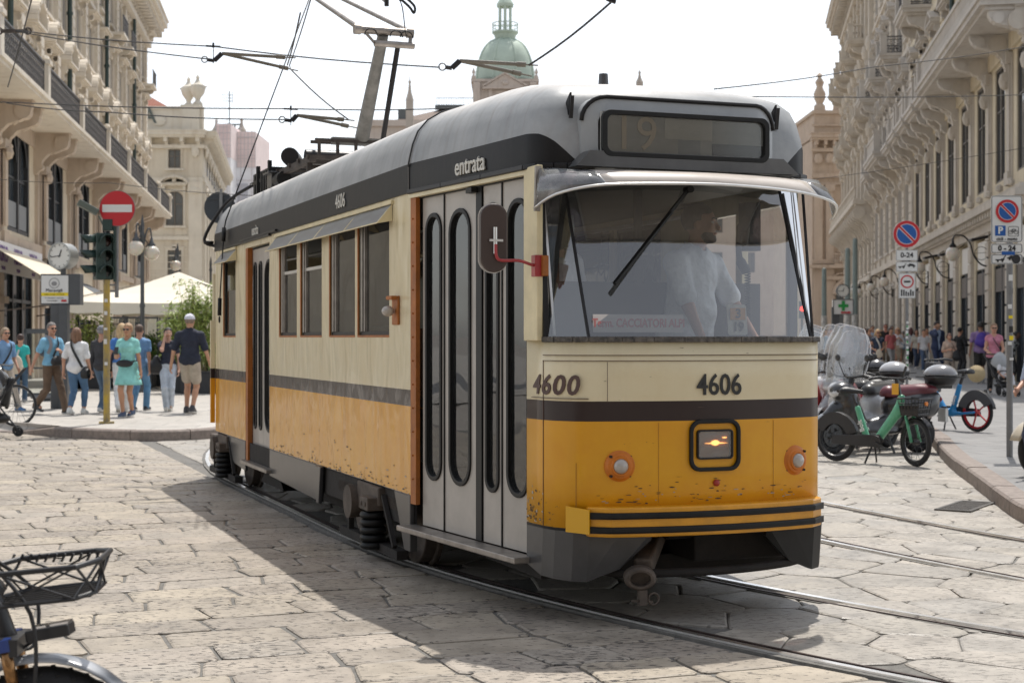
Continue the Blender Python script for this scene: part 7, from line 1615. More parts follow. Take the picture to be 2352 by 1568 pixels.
pr('man in pale blue shirt and sunglasses taller than those around him',2004,838,738,8,top=(.42,.50,.62),bottom=(.1,.12,.2),hair=(.10,.07,.05),glasses=True,sleeve=.6,res=.018)
pr('man in black T-shirt with green mirrored sunglasses',2034,845,742,-6,top=BLK,bottom=(.16,.13,.09),hair=(.14,.06,.04),sleeve=.5,glasses=True,res=.018,skinc=(.52,.22,.15))
pr('woman with long dark red hair walking away in white top and black trousers',2092,842,752,175,top=(.6,.6,.6),bottom=BLK,hair=(.10,.03,.03),hairlen=.2,female=True,sleeve=.5,feet='walk',res=.018)
pr('man in white T-shirt and blue cap in the street behind the scooters',1946,845,748,10,top=(.68,.68,.72),bottom=(.2,.2,.22),cap=(.06,.10,.25),hair=(.1,.08,.06),res=.018)
pr('woman in slate blue sleeveless top in the street behind the scooters',1967,852,762,0,top=(.10,.14,.20),bottom=(.05,.05,.07),hair=(.08,.03,.02),female=True,sleeve=0,res=.018,hairlen=.03)
pr('person in white top with sunglasses behind the woman in slate blue',1975,840,756,0,top=(.62,.62,.64),bottom=(.2,.2,.2),hair=(.12,.08,.05),female=True,sleeve=.5,res=.02,glasses=True)
# right edge: woman with hair wrap, and arm in pale shirt
pr('dark skinned woman in spotted black and white top bending at the right edge',2322,880,760,60,top=M('spotted_fabric',(.65,.65,.63),.8,col2=(.02,.02,.02),scale=14,detail=0),bottom=(.05,.05,.05),hair=(.012,.011,.01),hairtie=True,female=True,sleeve=.6,skinc=(.12,.06,.04),lean=(.15,0),headtilt=-15)
q=at(2345,0,14.2); person('person in pale blue and white shirt leaning over the cream scooter',q[0]+.42,14.8,.15,1.5,-60,top=(.42,.50,.66),bottom=(.05,.06,.1),hair=(.05,.03,.02),hands=((-.18,-.22,1.0),(.16,-.20,1.05)),sleeve=1.0,res=.014,group=g)
pr('tall man in light grey shirt beyond the blond women on the right pavement',2048,836,742,5,top=(.35,.36,.38),bottom=(.1,.1,.12),hair=(.06,.05,.04),sleeve=1.2,res=.02)
pr('woman in pale pink top walking beside the shop wall beyond the man in suit',2128,845,754,-10,top=(.6,.38,.38),bottom=(.12,.14,.2),hair=(.12,.07,.04),hairlen=.12,female=True,res=.02)
pr('man in white shirt with dark trousers by the first shop pier',2232,852,748,160,top=(.62,.62,.62),bottom=(.04,.04,.05),hair=(.05,.04,.03),res=.02)
pr('woman in dark green top behind the purple rucksack',2262,860,750,20,top=(.03,.08,.05),bottom=(.06,.06,.07),hair=(.06,.03,.02),hairlen=.15,female=True,res=.02)
# far crowd in the street: many, individual but small
rn=random.Random(11); fg='people far down the right street'
def proto(**k):
    q=person('x',0,0,0,1.7,0,res=.034,fingers=False,glasses=False,**k); return q['t']
kinds=[dict(top=(.6,.6,.62),bottom=(.08,.12,.2),hair=(.08,.05,.03)),dict(top=(.10,.11,.14),bottom=(.04,.04,.05),hair=(.25,.16,.09),hairlen=.12,female=True),dict(top=(.45,.12,.12),bottom=(.3,.3,.3),hair=(.03,.02,.02)),dict(top=(.25,.38,.5),bottom=(.4,.35,.28),hair=(.2,.18,.16)),dict(top=(.5,.47,.4),bottom=(.05,.07,.12),hair=(.05,.03,.02),hairlen=.1,female=True)]
protos=[proto(feet='step',**k) for k in kinds]; cols=['white top and dark trousers','black top with long brown hair','red top and grey trousers','blue shirt and beige trousers','cream top with dark hair']
ORD=['nearest the tram edge','second from the tram edge','third from the tram edge','tallest left of the clock','in the gap left of the clock','beside the clock post, left','tiny, above the white windshield','under the clock','tiny, right of the clock','nearest right of the clock','between clock and pole','left of the tallest pole','under the tallest pole','by the wall below the lanterns','right of the tall pole','close to the shop corner','tiny, far left in the crowd','tiny, middle of the far crowd','tiny, below the green cross','tiny, furthest right of the crowd','on the pavement behind the navy dress','between the two blond women','behind the woman holding her phone up','just left of the 0-24 sign post','just right of the 0-24 sign post','by the shop piers left of the suit']
spots=[(1868,52),(1872,58),(1880,62),(1888,49),(1893,66),(1899,57),(1905,72),(1911,60),(1916,80),(1921,53),(1927,68),(1934,76),(1940,64),(1953,90),(1960,70),(1985,84),(1884,95),(1902,100),(1924,105),(1945,110),(1990,66),(2025,74),(2046,62),(2074,70),(2105,66),(2122,60)]
used=set()
for i,(px,Y) in enumerate(spots):
    k=i%5; X=(px-1176)/F_PX*Y; first=k not in used; used.add(k)
    lab='distant pedestrian in %s'%cols[k]
    o=protos[k] if first else copytree(protos[k])
    o.location=(X,Y,.0 if X<.2*Y else .15); o.rotation_euler=(0,0,R(rn.choice([0,180,20,160,200]))); s_=rn.uniform(.94,1.06); o.scale=(s_,s_,s_); o['label']=lab+', '+ORD[i];  o['group']='%s in %s'%(fg,cols[k])
# ================= STREET FURNITURE
m_pole=M('galvanised_pole',(.20,.20,.20),.5,metal=.3,var=.15,scale=6); m_dgrey=M('dark_grey_metal',(.075,.08,.085),.45,var=.1); m_green=M('dark_green_metal',(.02,.045,.038),.4,var=.2)
m_sgw=M('sign_face_white',(.68,.68,.66),.4); m_sgr=M('sign_red',(.50,.018,.025),.4); m_sgb=M('sign_blue',(.01,.09,.33),.4); m_sgk=M('sign_black',(.02,.02,.022),.4); m_sgy=M('sign_yellow',(.80,.62,.02),.4); m_sgg=M('sign_green',(.02,.30,.06),.4)
m_globe=M('opal_globe',(.62,.56,.47),.25,spec=.6,coat=.4); m_globe.node_tree.nodes['Principled BSDF'].inputs['Subsurface Weight'].default_value=.3
m_tyre=M('tyre_rubber',(.016,.016,.017),.7,bump=.3,bscale=60); m_chrome=M('chrome',(.65,.65,.66),.12,metal=1); m_blkp=M('black_plastic',(.022,.022,.024),.38,var=.2); m_ygrime=M('yellow_pole_paint',(.50,.34,.035),.6,col2=(.16,.15,.13),scale=7,stretch=(1,1,.5))
def disc(mb,c,r,y0,y1,mi=0,n=36,ring=None):
    if ring: ringprism(mb,circ(r,n),circ(ring,n),(c[0],y0,c[1]),(1,0,0),(0,0,1),(0,y1-y0,0),mi)
    else: mb.prism(circ(r,n),(c[0],y0,c[1]),(1,0,0),(0,0,1),(0,y1-y0,0),mi)
# traffic light on the yellow pole
x,y=gp(245,972,.15); t=thing('traffic_light','black traffic light on a peeling yellow pole at the left pavement corner','traffic light',(x,y,.15))
mb=MB(); mb.cyl((0,0,0),(0,0,2.28),.052,n=20); mb.cyl((0,0,0),(0,0,.03),.12,n=20); mb.build('pole',m_ygrime,t,smooth=True,edge=40)
mb=MB(); [mb.box((.0+.052*math.cos(a)*1.02,-.052,z),(.05,.004,h_)) for a,z,h_ in((1.6,1.75,.06),(1.5,1.95,.05),(1.7,1.3,.08),(1.6,1.5,.04),(1.5,.95,.05))]; mb.build('sticker',m_sgw,t)
s24=F_PX/y
def head(ox,rz,name):
    h=bpy.data.objects.new(name,None); C.objects.link(h); h.parent=t; h.location=(ox,-.02,2.28); h.rotation_euler=(0,0,rz)
    mb=MB(); mb.bb(-.13,.13,-.02,.14,0,.74); mb.build('housing',m_green,h,bevel=.02,seg=3)
    for i in range(3):
        z=.13+.24*i; mb=MB(); n=14; A=[R(-10+200*k/n) for k in range(n+1)]
        mb.loft([[(.105*math.cos(a),-.02,z+.105*math.sin(a)) for a in A],[(.105*math.cos(a),-.15-.09*max(0,math.sin(a)),z+.108*math.sin(a)-.01) for a in A]],closed=False); o=mb.build('lens_hood',m_green,h,smooth=True); q=o.modifiers.new('solid','SOLIDIFY'); q.thickness=.006
        mb=MB(); mb.lathe([(.09,0),(.085,.012),(0,.03)],(0,-.02,z),(0,-1,0),20); mb.build('lens',M('unlit_lens',(.03,.012,.010),.2) if i==2 and 'unlit_lens' not in bpy.data.materials else bpy.data.materials.get('unlit_lens2') or M('unlit_lens2',(.012,.014,.013),.2),h,smooth=True)
head(-.02,R(28),'lamp_head'); head(-.17,R(-62),'side_lamp_head')
mb=MB(); mb.bb(.09,.12,-.02,.14,-.02,.85); mb.build('back_plate',m_green,t,loc=(.02,0,2.27))
mb=MB(); mb.bb(-.06,.10,-.04,.1,3.06,3.24); mb.build('junction_box',m_green,t,bevel=.01)
mb=MB(); mb.box((-.27,-.1,3.42),(.34,.20,.10),rz=R(20),ry=R(28)); mb.bar((-.12,-.05,3.3),(-.03,0,3.1),.03); mb.build('camera_box',M('grey_green_box',(.10,.12,.10),.5),t,bevel=.015)
mb=MB(); mb.cyl((.14,.08,2.0),(.14,.08,3.68),.032,n=12); mb.bar((0,.0,2.1),(.14,.08,2.1),.03); mb.bar((0,0,2.2),(.14,.08,2.2),.03); mb.cyl((.14,.08,3.02),(.14,.08,3.16),.040,n=12); mb.build('sign_post',m_pole,t,smooth=True,edge=40)
c=(at(270,479,y)[0]-x, at(270,479,y)[2]-.15); sg=MB(); disc(sg,c,.285,-.02,-.005,0); disc(sg,c,.278,-.024,-.0201,1,ring=None); sg.bb(c[0]-.235,c[0]+.235,-.028,-.0242,c[1]-.06,c[1]+.06,2); sg.build('no_entry_sign',[m_pole,m_sgr,m_sgw],t)
# clock on the advertising totem
x,y=gp(146,938,.15); Y=y; t=thing('street_clock','round clock on a grey advertising totem beside the traffic lights','clock',(x,Y,.15)); s_=F_PX/Y
def L(px,py): a=at(px,py,Y); return (a[0]-x,a[2]-.15)
mb=MB(); a=L(127,700); b=L(146,700); mb.bb(a[0]-.08,a[0]+.10,-.04,.06,0,a[1]); mb.bb(b[0]-.06,b[0]+.10,-.1,.08,0,a[1]); mb.build('post',m_dgrey,t,bevel=.008)
a=L(93,700); b=L(157,629); mb=MB(); bx=MB(); bx.bb(a[0],b[0]+.22,-.0,.26,a[1],b[1]); bx.build('case',m_dgrey,t,bevel=.01,rot=(0,0,0))
cx=(a[0]+b[0])/2; cz=(a[1]+b[1])/2; w=b[0]-a[0]; h_=b[1]-a[1]
mb=MB(); mb.bb(a[0]+.02,b[0]-.0,-.012,-.002,a[1]+.03,b[1]-.03,0); mb.bb(a[0]+.02,b[0],-.016,-.0125,a[1]+.17,a[1]+.235,1); fc=mb.build('poster',[m_sgw,m_sgy],t)
text('lettering','Meravigli',.09,m_sgk,fc,(cx,-.018,cz-.02),(1,0,0),(0,0,1)); text('lettering','Acquisto e Vendita - Oro, Gioielli',.028,m_sgk,fc,(cx,-.02,a[1]+.20),(1,0,0),(0,0,1)); text('lettering','Via S. Maria Segreta 1 - Via Meravigli',.024,m_sgk,fc,(cx,-.018,a[1]+.13),(1,0,0),(0,0,1)); text('lettering','www.meravigli.it',.03,m_sgk,fc,(cx-.04,-.018,a[1]+.08),(1,0,0),(0,0,1)); 
mb=MB(); mb.bb(b[0]-.13,b[0]-.03,-.018,-.013,a[1]+.06,a[1]+.10); mb.build('red_arrow',m_sgr,fc)
mb=MB(); mb.torus((cx,-.016,cz+.12),.095,.006,ax=(0,1,0),n=26,m=5); mb.sph((cx,-.016,cz+.11),.055,10,sc=(1,.1,.8)); mb.build('emblem',M('emblem_grey',(.25,.25,.25),.5),fc)
c=L(132,588); mb=MB(); cc=Vector((c[0],-.06,c[1])); ax=Vector((-.38,-1,0)).normalized(); r=.25
mb.lathe([(0,-.16),(r*.96,-.16),(r,-.13),(r,.10),(r*1.04,.11),(r*1.04,.13),(r*.93,.13),(r*.93,.11)],cc+Vector((.10,.1,0)),ax,36); mb.build('clock_drum',M('brushed_clock_case',(.33,.33,.31),.35,metal=.6,var=.1),t,smooth=True,edge=30)
fcx=cc+Vector((.10,.1,0))+ax*.112; ex=Vector((1,-.38,0)).normalized(); 
mb=MB(); mb.prism(circ(r*.93,32),fcx,ex,(0,0,1),ax*.002); face=mb.build('clock_face',M('clock_face',(.66,.65,.60),.4),t)
def clock_marks(parent,fcx,ex,ax,r,hm=(12,44)):
    mb=MB()
    for i in range(12):
        a=math.pi/6*i; u=Vector(ex)*math.sin(a)+Vector((0,0,1))*math.cos(a); mb.bar(fcx+ax*.006+u*r*.76,fcx+ax*.006+u*r*.88,.014*(1.3 if i%3==0 else .8),.003,up=ax)
    for ang,l,w_ in(((hm[0]%12+hm[1]/60)*30,.5,.022),(hm[1]*6,.8,.015)):
        a=R(ang); u=Vector(ex)*math.sin(a)+Vector((0,0,1))*math.cos(a); mb.bar(fcx+ax*.01-u*r*.12,fcx+ax*.01+u*r*l,w_,.003,up=ax)
    mb.build('hands_and_marks',m_sgk,parent)
clock_marks(face,fcx,ex,ax,r)
mb=MB(); mb.cyl((c[0]+.1,.04,b[1]),(c[0]+.1,.04,c[1]-r+.02),.05,n=10); mb.build('clock_stem',m_dgrey,t)
# lamp post with two globes
def lamp_post(px,Y,globes,label,h_top,z0=.15,basepx=None,r=.19):
    X=(px-1176)/F_PX*Y; t=thing('street_lamp',label,'street lamp',(X,Y,z0)); mb=MB()
    mb.lathe([(.16,0),(.17,.08),(.11,.16),(.10,.75),(.13,.8),(.065,.95),(.055,h_top*.5),(.075,h_top*.51),(.05,h_top*.53),(.042,h_top-.35),(.07,h_top-.3),(.04,h_top-.2),(.05,h_top-.05),(.02,h_top+.15),(0,h_top+.25)],(0,0,0),(0,0,1),14); mb.build('post',m_green if False else m_dgrey,t,smooth=True,edge=50)
    for gx,gz in globes:
        a=at(gx,gz,Y); lx,lz=a[0]-X,a[2]-z0; oy=-.15 if lx<0 else .15
        mb=MB(); mb.sph((lx,oy,lz),r,20); g_=mb.build('globe',m_globe,t,smooth=True)
        mb=MB(); mb.lathe([(.09,-.02),(.10,.03),(.05,.10),(.03,.2),(0,.24)],(lx,oy,lz+r-.02),(0,0,1),12); mb.tube(smooth([(0,0,lz+r-.25),(lx*.4,oy*.4,lz+r+.3),(lx*.8,oy*.9,lz+r+.42),(lx,oy,lz+r+.2)],4),.02,6); mb.tube(smooth([(lx*.2,0,lz+r+.15),(lx*.5,oy,lz+r+.05),(lx*.3,oy*.6,lz+r-.05)],3),.014,5); mb.build('arm',m_dgrey,t,smooth=True,edge=50)
lamp_post(327,38,[(316,570),(345,580)],'black street lamp with two opal globes in front of the parasol',4.2)
lamp_post(408,56,[(405,610)],'street lamp with one opal globe peeping over the top of the parasol',4.6,r=.2)
lamp_post(484,60,[],'bare iron lamp head rising behind the parasol near the tram',4.3) 
# back of a round sign
Y=29; a=at(505,477,Y); t=thing('road_sign','round road sign seen from the back beyond the rear of the tram','sign',(a[0],Y,.15)); mb=MB(); mb.cyl((.03,-.05,0),(.03,-.05,a[2]+.2),.03,n=10); mb.build('post',m_pole,t,smooth=True,edge=40); mb=MB(); disc(mb,(0,a[2]-.15),.30,0,.015,0,40); mb.bb(-.25,.3,-.02,-.001,a[2]+.0,a[2]+.04,0); mb.build('disc',M('sign_back',(.035,.042,.05),.5,var=.1),t)
# market parasol
Y=42; a=at(411,625,Y); t=thing('parasol','large square cream market parasol over the café terrace','parasol',(a[0],Y,.15)); zt_=a[2]-.15; ze=at(0,692,Y-2.4)[2]-.15; hw=2.55
m_par=M('parasol_canvas',(.74,.69,.58),.8,var=.05,scale=1); m_par.node_tree.nodes['Principled BSDF'].inputs['Subsurface Weight'].default_value=0
mb=MB(); n=10
for s4 in range(4):
    a0=R(90*s4+45); c0=Vector((math.cos(a0),math.sin(a0),0))*hw*1.414; a1=R(90*s4+135); c1=Vector((math.cos(a1),math.sin(a1),0))*hw*1.414
    rings=[]
    for i in range(6):
        f=i/5; row=[]
        for k in range(n+1):
            g_=k/n; p=(c0*(1-g_)+c1*g_)*f; sag=.10*math.sin(math.pi*f)*(1)+.06*f*math.sin(math.pi*g_); p=p+Vector((0,0,zt_+(ze-zt_)*f-sag)); row.append(tuple(p))
        rings.append(row)
    mb.loft(rings,closed=False)
    low=[(p[0]*1.005,p[1]*1.005,p[2]-.26-.04*(k%2)) for k,p in enumerate(rings[-1])]
    mb.loft([rings[-1],low],closed=False)
o=mb.build('canopy',m_par,t); q=o.modifiers.new('solid','SOLIDIFY'); q.thickness=.008
mb=MB(); mb.cyl((0,0,0),(0,0,zt_),.035,n=10); mb.cyl((0,0,0),(0,0,.08),.35,n=16); [mb.bar((0,0,zt_-.1),(hw*sx*.98,hw*sy*.98,ze+.02),.03) for sx in(-1,1) for sy in(-1,1)]; [mb.bar((0,0,zt_*.7),(hw*sx*.5,hw*sy*.5,(zt_+ze)/2-.05),.025) for sx in(-1,1) for sy in(-1,1)]; mb.build('pole',M('pale_wood_pole',(.35,.30,.24),.6),t)
# terrace screen
t=thing('terrace_screen','dark framed glass screen round the café terrace','screen',((215-1176)/F_PX*47,47,.15),R(2)); w=3.0
for i in range(3):
    x0=i*1.0; mb=MB(); mb.bb(x0,x0+.05,0,.05,0,1.98); mb.bb(x0+.93,x0+.98,0,.05,0,1.98); mb.bb(x0,x0+.98,0,.05,1.94,2.0); mb.bb(x0,x0+.98,.0,.05,.0,.12); mb.bb(x0,x0+.98,.0,.05,1.05,1.09); mb.build('frame',m_dgrey,t)
    mb=MB(); mb.bb(x0+.05,x0+.93,.02,.03,.12,1.94); mb.build('glass_pane',glassmat('clear_glass',(.9,.93,.92),.05,.02),t)
Y=33; t=thing('terrace_screen','low dark framed glass screen behind the man in brown trousers','screen',((55-1176)/F_PX*Y,Y,.15),R(2)); mb=MB(); h_=1.55
mb.bb(0,.05,0,.05,0,h_); mb.bb(1.0,1.05,0,.05,0,h_); mb.bb(0,1.05,0,.05,h_-.1,h_); mb.bb(0,1.05,0,.05,.08,.16); mb.bb(0,1.05,0,.05,.68,.72); mb.build('frame',m_dgrey,t); mb=MB(); mb.bb(.05,1,.02,.03,.16,h_-.1); mb.build('glass_pane',bpy.data.materials['clear_glass'],t); mb=MB(); mb.sph((.45,0,.07),.25,10,sc=(1.3,.6,.3)); mb.build('foot_weight',m_pole,t,smooth=True)
# plants in planters
def leafmat(name,c1,c2):
    m,n,b=nmat(name); g_=n.nodes.new('ShaderNodeNewGeometry'); rp=n.nodes.new('ShaderNodeValToRGB'); rp.color_ramp.elements[0].color=(*c1,1); rp.color_ramp.elements[1].color=(*c2,1); n.links.new(g_.outputs['Random Per Island'],rp.inputs[0]); n.links.new(rp.outputs[0],b.inputs['Base Color']); b.inputs['Roughness'].default_value=.45
    b.inputs['Subsurface Weight'].default_value=0; return m
m_bam=leafmat('bamboo_leaf',(.20,.30,.06),(.46,.52,.16)); m_lea=leafmat('shrub_leaf',(.04,.10,.02),(.13,.24,.05)); m_stem=M('plant_stem',(.16,.14,.06),.7)
m_pot=M('planter_black',(.03,.031,.033),.5,var=.2)
def plant(label,px,foot,w,h_,mat,kind,n,seed,boxw=.9,boxh=.45,Y=None,name='potted_plant'):
    rr=random.Random(seed); Y=Y or F_PX*(CAMH-.15)/(foot-HZ); X=(px-1176)/F_PX*Y; t=thing(name,label,'plant',(X,Y,.15))
    mb=MB(); mb.bb(-boxw/2,boxw/2,-.22,.22,0,boxh); mb.bb(-boxw/2-.02,boxw/2+.02,-.24,.24,boxh,boxh+.04); mb.build('planter',m_pot,t,bevel=.01)
    st=MB(); lf=MB(); ns=max(5,n//60)
    stems=[]
    for i in range(ns):
        bx=rr.uniform(-w*.4,w*.4); by=rr.uniform(-.15,.15); tx=bx+rr.uniform(-.25,.25)*w; ty=by+rr.uniform(-.25,.25); tz=boxh+(h_-boxh)*rr.uniform(.6,1)
        st.tube([(bx,by,boxh),((bx+tx)/2,(by+ty)/2,(boxh+tz)*.5+.1),(tx,ty,tz)],[.010,.008,.003],5); stems.append(((bx,by,boxh),(tx,ty,tz)))
    for i in range(n):
        a,b=rr.choice(stems); f=rr.uniform(.15,1.02); p=Vector(a).lerp(Vector(b),f)+Vector((rr.gauss(0,.07),rr.gauss(0,.07),rr.gauss(0,.05)))
        d=Vector((rr.uniform(-1,1),rr.uniform(-1,1),rr.uniform(-.5,.9) if kind!='bamboo' else rr.uniform(-.9,.3))).normalized(); L_=rr.uniform(.10,.2) if kind=='bamboo' else rr.uniform(.06,.12); wd=.018 if kind=='bamboo' else .035
        x_,y_,_=basis(d,(rr.uniform(-1,1),rr.uniform(-1,1),1)); q=p+d*L_; m_=p+d*L_*.45
        lf.add([p,m_+x_*wd,q-Vector((0,0,.02)),m_-x_*wd],[(0,1,2,3)])
    st.build('stem',m_stem,t); lf.build('leaves',mat,t)
plant('tall bamboo in a black planter just left of the rear of the tram',466,903,1.1,2.75,m_bam,'bamboo',3800,1,1.0,.5)
plant('second bamboo in a black planter behind the man in shorts',425,902,.9,2.3,m_bam,'bamboo',2600,2,.8,.5)
plant('dark leafy shrub in a planter between the woman in pale jeans and the lamp',358,886,1.1,1.5,m_lea,'shrub',1700,3,1.1,.5)
plant('dark leafy shrub in a planter behind the woman in turquoise',318,888,.9,1.4,m_lea,'shrub',1200,4,.9,.5)
plant('yellow green shrub in a planter between the white blouse and the yellow pole',212,892,1.2,2.1,m_bam,'shrub',1500,5,1.0,.5)
plant('small green shrub in a planter right of the clock totem',168,892,.7,1.6,m_lea,'shrub',700,6,.7,.5)
plant('low dark plant in a round tub by the tram rear',482,886,.5,1.0,m_lea,'shrub',500,7,.6,.5)
# café tables behind the screen
for i,px in enumerate((300,345,395)):
    t=thing('cafe_table',['round café table left of the lamp post','round café table right of the lamp post','round café table under the middle of the parasol'][i],'table',((px-1176)/F_PX*40.5,40.5,.15)); mb=MB(); mb.cyl((0,0,.72),(0,0,.75),.35,n=20); mb.build('top',m_dgrey,t); mb=MB(); mb.cyl((0,0,0),(0,0,.72),.03,n=8); mb.cyl((0,0,0),(0,0,.03),.2,n=14); mb.build('leg',m_dgrey,t)
# ---------- right hand signs
def plate(t,x0,x1,z0,z1,mats=None,r=.02,name='plate',y=-.03):
    mb=MB(); mb.prism([((x0+x1)/2+a,(z0+z1)/2+b) for a,b in rrect(x1-x0,z1-z0,r,4)],(0,y,0),(1,0,0),(0,0,1),(0,-.008,0),0)
    ringprism(mb,[((x0+x1)/2+a,(z0+z1)/2+b) for a,b in rrect(x1-x0-.01,z1-z0-.01,r,4)],[((x0+x1)/2+a,(z0+z1)/2+b) for a,b in rrect(x1-x0-.022,z1-z0-.022,r*.7,4)],(0,y-.009,0),(1,0,0),(0,0,1),(0,-.002,0),1); return mb.build(name,[m_sgw,m_sgk],t)
def noparking(t,c,r,y=-.05):
    mb=MB(); disc(mb,c,r,y,y-.010,0,40); disc(mb,c,r*.98,y-.0105,y-.013,1,40); disc(mb,c,r*.75,y-.0135,y-.016,0,40); disc(mb,c,r*.71,y-.0165,y-.019,2,40)
    a=R(-45); d=Vector((math.cos(a),0,math.sin(a))); cc=Vector((c[0],y-.021,c[1])); mb.bar(cc-d*r*.73,cc+d*r*.73,.02*0+r*.24,.003,0,up=(0,1,0)); mb.bar(cc-d*r*.76+Vector((0,-.003,0)),cc+d*r*.76+Vector((0,-.003,0)),r*.15,.003,1,up=(0,1,0))
    return mb.build('no_parking_disc',[m_sgw,m_sgr,m_sgb],t)
def tow(parent,x,z,s,y):
    mb=MB(); P=lambda *p:[(x+a*s,z+b*s) for a,b in p]
    for poly in(P((-1,-.12),(-.25,-.12),(-.2,.05),(-.5,.05),(-.52,-.02),(-1,-.02)),P((-.35,.05),(-.12,.35),(-.07,.33),(-.25,.05)),P((0,.12),(.18,.18),(.32,.32),(.75,.24),(.98,.05),(.98,-.04),(.05,.04))): mb.prism(poly,(0,y,0),(1,0,0),(0,0,1),(0,-.002,0))
    for a,b in((-.8,-.18),(-.4,-.18),(.25,-.02),(.78,-.1)): disc(mb,(x+a*s,z+b*s),.09*s,y,y-.002,0,12)
    mb.build('tow_symbol',m_sgk,parent)
Y=33.5; z0=.15; X=(2083-1176)/F_PX*Y
t=thing('parking_sign','no parking sign with 0-24 plate on a stickered pole behind the scooters','sign',(X,Y,z0))
def L(px,py): a=at(px,py,Y); return (a[0]-X,a[2]-z0)
mb=MB(); mb.cyl((0,0,0),(0,0,L(0,512)[1]),.033,n=12); mb.build('post',m_pole,t,smooth=True,edge=40)
mb=MB(); rr=random.Random(4); [mb.box((rr.uniform(-.01,.01),-.031,.7+.11*i),(.05,.012,rr.uniform(.04,.09))) for i in range(10)]; mb.build('sticker',m_sgw,t); mb=MB(); [mb.box((rr.uniform(-.01,.01),-.033,.75+.17*i),(.04,.012,rr.uniform(.03,.05))) for i in range(6)]; mb.build('dark_sticker',m_sgg,t)
noparking(t,L(2081,538),.30)
a=L(2057,599);b=L(2107,574); p=plate(t,a[0],b[0],a[1],b[1]); text('lettering','0-24',.155,m_sgk,p,((a[0]+b[0])/2,-.042,(a[1]+b[1])/2),(1,0,0),(0,0,1),bold=.004)
a=L(2057,624);b=L(2107,601); p=plate(t,a[0],b[0],a[1],b[1]); tow(p,(a[0]+b[0])/2,(a[1]+b[1])/2+.01,.19,-.041)
a=L(2063,685);b=L(2102,627); p=plate(t,a[0],b[0],a[1],b[1]); c=((a[0]+b[0])/2,b[1]-.19); mb=MB(); disc(mb,c,.145,-.042,-.045,0,30,ring=.115); mb.build('red_ring',m_sgr,p); mb=MB(); mb.bb(c[0]-.07,c[0]+.07,-.044,-.042,c[1]-.02,c[1]+.02); [mb.bb(a[0]+.05+.05*i,a[0]+.08+.05*i,-.044,-.042,a[1]+.05,a[1]+rr.uniform(.1,.2)) for i in range(6)]; mb.build('graffiti',m_sgk,p)
x,Y=gp(2319,1048,.15); X=x
t=thing('parking_sign','cycle parking sign reading cicli-moto on a grey pole near the right edge','sign',(X,Y,.15))
def L(px,py): a=at(px,py,Y); return (a[0]-X,a[2]-.15)
mb=MB(); mb.cyl((0,0,0),(0,0,L(0,455)[1]),.036,n=16); mb.build('post',m_pole,t,smooth=True,edge=40)
for z,h_,dx,m_ in((2.05,.07,.0,m_sgw),(1.72,.05,-.008,m_sgw),(1.12,.03,.01,m_sgw),(1.46,.07,.004,m_sgk),(1.30,.04,-.01,m_sgw),(1.36,.05,.008,m_sgy),(1.60,.035,0,m_sgy),(1.9,.06,.006,m_pole)): mb=MB(); mb.box((dx,-.037,z),(.045,.004,h_)); mb.build('sticker',m_,t)
a=L(2274,557);b=L(2346,450); p=plate(t,a[0],b[0],a[1],b[1],r=.03); cx=(a[0]+b[0])/2; noparking(t,(cx,b[1]-.18),.135,y=-.042)
w=b[0]-a[0]; mb=MB(); mb.bb(a[0]+.045,a[0]+.165,-.044,-.041,a[1]+.075,a[1]+.19); q=mb.build('blue_square',m_sgb,p); text('lettering','P',.11,m_sgw,q,(a[0]+.105,-.046,a[1]+.133),(1,0,0),(0,0,1),bold=.004)
mb=MB(); bx=b[0]-.105; bz=a[1]+.125; [mb.torus((bx+e*.03,-.043,bz-.01),.022,.0025,ax=(0,1,0),n=14,m=4) for e in(-1,1)]; [mb.bar((bx+p0,-.043,bz+q0),(bx+p1,-.043,bz+q1),.004) for p0,q0,p1,q1 in((-.03,-.01,-.012,.025),(-.012,.025,.02,.025),(.02,.025,.03,-.01),(-.012,.025,.005,-.01),(.005,-.01,.02,.025),(.005,-.01,-.03,-.01))]; ringprism(mb,[(bx+u,bz+v) for u,v in rrect(.12,.115,.015)],[(bx+u,bz+v) for u,v in rrect(.112,.107,.012)],(0,-.041,0),(1,0,0),(0,0,1),(0,-.003,0)); mb.build('bicycle_symbol',m_sgk,p)
text('lettering','cicli - moto',.052,m_sgk,p,(cx,-.042,a[1]+.038),(1,0,0),(0,0,1),bold=.001)
a=L(2274,582);b=L(2346,560); p=plate(t,a[0],b[0],a[1],b[1]); text('lettering','0 - 24',.085,m_sgk,p,(cx,-.042,(a[1]+b[1])/2),(1,0,0),(0,0,1),bold=.003)
a=L(2274,607);b=L(2346,584); p=plate(t,a[0],b[0],a[1],b[1]); tow(p,cx,(a[1]+b[1])/2,.13,-.041)
mb=MB(); disc(mb,(cx+.105,(a[1]+b[1])/2),.05,-.0445,-.047,0,20); mb.build('round_sticker',m_sgk,p); mb=MB(); mb.bb(cx-.06,cx+.09,-.047,-.044,b[1]-.01,b[1]+.03); mb.build('blue_sticker',m_sgb,p)
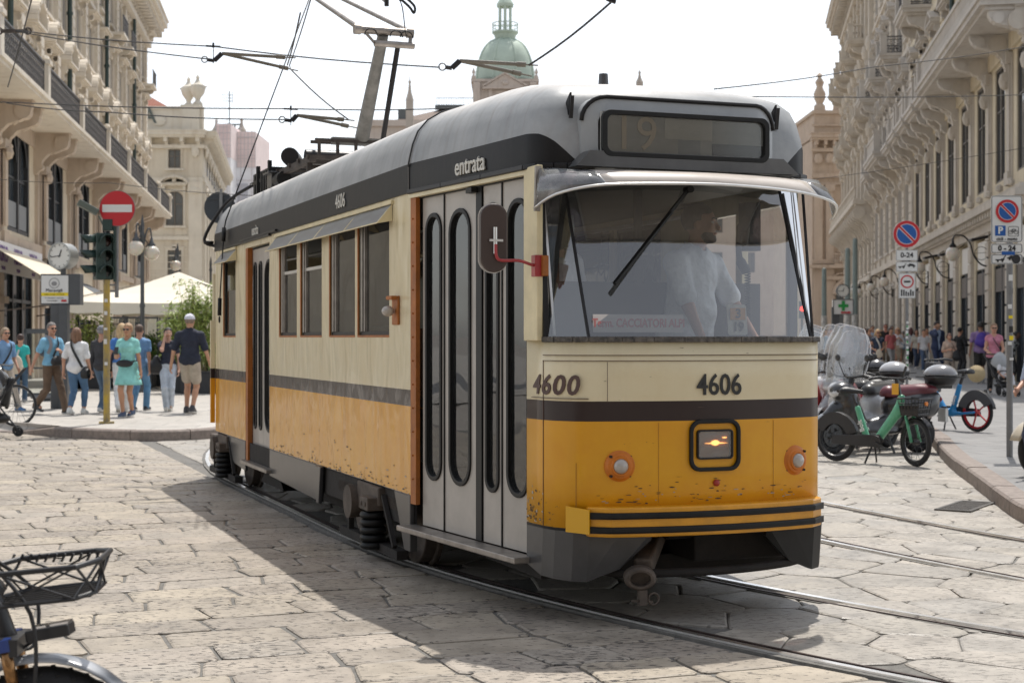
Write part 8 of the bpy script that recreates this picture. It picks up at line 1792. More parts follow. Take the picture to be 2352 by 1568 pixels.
# ---------- wall lanterns on the right
places=['nearest, left of the cicli-moto sign','second along, just right of the 0-24 post','third along, just left of the 0-24 post','fourth along the right wall','fifth along the right wall','sixth along the right wall, furthest']
protoL=None
for i,Y in enumerate((51,61,68,76.6,85,94)):
    X=8.1+.155*Y-1.25
    if protoL is None:
        t=thing('wall_lantern','opal globe lantern on a scrolled bracket: '+places[i],'lantern',(X,Y,4.3),0,'lanterns along the right wall')
        mb=MB(); mb.sph((0,0,0),.24,20); mb.build('globe',m_globe,t,smooth=True)
        mb=MB(); mb.lathe([(.11,0),(.12,.05),(.05,.14),(.03,.28),(0,.30)],(0,0,.22),(0,0,1),12); mb.tube(smooth([(0,0,.50),(.08,0,.62),(.35,0,.60),(.58,0,.35),(.70,0,-.05),(.95,0,-.35),(1.22,0,-.42)],5),.028,6); mb.torus((.95,0,.02),.22,.012,ax=(0,1,0),n=20,m=5); mb.bar((1.18,0,-.55),(1.18,0,.15),.05); mb.bar((.72,0,.02),(1.2,0,.05),.015); mb.build('bracket',m_dark,t,smooth=True,edge=50); protoL=t
    else: copytree(protoL,None,(X,Y,4.3),label='opal globe lantern on a scrolled bracket: '+places[i])
# flat floodlights over the shops
for i,(px,py,Y) in enumerate(((2243,548,49),(2178,583,57),(2152,590,62))):
    a=at(px,py,Y); t=thing('floodlight','flat black floodlight above the shops, '+['nearest','middle','furthest'][i]+' of the three','floodlight',(8.1+.155*Y-.7,Y,a[2])); mb=MB(); mb.box((0,0,0),(.55,.35,.10),ry=R(-12)); mb.build('lamp_body',m_dark,t,bevel=.02); mb=MB(); mb.bar((.2,0,0),(.7,0,.35),.03); mb.build('bracket_arm',m_dark,t)
# shop fascias with their marks are parts of the building; pharmacy clock
Y=62; X=(1920-1176)/F_PX*Y; t=thing('street_clock','round clock over a white board with green pharmacy cross in the right street','clock',(X,Y,.0))
def L(px,py): a=at(px,py,Y); return (a[0]-X,a[2])
mb=MB(); mb.bb(-.16,.16,0,.15,0,L(0,705)[1]); mb.build('post',m_dgrey,t); a=L(1914,722);b=L(1959,688); mb=MB(); mb.bb(a[0],b[0],-.02,.25,a[1],b[1],0); ringprism(mb,[((a[0]+b[0])/2+u,(a[1]+b[1])/2+v) for u,v in rrect(b[0]-a[0]+.04,b[1]-a[1]+.04,.02)],[((a[0]+b[0])/2+u,(a[1]+b[1])/2+v) for u,v in rrect(b[0]-a[0]-.02,b[1]-a[1]-.02,.02)],(0,-.05,0),(1,0,0),(0,0,1),(0,.03,0),1); bd_=mb.build('board',[m_sgw,m_dgrey],t)
cx=(a[0]+b[0])/2; cz=(a[1]+b[1])/2+.05; mb=MB(); mb.bb(cx-.06,cx+.06,-.06,-.03,cz-.2,cz+.2); mb.bb(cx-.2,cx-.0601,-.06,-.03,cz-.06,cz+.06); mb.bb(cx+.0601,cx+.2,-.06,-.03,cz-.06,cz+.06); mb.build('green_cross',m_sgg,bd_); mb=MB(); mb.prism([(cx-.1,a[1]+.05),(cx+.2,a[1]+.05),(cx+.2,a[1]+.02),(cx+.33,a[1]+.08),(cx+.2,a[1]+.14),(cx+.2,a[1]+.11),(cx-.1,a[1]+.11)],(0,-.03,0),(1,0,0),(0,0,1),(0,-.02,0)); mb.build('red_arrow',m_sgr,bd_)
c=L(1935,668); ax=Vector((0,-1,0)); mb=MB(); mb.lathe([(0,-.12),(.25,-.12),(.27,.08),(.27,.12),(.24,.12),(.24,.09)],(c[0],0,c[1]),ax,28); mb.build('clock_drum',m_dgrey,t,smooth=True,edge=30); mb=MB(); mb.prism(circ(.24,28),(c[0],-.10,c[1]),(1,0,0),(0,0,1),(0,.02,0)); f=mb.build('clock_face',bpy.data.materials['clock_face'],t); clock_marks(f,Vector((c[0],-.10,c[1])),(1,0,0),ax,.25)
# tall grey green poles far off
m_gp=M('grey_green_pole',(.20,.25,.24),.6,var=.1)
for i,(px,top_,Y) in enumerate(((1947,575,88),(1964,552,92),(1893,620,98))):
    a=at(px,top_,Y); t=thing('tram_pole','tall grey green overhead line pole in the right street, '+['middle one','tallest one','shortest, leftmost one'][i],'pole',(a[0],Y,0)); mb=MB(); mb.cyl((0,0,0),(0,0,a[2]),.19,.14,n=10); mb.sph((0,0,a[2]),.15,8); mb.build('shaft',m_gp,t); mb=MB(); mb.cyl((0,0,1.2),(0,0,2.9),.195,n=10); mb.build('poster_wrap',M('torn_posters',(.30,.30,.29),.8,col2=(.62,.60,.56),scale=3,detail=2),t)
Y=90; a=at(1957,690,Y); t=thing('traffic_light','small far traffic light with a red lamp lit in the right street','traffic light',(at(1842,711,80)[0],80,0)); mb=MB(); mb.cyl((0,0,0),(0,0,2.6),.06,n=8); mb.bb(-.16,.16,-.1,.15,2.5,3.4); mb.build('body',m_green,t); mb=MB(); mb.sph((0,-.14,3.0),.13,12); mb.build('red_lamp',emit('red_lamp_lit',(1,.03,.01),4.0),t,smooth=True)
lamp_post(1966,96,[(1957,672),(1969,676)],'far street lamp with two opal globes under the tall poles',4.6,z0=0,r=.3)
# ---------- overhead wires
m_wire=M('overhead_wire',(.03,.03,.03),.6); m_ins=M('insulator_arm',(.16,.14,.11),.5,var=.2)
def wire(label,pts,r=.009,group=None,name='overhead_wire'):
    P=[at(*p) for p in pts]; t_=MB(); Q=[]
    for a,b in zip(P,P[1:]):
        for i in range(6): f=i/6; Q.append((a[0]+(b[0]-a[0])*f,a[1]+(b[1]-a[1])*f,a[2]+(b[2]-a[2])*f-.03*math.sin(math.pi*f)))
    Q.append(P[-1]); o=Q[0]; t_.tube([(p[0]-o[0],p[1]-o[1],p[2]-o[2]) for p in Q],r,5); return tag(t_.build(name,m_wire,loc=o,smooth=True),label,'wire')
YW=17
wire('upper span wire from the left palazzo to the arm beside the dome',[(-200,55,26),(35,70,24),(490,107,19),(1010,155,17)])
wire('span wire from the left palazzo down to the left insulated arm',[(35,72,24),(485,137,19)])
wire('upper of the two lower span wires crossing behind the pantograph',[(-150,222,26),(15,235,25),(668,250,20),(1120,245,21)])
wire('lower of the two lower span wires ending at the small arm',[(15,237,25),(250,258,23),(662,275,20)])
wire('thin drop wire from the left arm down to the small arm',[(668,160,17.5),(800,275,17)])
wire('span wire crossing the sky right of the tram, upper one',[(1640,205,20),(2000,155,26),(2352,108,34)])
wire('span wire crossing the sky right of the tram, level one',[(1700,222,22),(2352,218,34)])
wire('wire rising from the arm by the dome to the top edge of the picture',[(1215,150,15),(1410,0,14),(1560,-120,13)],r=.011)
wire('faint low wire passing in front of the cream corner building',[(0,412,30),(250,420,28),(590,450,24)],r=.006)
wire('steep contact wire rising past the pantograph rope',[(690,30,14),(660,150,17)],r=.008)
wire('steep pair of guy wires left of the pantograph',[(722,-30,14),(665,150,18),(672,160,17.5)],r=.007)
wire('guy wire running up from the left palazzo balcony',[(18,200,24),(75,-10,20)],r=.010)
wire('faint wire in front of the pink stone building',[(1850,415,40),(2352,340,34)],r=.007)
def arm(label,a,elbow,tips,Y):
    o=Vector(at(*a,Y)); t=thing('insulated_arm',label,'wire arm',o[:]); g_=lambda p,dy=0:Vector(at(p[0],p[1],Y+dy))-o
    mb=MB(); mb.tube([g_(a),g_(elbow)*.35+g_(a)*.65,g_(elbow)],.028,8); mb.tube([g_((a[0]-14,a[1]-2)),g_(a)],.022,6); mb.build('hook',m_dark,t)
    for i,tp_ in enumerate(tips): mb=MB(); mb.cyl(g_(elbow),g_(tp_,.0+.25*i),.019,n=8); e=g_(tp_,.25*i); mb.cyl(e-(e-g_(elbow))*.14,e,.026,n=8); mb.cyl(e,e+(e-g_(elbow)).normalized()*.12,.008,n=6); mb.build('rod',m_ins,t,smooth=True,edge=40)
    mb=MB(); mb.torus(g_((a[0]-22,a[1]-3)),.035,.008,ax=(0,1,0),n=12,m=5); mb.build('shackle',m_pole,t)
arm('insulated wire arm on the left, high above the tram rear',(492,140),(510,123),[(655,132),(662,158)],17.5)
arm('insulated wire arm in front of the dome',(1038,157),(1056,140),[(1208,149),(1196,170)],15)
arm('small low insulated arm just left of the pantograph base',(670,278),(682,265),[(790,275),(800,290)],17)
for i,(px,py,Y) in enumerate(((490,106,19),(668,250,20),(1122,246,21))):
    o=Vector(at(px,py,Y)); t=thing('wire_clamp','dark wire clamp on the span wire, '+['at the left arm','left of the pantograph','right of the pantograph'][i],'clamp',o[:]); mb=MB(); mb.bar((-.09,0,.0),(.09,0,-.01),.022); mb.bar((0,0,0),(0,0,-.22 if i<2 else -.06),.010); mb.cyl((0,0,-.02),(0,0,.04),.014,n=6); mb.build('clamp',m_dark,t)
o=Vector(at(35,72,24)); t=thing('wire_clamp','rusty knot of clamps where the wires meet at the left','clamp',o[:]); mb=MB(); [mb.torus((dx,0,0),.05,.014,ax=(0,1,0),n=12,m=5) for dx in(-.25,.2)]; mb.bar((-.22,0,0),(.2,0,.0),.05); mb.build('shackles',m_rust,t)
a=at(1404,2,14); t=thing('wire_clamp','small dark clamp at the top edge on the wire right of the dome','clamp',a); mb=MB(); mb.box((0,0,0),(.09,.04,.03),ry=R(20)); mb.build('clamp',m_dark,t)
# current pick up hanging line seen above the knee of the pantograph
a=Vector(at(888,-12,13.2)); t=thing('wire_hanger','dark wire hanger with curved rod above the pantograph knee','hanger',a[:]); mb=MB(); mb.cyl((0,0,.1),(0,0,-.10),.02,n=8); mb.tube(smooth([(.03,0,.02),(.15,0,-.02),(.24,0,-.10),(.235,0,-.16),(.19,0,-.10),(.05,0,.02)],4),.012,6); mb.tube(smooth([(.0,0,.02),(.12,0,-.06),(.16,0,-.3),(.17,0,-.36)],4),.005,5); mb.build('hanger_body',m_dark,t,smooth=True,edge=50)
# ================= BICYCLES, SCOOTERS, PUSHCHAIRS   (local x = forwards, y = left, z = up)
def wheel(par,x,r,rim,tyre=m_tyre,w=.045,spokes=0,sm=None,steer=0,solid=False,name='wheel'):
    wh=bpy.data.objects.new(name,None); C.objects.link(wh); wh.parent=par; wh.location=(x,0,r); wh.rotation_euler=(0,0,steer)
    mb=MB(); mb.torus((0,0,0),r-w/2,w/2,ax=(0,1,0),n=40,m=8); mb.build('tyre',tyre,wh,smooth=True)
    mb=MB(); mb.lathe([(r-w*1.0,-w*.35),(r-w*1.5,-w*.4),(r-w*1.7,0),(r-w*1.5,w*.4),(r-w*1.0,w*.35)],(0,0,0),(0,1,0),36,caps=False)
    mb.cyl((0,-w*.9,0),(0,w*.9,0),r*.16 if solid else .03,n=14)
    if solid:
        for i in range(5): a=2*math.pi*i/5; mb.bar((r*.1*math.cos(a),0,r*.1*math.sin(a)),((r-w*1.3)*math.cos(a+.15),0,(r-w*1.3)*math.sin(a+.15)),w*.5,w*.9,up=(0,1,0))
    elif spokes<12:
        for i in range(spokes or 6): a=2*math.pi*i/(spokes or 6); mb.bar((.02*math.cos(a),0,.02*math.sin(a)),((r-w*1.4)*math.cos(a),0,(r-w*1.4)*math.sin(a)),.022,.016)
    else:
        for i in range(spokes): a=2*math.pi*i/spokes; sg=(-1)**i; mb.bar((.025*math.cos(a+.6*sg),.03*sg,.025*math.sin(a+.6*sg)),((r-w*1.3)*math.cos(a),0,(r-w*1.3)*math.sin(a)),.0035)
    mb.build('rim',rim,wh,smooth=False); return wh
def place_b(name,label,cat,x,y,dx,dy,z=0,group=None):
    return thing(name,label,cat,(x,y,z),math.atan2(dy,dx),group)
m_bgreen=M('mint_green_paint',(.10,.38,.22),.35,var=.1,coat=.3); m_bblue=M('bright_blue_paint',(.015,.24,.55),.35,var=.1,coat=.3); m_rim_red=M('red_rim',(.42,.02,.03),.4); m_orr=M('orange_reflector',(.75,.22,.02),.3); m_saddle=M('saddle_black',(.016,.016,.017),.45)
def ebike(label,x,y,dx,dy,frame,rimm,word,z=0,steer=0,basket=True,wb=1.10,r=.285,spokes=16):
    t=place_b('electric_bicycle',label,'bicycle',x,y,dx,dy,z); h=wb/2
    wheel(t,-h,r,m_blkp if rimm is None else rimm,spokes=spokes if rimm is None else 5); wheel(t,h,r,m_blkp if rimm is None else rimm,spokes=spokes if rimm is None else 5,steer=steer)
    s=SDF((-h-.1,-.12,.1),(h+.1,.12,1.15),.012); s.cap((h-.19,0,.80),(h-.24,0,.62),.045,.050,.03); s.cap((h-.22,0,.66),(.02,0,.27),.060,.050,.04); s.cap((.02,0,.27),(-.10,0,.26),.052,.05,.05); s.cap((-.10,0,.27),(-.24,0,.66),.042,.035,.05); s.cap((.0,.0,.26),(-.28,0,.25),.04,.026,.04)
    for e in(-1,1): s.cap((-.25,e*.02,.25),(-h,e*.055,r),.020,.018,.02)
    fr=s.build('frame',frame,t)
    mb=MB(); mb.bar((h-.27,0,.61),(.07,0,.33),.05,.085,up=(0,1,0)); fr_b=mb.build('battery',m_blkp,t,loc=(.025,0,.055),bevel=.01)
    mb=MB(); mb.bar((-.235,0,.64),(-.305,0,.82),.030); mb.cyl((-.22,0,.60),(-.26,0,.72),.022,n=10); mb.build('seat_post',m_blkp,t)
    s=SDF((-.55,-.15,.78),(-.12,.15,.95),.010); s.cap((-.40,0,.855),(-.18,0,.86),.062,.022,.02); s.cap((-.42,-.05,.86),(-.42,.05,.86),.045,.045,.03); s.cut(lambda X,Y_,Z:.835-Z+0*X); s.build('saddle',m_saddle,t)
    mb=MB(); mb.bar((h-.19,0,.72),(h-.255,0,1.02),.045); st=mb.build('steering_column',m_blkp,t,bevel=.01)
    mb=MB(); pts=smooth([(h-.40,.30,1.02),(h-.34,.20,1.04),(h-.26,.06,1.03),(h-.26,-.06,1.03),(h-.34,-.20,1.04),(h-.40,-.30,1.02)],4); c_,s_=math.cos(steer),math.sin(steer); px_=h-.24
    pts=[(px_+(p[0]-px_)*c_-p[1]*s_,(p[0]-px_)*s_+p[1]*c_,p[2]) for p in pts]; mb.tube(pts,.013,8); mb.tube(pts[:6],.019,8); mb.tube(pts[-6:],.019,8); mb.bar(pts[7],(pts[7][0]+.05,pts[7][1],pts[7][2]+.14),.03,.02); mb.build('handlebar',m_blkp,t,smooth=True,edge=45)
    fk=bpy.data.objects.new('front_fork',None); C.objects.link(fk); fk.parent=t; fk.location=(h,0,0); fk.rotation_euler=(0,0,steer)
    mb=MB(); 
    for e in(-1,1): mb.tube([(-.18,e*.02,.62),(-.10,e*.06,.56),(0,e*.062,r)],.018,8)
    mb.build('fork_blade',frame if rimm is None else m_blkp,fk,smooth=True)
    def fender(x0,a0,a1,w,name,par,mat): 
        mb=MB(); A=[a0+(a1-a0)*i/14 for i in range(15)]; mb.loft([[(x0+(r+.03)*math.cos(a)-0,y_,r+(r+.03)*math.sin(a)) for a in A] for y_ in(-w,-w*.6,w*.6,w)],closed=False); o=mb.build(name,mat,par,smooth=True); q=o.modifiers.new('solid','SOLIDIFY'); q.thickness=.006
    fender(0,R(35),R(150),.032,'mudguard',fk,m_blkp)
    mb=MB(); A=[R(15+i*10) for i in range(15)]; mb.prism([(-h+(r+.035)*math.cos(a),r+(r+.035)*math.sin(a)) for a in A]+[(-h+(r*.62)*math.cos(a),r+(r*.62)*math.sin(a)) for a in A[::-1]],(0,-.035,0),(1,0,0),(0,0,1),(0,.004,0)); mb.prism([(-h+(r+.035)*math.cos(a),r+(r+.035)*math.sin(a)) for a in A]+[(-h+(r*.62)*math.cos(a),r+(r*.62)*math.sin(a)) for a in A[::-1]],(0,.033,0),(1,0,0),(0,0,1),(0,.004,0)); mb.build('wheel_guard',m_blkp if rimm is None else m_dgrey,t); fender(-h,R(10),R(170),.034,'mudguard',t,m_blkp)
    mb=MB(); mb.prism([(-h-.03,.22),(.12,.20),(.16,.30),(.10,.36),(-h,.33)],(0,-.075,0),(1,0,0),(0,0,1),(0,.012,0)); mb.cyl((.06,-.09,.27),(.06,-.07,.27),.075,n=20); mb.build('chain_guard',m_blkp,t,bevel=.008)
    mb=MB(); mb.bar((.06,-.10,.27),(.20,-.11,.20),.02); mb.box((.22,-.14,.20),(.09,.09,.02)); mb.build('pedal',m_blkp,t); mb=MB(); mb.bar((.06,.08,.27),(-.08,.10,.34),.02); mb.box((-.09,.13,.345),(.09,.09,.02)); mb.build('pedal',m_blkp,t)
    mb=MB(); 
    for e in(-1,1): mb.bar((-.02,e*.03,.22),(-.06,e*.13,.01),.018)
    mb.build('stand',m_blkp,t)
    if basket:
        mb=MB(); bx=h-.02; 
        for z_,sc in((.62,.80),(.68,.86),(.74,.93),(.80,1.0)): mb.tube([(bx-.13*sc,-.15*sc,z_),(bx+.15*sc,-.15*sc,z_),(bx+.15*sc,.15*sc,z_),(bx-.13*sc,.15*sc,z_)],.008 if z_<.8 else .012,5,closed=True)
        for i in range(7):
            for e in(-1,1): q=-.13+.28*i/6; mb.bar((bx+q*.8,e*.12,.61),(bx+q,e*.15,.80),.006); 
        for i in range(6): q=-.12+.24*i/5; mb.bar((bx+.12,q,.61),(bx+.15,q*1.25,.80),.006); mb.bar((bx-.1,q,.61),(bx+.12,q,.61),.008)
        mb.bb(bx-.11,bx+.12,-.12,.12,.60,.612); mb.prism([(bx-.10,.62),(bx+.12,.62),(bx+.14,.72),(bx-.12,.72)],(0,-.128,0),(1,0,0),(0,0,1),(0,.004,0)); mb.build('basket',m_blkp,t); mb=MB(); mb.cyl((bx+.15,0,.74),(bx+.17,0,.74),.025,n=12); mb.build('reflector',m_orr,t)
        mb=MB(); mb.bb(h-.29,h-.20,-.05,-.046,.84,.97); mb.build('tag',M('orange_tag',(.75,.38,.03),.5),t,rot=None)
    d=Vector((-.14,0,.40)).normalized()
    text('lettering',word,.085,m_sgw,fr,(-.165,-.047,.45),(d.x,0,d.z),(-d.z*-1*-1,0,d.x) if False else (-d.z,0,d.x),ext=.004,bold=.002); text('lettering',word,.085,m_sgw,fr,(-.165,.047,.45),(d.x,0,d.z),(d.z,0,-d.x),ext=.004,bold=.002)
    return t
ebike('mint green shared electric bicycle with front basket, parked nearest the kerb corner',4.36,18.3,.70,-.714,m_bgreen,None,'Bolt',steer=R(-22))
bk=ebike('bright blue shared electric bicycle with red wheels on the right pavement',6.42,22.5,-.55,.83,m_bblue,m_rim_red,'dott',z=.15,basket=False)
mb=MB(); mb.bb(.18,.34,-.10,.10,.55,1.0); mb.build('front_panel',M('dark_mesh_panel',(.06,.06,.065),.6),bk,bevel=.02)
# ---- scooters
m_wrim=M('clear_rim',(.75,.75,.76),.15,coat=.5)
m_wsh=glassmat('scooter_windshield',(.93,.93,.92),.18,.12,dirt_haze=.60)  # milky veil puts the whitish hazy highlights into the clear shield
def scooter(label,x,y,dx,dy,col,seat=(.02,.02,.02),shield=True,case=None,z=0,name='scooter',lean=0,tall=1.0,group=None):
    t=place_b(name,label,'scooter',x,y,dx,dy,z,group); t.rotation_euler[0]=R(lean)
    cm=M('scooter_paint',col,.28,var=.12,coat=.5,scale=3); r=.25
    wheel(t,-.62,r,m_dgrey,w=.11,solid=True); wheel(t,.66,r,m_dgrey,w=.10,solid=True,steer=R(8))
    s=SDF((-1.0,-.32,.1),(1.0,.32,1.2),.022)
    s.cap((-.75,0,.68),(-.25,0,.62),.15,.16,.08); s.ell((-.55,0,.58),(.36,.19,.17),.08); s.cap((-.85,0,.72),(-.6,0,.66),.09,.12,.06); s.cap((-.25,0,.42),(.25,0,.30),.12,.12,.06); s.ell((.0,0,.30),(.35,.17,.07),.05)
    s.cap((.30,0,.38),(.46,0,.80),.15,.13,.06); s.ell((.44,0,.62),(.13,.21,.28),.06); s.ell((.52,0,.82),(.15,.15,.12),.05); s.cap((.60,0,.58),(.72,0,.50),.10,.07,.05)
    b=s.build('body',cm,t)
    mb=MB(); A=[R(20+i*12) for i in range(11)]; mb.loft([[(.66+.29*math.cos(a),y_*.07,.25+.29*math.sin(a)) for a in A] for y_ in(-1,-.6,.6,1)],closed=False); o=mb.build('front_mudguard',cm,t,smooth=True); q=o.modifiers.new('solid','SOLIDIFY'); q.thickness=.01
    s=SDF((-.95,-.2,.65),(.0,.2,.98),.018); s.cap((-.70,0,.80),(-.18,0,.77),.105,.12,.05); s.ell((-.72,0,.83),(.18,.14,.07),.04); s.cut(lambda X,Y_,Z:.74-Z); s.build('seat',M('scooter_seat',seat,.4,var=.2,coat=.15),t)
    mb=MB(); mb.tube([(.40,.0,.85),(.36,0,.98)],.04,8); pts=smooth([(.26,.34,.99),(.33,.22,1.02),(.38,.08,1.0),(.38,-.08,1.0),(.33,-.22,1.02),(.26,-.34,.99)],4); mb.tube(pts,.016,8); mb.tube(pts[:6],.022,8); mb.tube(pts[-6:],.022,8); mb.build('handlebar',m_blkp,t,smooth=True,edge=45)
    for e in(-1,1):
        mb=MB(); mb.tube([(.34,e*.24,1.02),(.36,e*.30,1.14),(.36,e*.34,1.20)],.007,5); mb.sph((.36,e*.37,1.25),.065,10,sc=(.25,1,.75)); mb.build('mirror',m_blkp,t,smooth=True)
    mb=MB(); mb.sph((.62,0,.80),.085,12,sc=(.6,1.3,.7)); mb.build('headlight',M('headlight_glass',(.55,.55,.55),.08,spec=1,coat=1) if 'headlight_glass' not in bpy.data.materials else bpy.data.materials['headlight_glass'],t,smooth=True)
    mb=MB(); mb.cyl((-.3,-.14,.33),(-.72,-.2,.36),.055,n=12); mb.bb(-.75,-.35,.06,.15,.2,.42); mb.build('engine',m_dark,t,bevel=.015)
    mb=MB(); mb.bar((-.1,.1,.25),(-.16,.18,.01),.025); mb.bar((-.1,-.1,.25),(-.16,-.18,.01),.025); mb.build('stand',m_dgrey,t); mb=MB(); mb.bb(-1.02,-.98,-.09,.09,.40,.58); mb.build('number_plate',m_sgw,t)
    mb=MB(); mb.sph((-.93,0,.70),.06,10,sc=(.5,1.4,.7)); mb.build('tail_light',M('tail_red',(.30,.01,.01),.2) if 'tail_red' not in bpy.data.materials else bpy.data.materials['tail_red'],t,smooth=True)
    if shield:
        rows=[]
        for i in range(9):
            f=i/8; z_=.92+.72*f*tall; hw=.26+.04*math.sin(math.pi*f)-(.12*max(0,f-.75)*4)**1.0*.5; row=[]
            for k in range(9): u=-1+k/4; row.append((.56-.20*f*tall-.12*u*u,u*hw,z_-.06*u*u*f))
            rows.append(row)
        mb=MB(); mb.loft(rows,closed=False); mb.build('windshield',m_wsh,t,smooth=True); mb=MB(); mb.tube([r_[0] for r_ in rows]+rows[-1][1:-1]+[r_[-1] for r_ in rows[::-1]],.006,5); mb.build('windshield_rim',m_wrim,t,smooth=True)
        mb=MB(); mb.bar((.40,.12,.98),(.50,.14,1.12),.01); mb.bar((.40,-.12,.98),(.50,-.14,1.12),.01); mb.build('windshield_bracket',m_dark,t)
    if case:
        s=SDF((-1.25,-.3,.82),(-.65,.3,1.25),.018); s.cap((-.98,-.09,1.0),(-.98,.09,1.0),.14,.14,.02); s.ell((-.96,0,1.0),(.22,.24,.16),.05); s.cut(lambda X,Y_,Z:1.01-Z); tc_=s.build('top_case_lid',M('case_paint',case,.22,coat=.6) ,t); s=SDF((-1.25,-.3,.82),(-.65,.3,1.25),.018); s.cap((-.98,-.09,1.0),(-.98,.09,1.0),.135,.135,.02); s.ell((-.96,0,1.0),(.21,.23,.15),.05); s.cut(lambda X,Y_,Z:np.maximum(.88-Z,Z-1.005)); s.build('top_case',m_blkp,t)
        mb=MB(); mb.bb(-1.19,-.73,-.235,.235,.985,1.0); mb.bb(-1.1,-.7,-.06,.06,.84,.90); mb.build('case_seam',m_blkp,t)
    return t
G='scooters parked in a row along the right kerb'
scooter('black scooter with maroon seat and grey top case, just behind the green bicycle',4.76,19.9,-.95,-.30,(.03,.03,.033),seat=(.12,.02,.03),shield=False,case=(.20,.20,.21),group=G)
scooter('silver scooter with tall clear windshield right beside the tram front',4.70,20.5,-.72,-.69,(.42,.43,.44),group=G,tall=1.05)
scooter('red scooter with black seat and white topped case, third in the row',4.75,22.3,-.95,-.30,(.42,.015,.02),shield=False,case=(.36,.36,.37),group=G)
scooter('white scooter with curved windshield, fourth in the row',5.1,23.4,-.75,-.66,(.60,.60,.60),group=G,tall=1.1)
scooter('black scooter with windshield and red lidded top case, fifth in the row',5.15,25.0,-.92,-.40,(.03,.03,.03),case=(.05,.05,.055),group=G)
scooter('grey scooter with tall windshield, sixth in the row',5.35,26.4,-.8,-.6,(.20,.20,.21),group=G,tall=1.15)
scooter('dark blue scooter with low front, seventh in the row',5.75,25.6,-.92,-.40,(.02,.05,.12),shield=False,group=G)
scooter('white scooter with scratched windshield, eighth in the row',5.75,28.4,-.8,-.6,(.55,.55,.56),group=G,tall=1.1)
scooter('black scooter with grey shell, ninth and furthest in the row',6.2,30.4,-.8,-.6,(.05,.05,.055),group=G)
scooter('dark red scooter with tall windshield squeezed in behind the silver one',4.98,21.5,-.72,-.69,(.20,.015,.02),group=G,tall=.95)
scooter('silver grey scooter with crumpled windshield, half hidden behind the red one',5.02,22.3,-.78,-.62,(.35,.36,.37),group=G,tall=1.1)
sc=scooter('cream scooter cut off by the right edge of the picture',5.80,15.4,-.90,-.42,(.50,.43,.31),z=.15,shield=False)
# ---- foreground bicycle, bottom left
t=thing('fat_tyre_bicycle','black fat tyre bicycle with wire front basket in the bottom left corner','bicycle',(-1.38,4.5,0),R(6)); r=.275
wh=bpy.data.objects.new('wheel',None); C.objects.link(wh); wh.parent=t; wh.location=(0,0,r)
mb=MB(); mb.torus((0,0,0),r-.05,.05,ax=(0,1,0),n=64,m=14)
for i in range(34):
    a=2*math.pi*i/34; 
    for e in(-1,1): u=Vector((math.cos(a),0,math.sin(a))); a2=a+.09*e; u2=Vector((math.cos(a2),0,math.sin(a2))); mb.bar(u*(r+.001)+Vector((0,0,0)),u2*(r-.018)+Vector((0,e*.042,0)),.010,.008)
mb.build('tyre',m_tyre,wh,smooth=True,edge=40); mb=MB(); mb.lathe([(r-.09,-.035),(r-.11,0),(r-.09,.035)],(0,0,0),(0,1,0),40,caps=False); mb.cyl((0,-.05,0),(0,.05,0),.035,n=14); [mb.bar((.03*math.cos(a),.02*(-1)**i,.03*math.sin(a)),((r-.1)*math.cos(a+.3*(-1)**i),0,(r-.1)*math.sin(a+.3*(-1)**i)),.003) for i,a in enumerate(np.linspace(0,6.28,33)[:-1])]; mb.build('rim',m_blkp,wh)
t2=wheel(t,-1.08,r,m_blkp,w=.09,spokes=16)
m_fend=M('striped_mudguard',(.06,.07,.085),.35,coat=.3,col2=(.45,.46,.48),scale=9,detail=0)
mb=MB(); A=[R(38+i*9) for i in range(14)]; mb.loft([[((r+.035)*math.cos(a),y_,r+(r+.035)*math.sin(a)-abs(y_)*.25) for a in A] for y_ in(-.055,-.03,0,.03,.055)],closed=False); o=mb.build('mudguard',m_fend,t,smooth=True); q=o.modifiers.new('solid','SOLIDIFY'); q.thickness=.005
mb=MB(); 
for e in(-1,1): mb.cyl((0,e*.075,r),(-.075,e*.075,.50),.026,.028,n=12)
mb.bar((-.09,-.09,.62),(-.09,.09,.62),.06,.05); mb.build('fork_lower',m_blkp,t,smooth=True,edge=40)
m_brz=M('bronze_stanchion',(.32,.17,.07),.25,metal=.8)
for e in(-1,1): mb=MB(); mb.cyl((-.073,e*.075,.50),(-.098,e*.075,.62),.018,n=12); mb.build('fork_stanchion',m_brz,t,smooth=True)
m_bcap=M('blue_cap',(.02,.05,.22),.35)
for e in(-1,1): mb=MB(); mb.cyl((-.099,e*.075,.61),(-.104,e*.075,.645),.024,n=14); mb.build('fork_cap',m_bcap,t,smooth=True,edge=40)
mb=MB(); mb.cyl((-.10,0,.60),(-.22,0,.93),.035,n=14); mb.tube(smooth([(-.42,.33,.93),(-.34,.2,.95),(-.22,0,.93),(-.34,-.2,.95),(-.42,-.33,.93)],5),.014,8); mb.build('stem_and_handlebar',m_blkp,t,smooth=True,edge=40)
mb=MB(); mb.tube([(-.13,0,.80),(-.45,0,.50),(-.62,0,.30)],.032,10); mb.tube([(-.62,0,.30),(-.75,0,.78)],.02,8); mb.tube([(-.62,0,.30),(-1.08,.06,r)],.014,8); mb.tube([(-.62,0,.30),(-1.08,-.06,r)],.014,8); mb.build('frame',m_blkp,t,smooth=True); mb=MB(); mb.sph((-.78,0,.82),.09,12,sc=(1.4,.8,.4)); mb.build('saddle',m_saddle,t,smooth=True)
mb=MB(); mb.tube(smooth([(-.16,.06,.86),(-.06,.16,.74),(-.05,.12,.60),(-.09,.09,.58)],5),.006,6); mb.tube(smooth([(-.16,-.05,.88),(-.02,-.10,.72),(-.01,-.10,.5),(-.05,-.09,.4)],5),.006,6); mb.build('brake_cable',m_blkp,t,smooth=True)
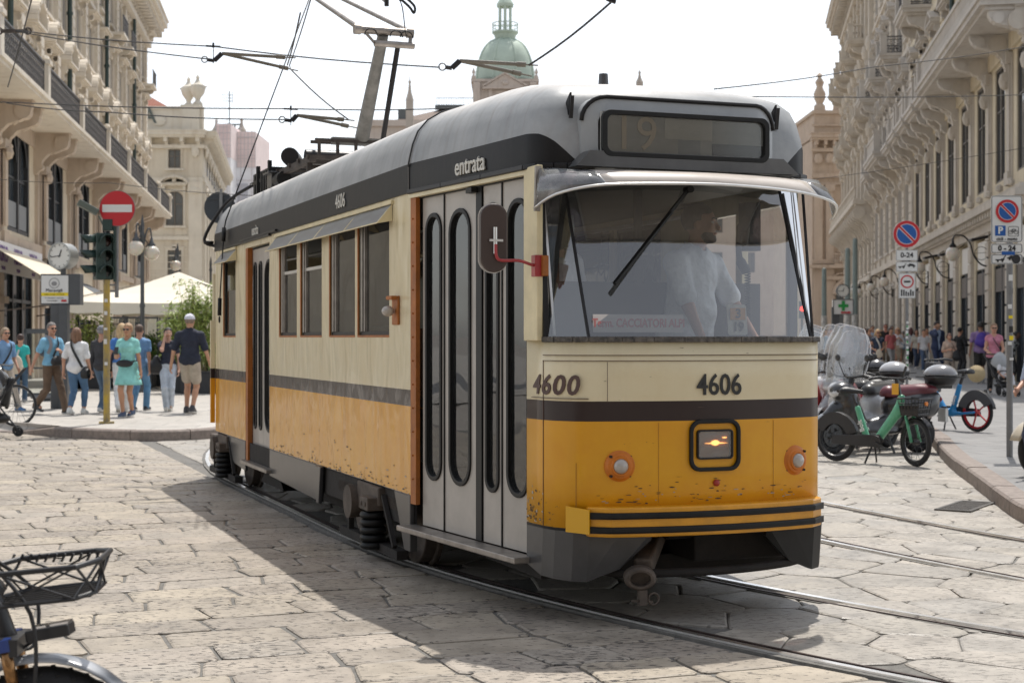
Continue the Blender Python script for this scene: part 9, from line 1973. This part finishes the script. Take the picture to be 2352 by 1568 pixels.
hl_=MB(); hl_.box((.02,-.02,.655),(.13,.07,.035),rz=R(-6),ry=R(-10)); hl_.bar((-.07,0,.60),(.0,-.01,.645),.010); hl_.build('front_light',m_blkp,t,bevel=.008); mb=MB(); mb.box((.025,-.02,.676),(.11,.05,.008),rz=R(-6),ry=R(-10)); mb.build('light_reflector',m_chrome,t)
bs=MB(); zt_,zb_=.865,.770
top_=[(-.16,-.10,zt_-.03),(-.10,-.16,zt_-.02),(.12,-.17,zt_),(.175,-.10,zt_+.01),(.175,.10,zt_+.01),(.12,.17,zt_),(-.10,.16,zt_-.02),(-.16,.10,zt_-.03)]; low=[(x*.92,y_*.85,z_-.095) for x,y_,z_ in top_]
bs.tube(top_,.0085,7,closed=True); bs.tube(low,.007,6,closed=True)
for i in range(8):
    a,b=top_[i],low[(i+1)%8]; bs.bar(a,b,.006); bs.bar(top_[(i+1)%8],low[i],.006)
for k in range(7): y_=-.12+.04*k; bs.bar((-.13,y_,zb_-.03),(.155,y_,zb_+.005),.006)
for k in range(12): x=-.13+.025*k; bs.bar((x,.155,zt_-.03),(x+.012,.150,zt_-.005),.006)
bs.bar((.17,.0,zt_),(.155,0,zb_+.01),.02,.012); bs.build('basket',m_blkp,t)
mb=MB(); mb.bar((-.13,0,.86),(-.15,0,.72),.075,.09); mb.build('display_bag',m_blkp,t,bevel=.02,loc=(-.06,-.02,0))
# ---- pushchair with child on the right, and the one at the left edge
def pushchair(label,x,y,z,face,S,hood=(.34,.35,.36),cover=False):
    t=thing('pushchair',label,'pushchair',(x,y,z),R(face)); 
    mb=MB(); 
    for e in(-1,1): mb.tube([(e*.22,-.34,.12),(e*.22,.05,.55),(e*.20,.42,1.02)],.013,7); mb.tube([(e*.22,.32,.10),(e*.22,.0,.52),(e*.2,-.2,.62)],.012,7)
    mb.tube([(-.2,.42,1.02),(.2,.42,1.02)],.016,7); mb.tube([(-.22,-.2,.62),(.22,-.2,.62)],.014,7); mb.build('frame',m_blkp,t,smooth=True,edge=45)
    for e in(-1,1):
        for yy in(-.34,.32):
            mb=MB(); mb.torus((e*.22-.02,yy,.075),.06,.016,ax=(1,0,0),n=18,m=6); mb.cyl((e*.22-.035,yy,.075),(e*.22-.005,yy,.075),.035,n=12); w_=mb.build('wheel',m_tyre,t,smooth=True,edge=40)
    s=SDF((-.26,-.4,.2),(.26,.35,1.1),.02); s.cap((-.13,-.12,.45),(.13,-.12,.45),.06,.06,.04); s.cap((-.13,.12,.5),(-.13,.22,.85),.05,.05,.04); s.cap((.13,.12,.5),(.13,.22,.85),.05,.05,.04); s.ell((0,.16,.66),(.18,.06,.26),.05); s.ell((0,0,.27),(.17,.22,.09),.04); s.build('seat',m_saddle,t)
    mb=MB(); rows=[]
    for i in range(7):
        a=R(20+i*18); rows.append([(-.21*math.cos(p)*1.0,.16-.30*math.sin(a)*math.sin(p)*.9-.0,.80+.30*math.cos(a)*math.sin(p)) for p in np.linspace(0,math.pi,9)])
    mb.loft(rows,closed=False); o=mb.build('hood',M('hood_fabric',hood,.5,coat=.3),t,smooth=True); q=o.modifiers.new('solid','SOLIDIFY'); q.thickness=.008
    if cover: s=SDF((-.3,-.45,.35),(.3,.3,1.1),.03); s.ell((0,-.05,.72),(.24,.30,.32),.0); s.build('rain_cover',glassmat('crumpled_plastic',(.85,.87,.9),.12,.12,wav=1.0,dirt_haze=.25),t)
    t.scale=(S,S,S); return t
q=gp(2288,908,.15); pushchair('grey hooded pushchair with a small child, by the cicli-moto pole',q[0]+.04,q[1]-.3,.15,25,.95)
c=person('small child in white clothes sitting in the pushchair',q[0]+.04,q[1]-.33,.15+.02,1.02,25,feet=((-.09,-.52,.42),(.09,-.52,.42)),seat=.36*1.02,hands=((-.2,-.25,.75),(.2,-.25,.75)),top=(.66,.66,.68),bottom=(.6,.6,.62),hair=(.30,.22,.12),shoes=(.4,.3,.2),res=.02,fingers=False)
mb=MB(); mb.lathe([(0,.04),(.10,.035),(.11,.0),(.19,-.01),(.19,-.018),(.0,-.01)],(0,0,0),(-.2,-1,.1),24); tag(mb.build('straw_hat',M('straw',(.42,.33,.19),.8,bump=.5,bscale=60),smooth=True,loc=at(2243,858,33.6)),'round straw hat hanging from the pushchair handle','hat')
q=gp(8,1000,.03); pushchair('dark pushchair with crumpled clear rain cover at the left edge',q[0]-.12,q[1],.02,-70,1.0,hood=(.03,.03,.03),cover=True)
t=place_b('bicycle','grey bicycle wheel and frame sticking in at the left edge behind the pushchair','bicycle',gp(20,985,.1)[0]-.70,24.6,1,-.1,.08); wheel(t,.5,.34,m_dgrey,w=.03,spokes=24); wheel(t,-.55,.34,m_dgrey,w=.03,spokes=24); mb=MB(); mb.tube([(-.55,0,.34),(-.1,0,.30),(.36,0,.80),(.5,0,.34)],.016,7); mb.tube([(-.1,0,.3),(-.22,0,.85),(.36,0,.78)],.016,7); mb.tube([(.34,-.25,1.0),(.38,0,.98),(.34,.25,1.0)],.012,6); mb.build('frame',m_dgrey,t,smooth=True); mb=MB(); mb.sph((-.24,0,.92),.09,10,sc=(1.5,.9,.4)); mb.build('saddle',m_saddle,t,smooth=True)
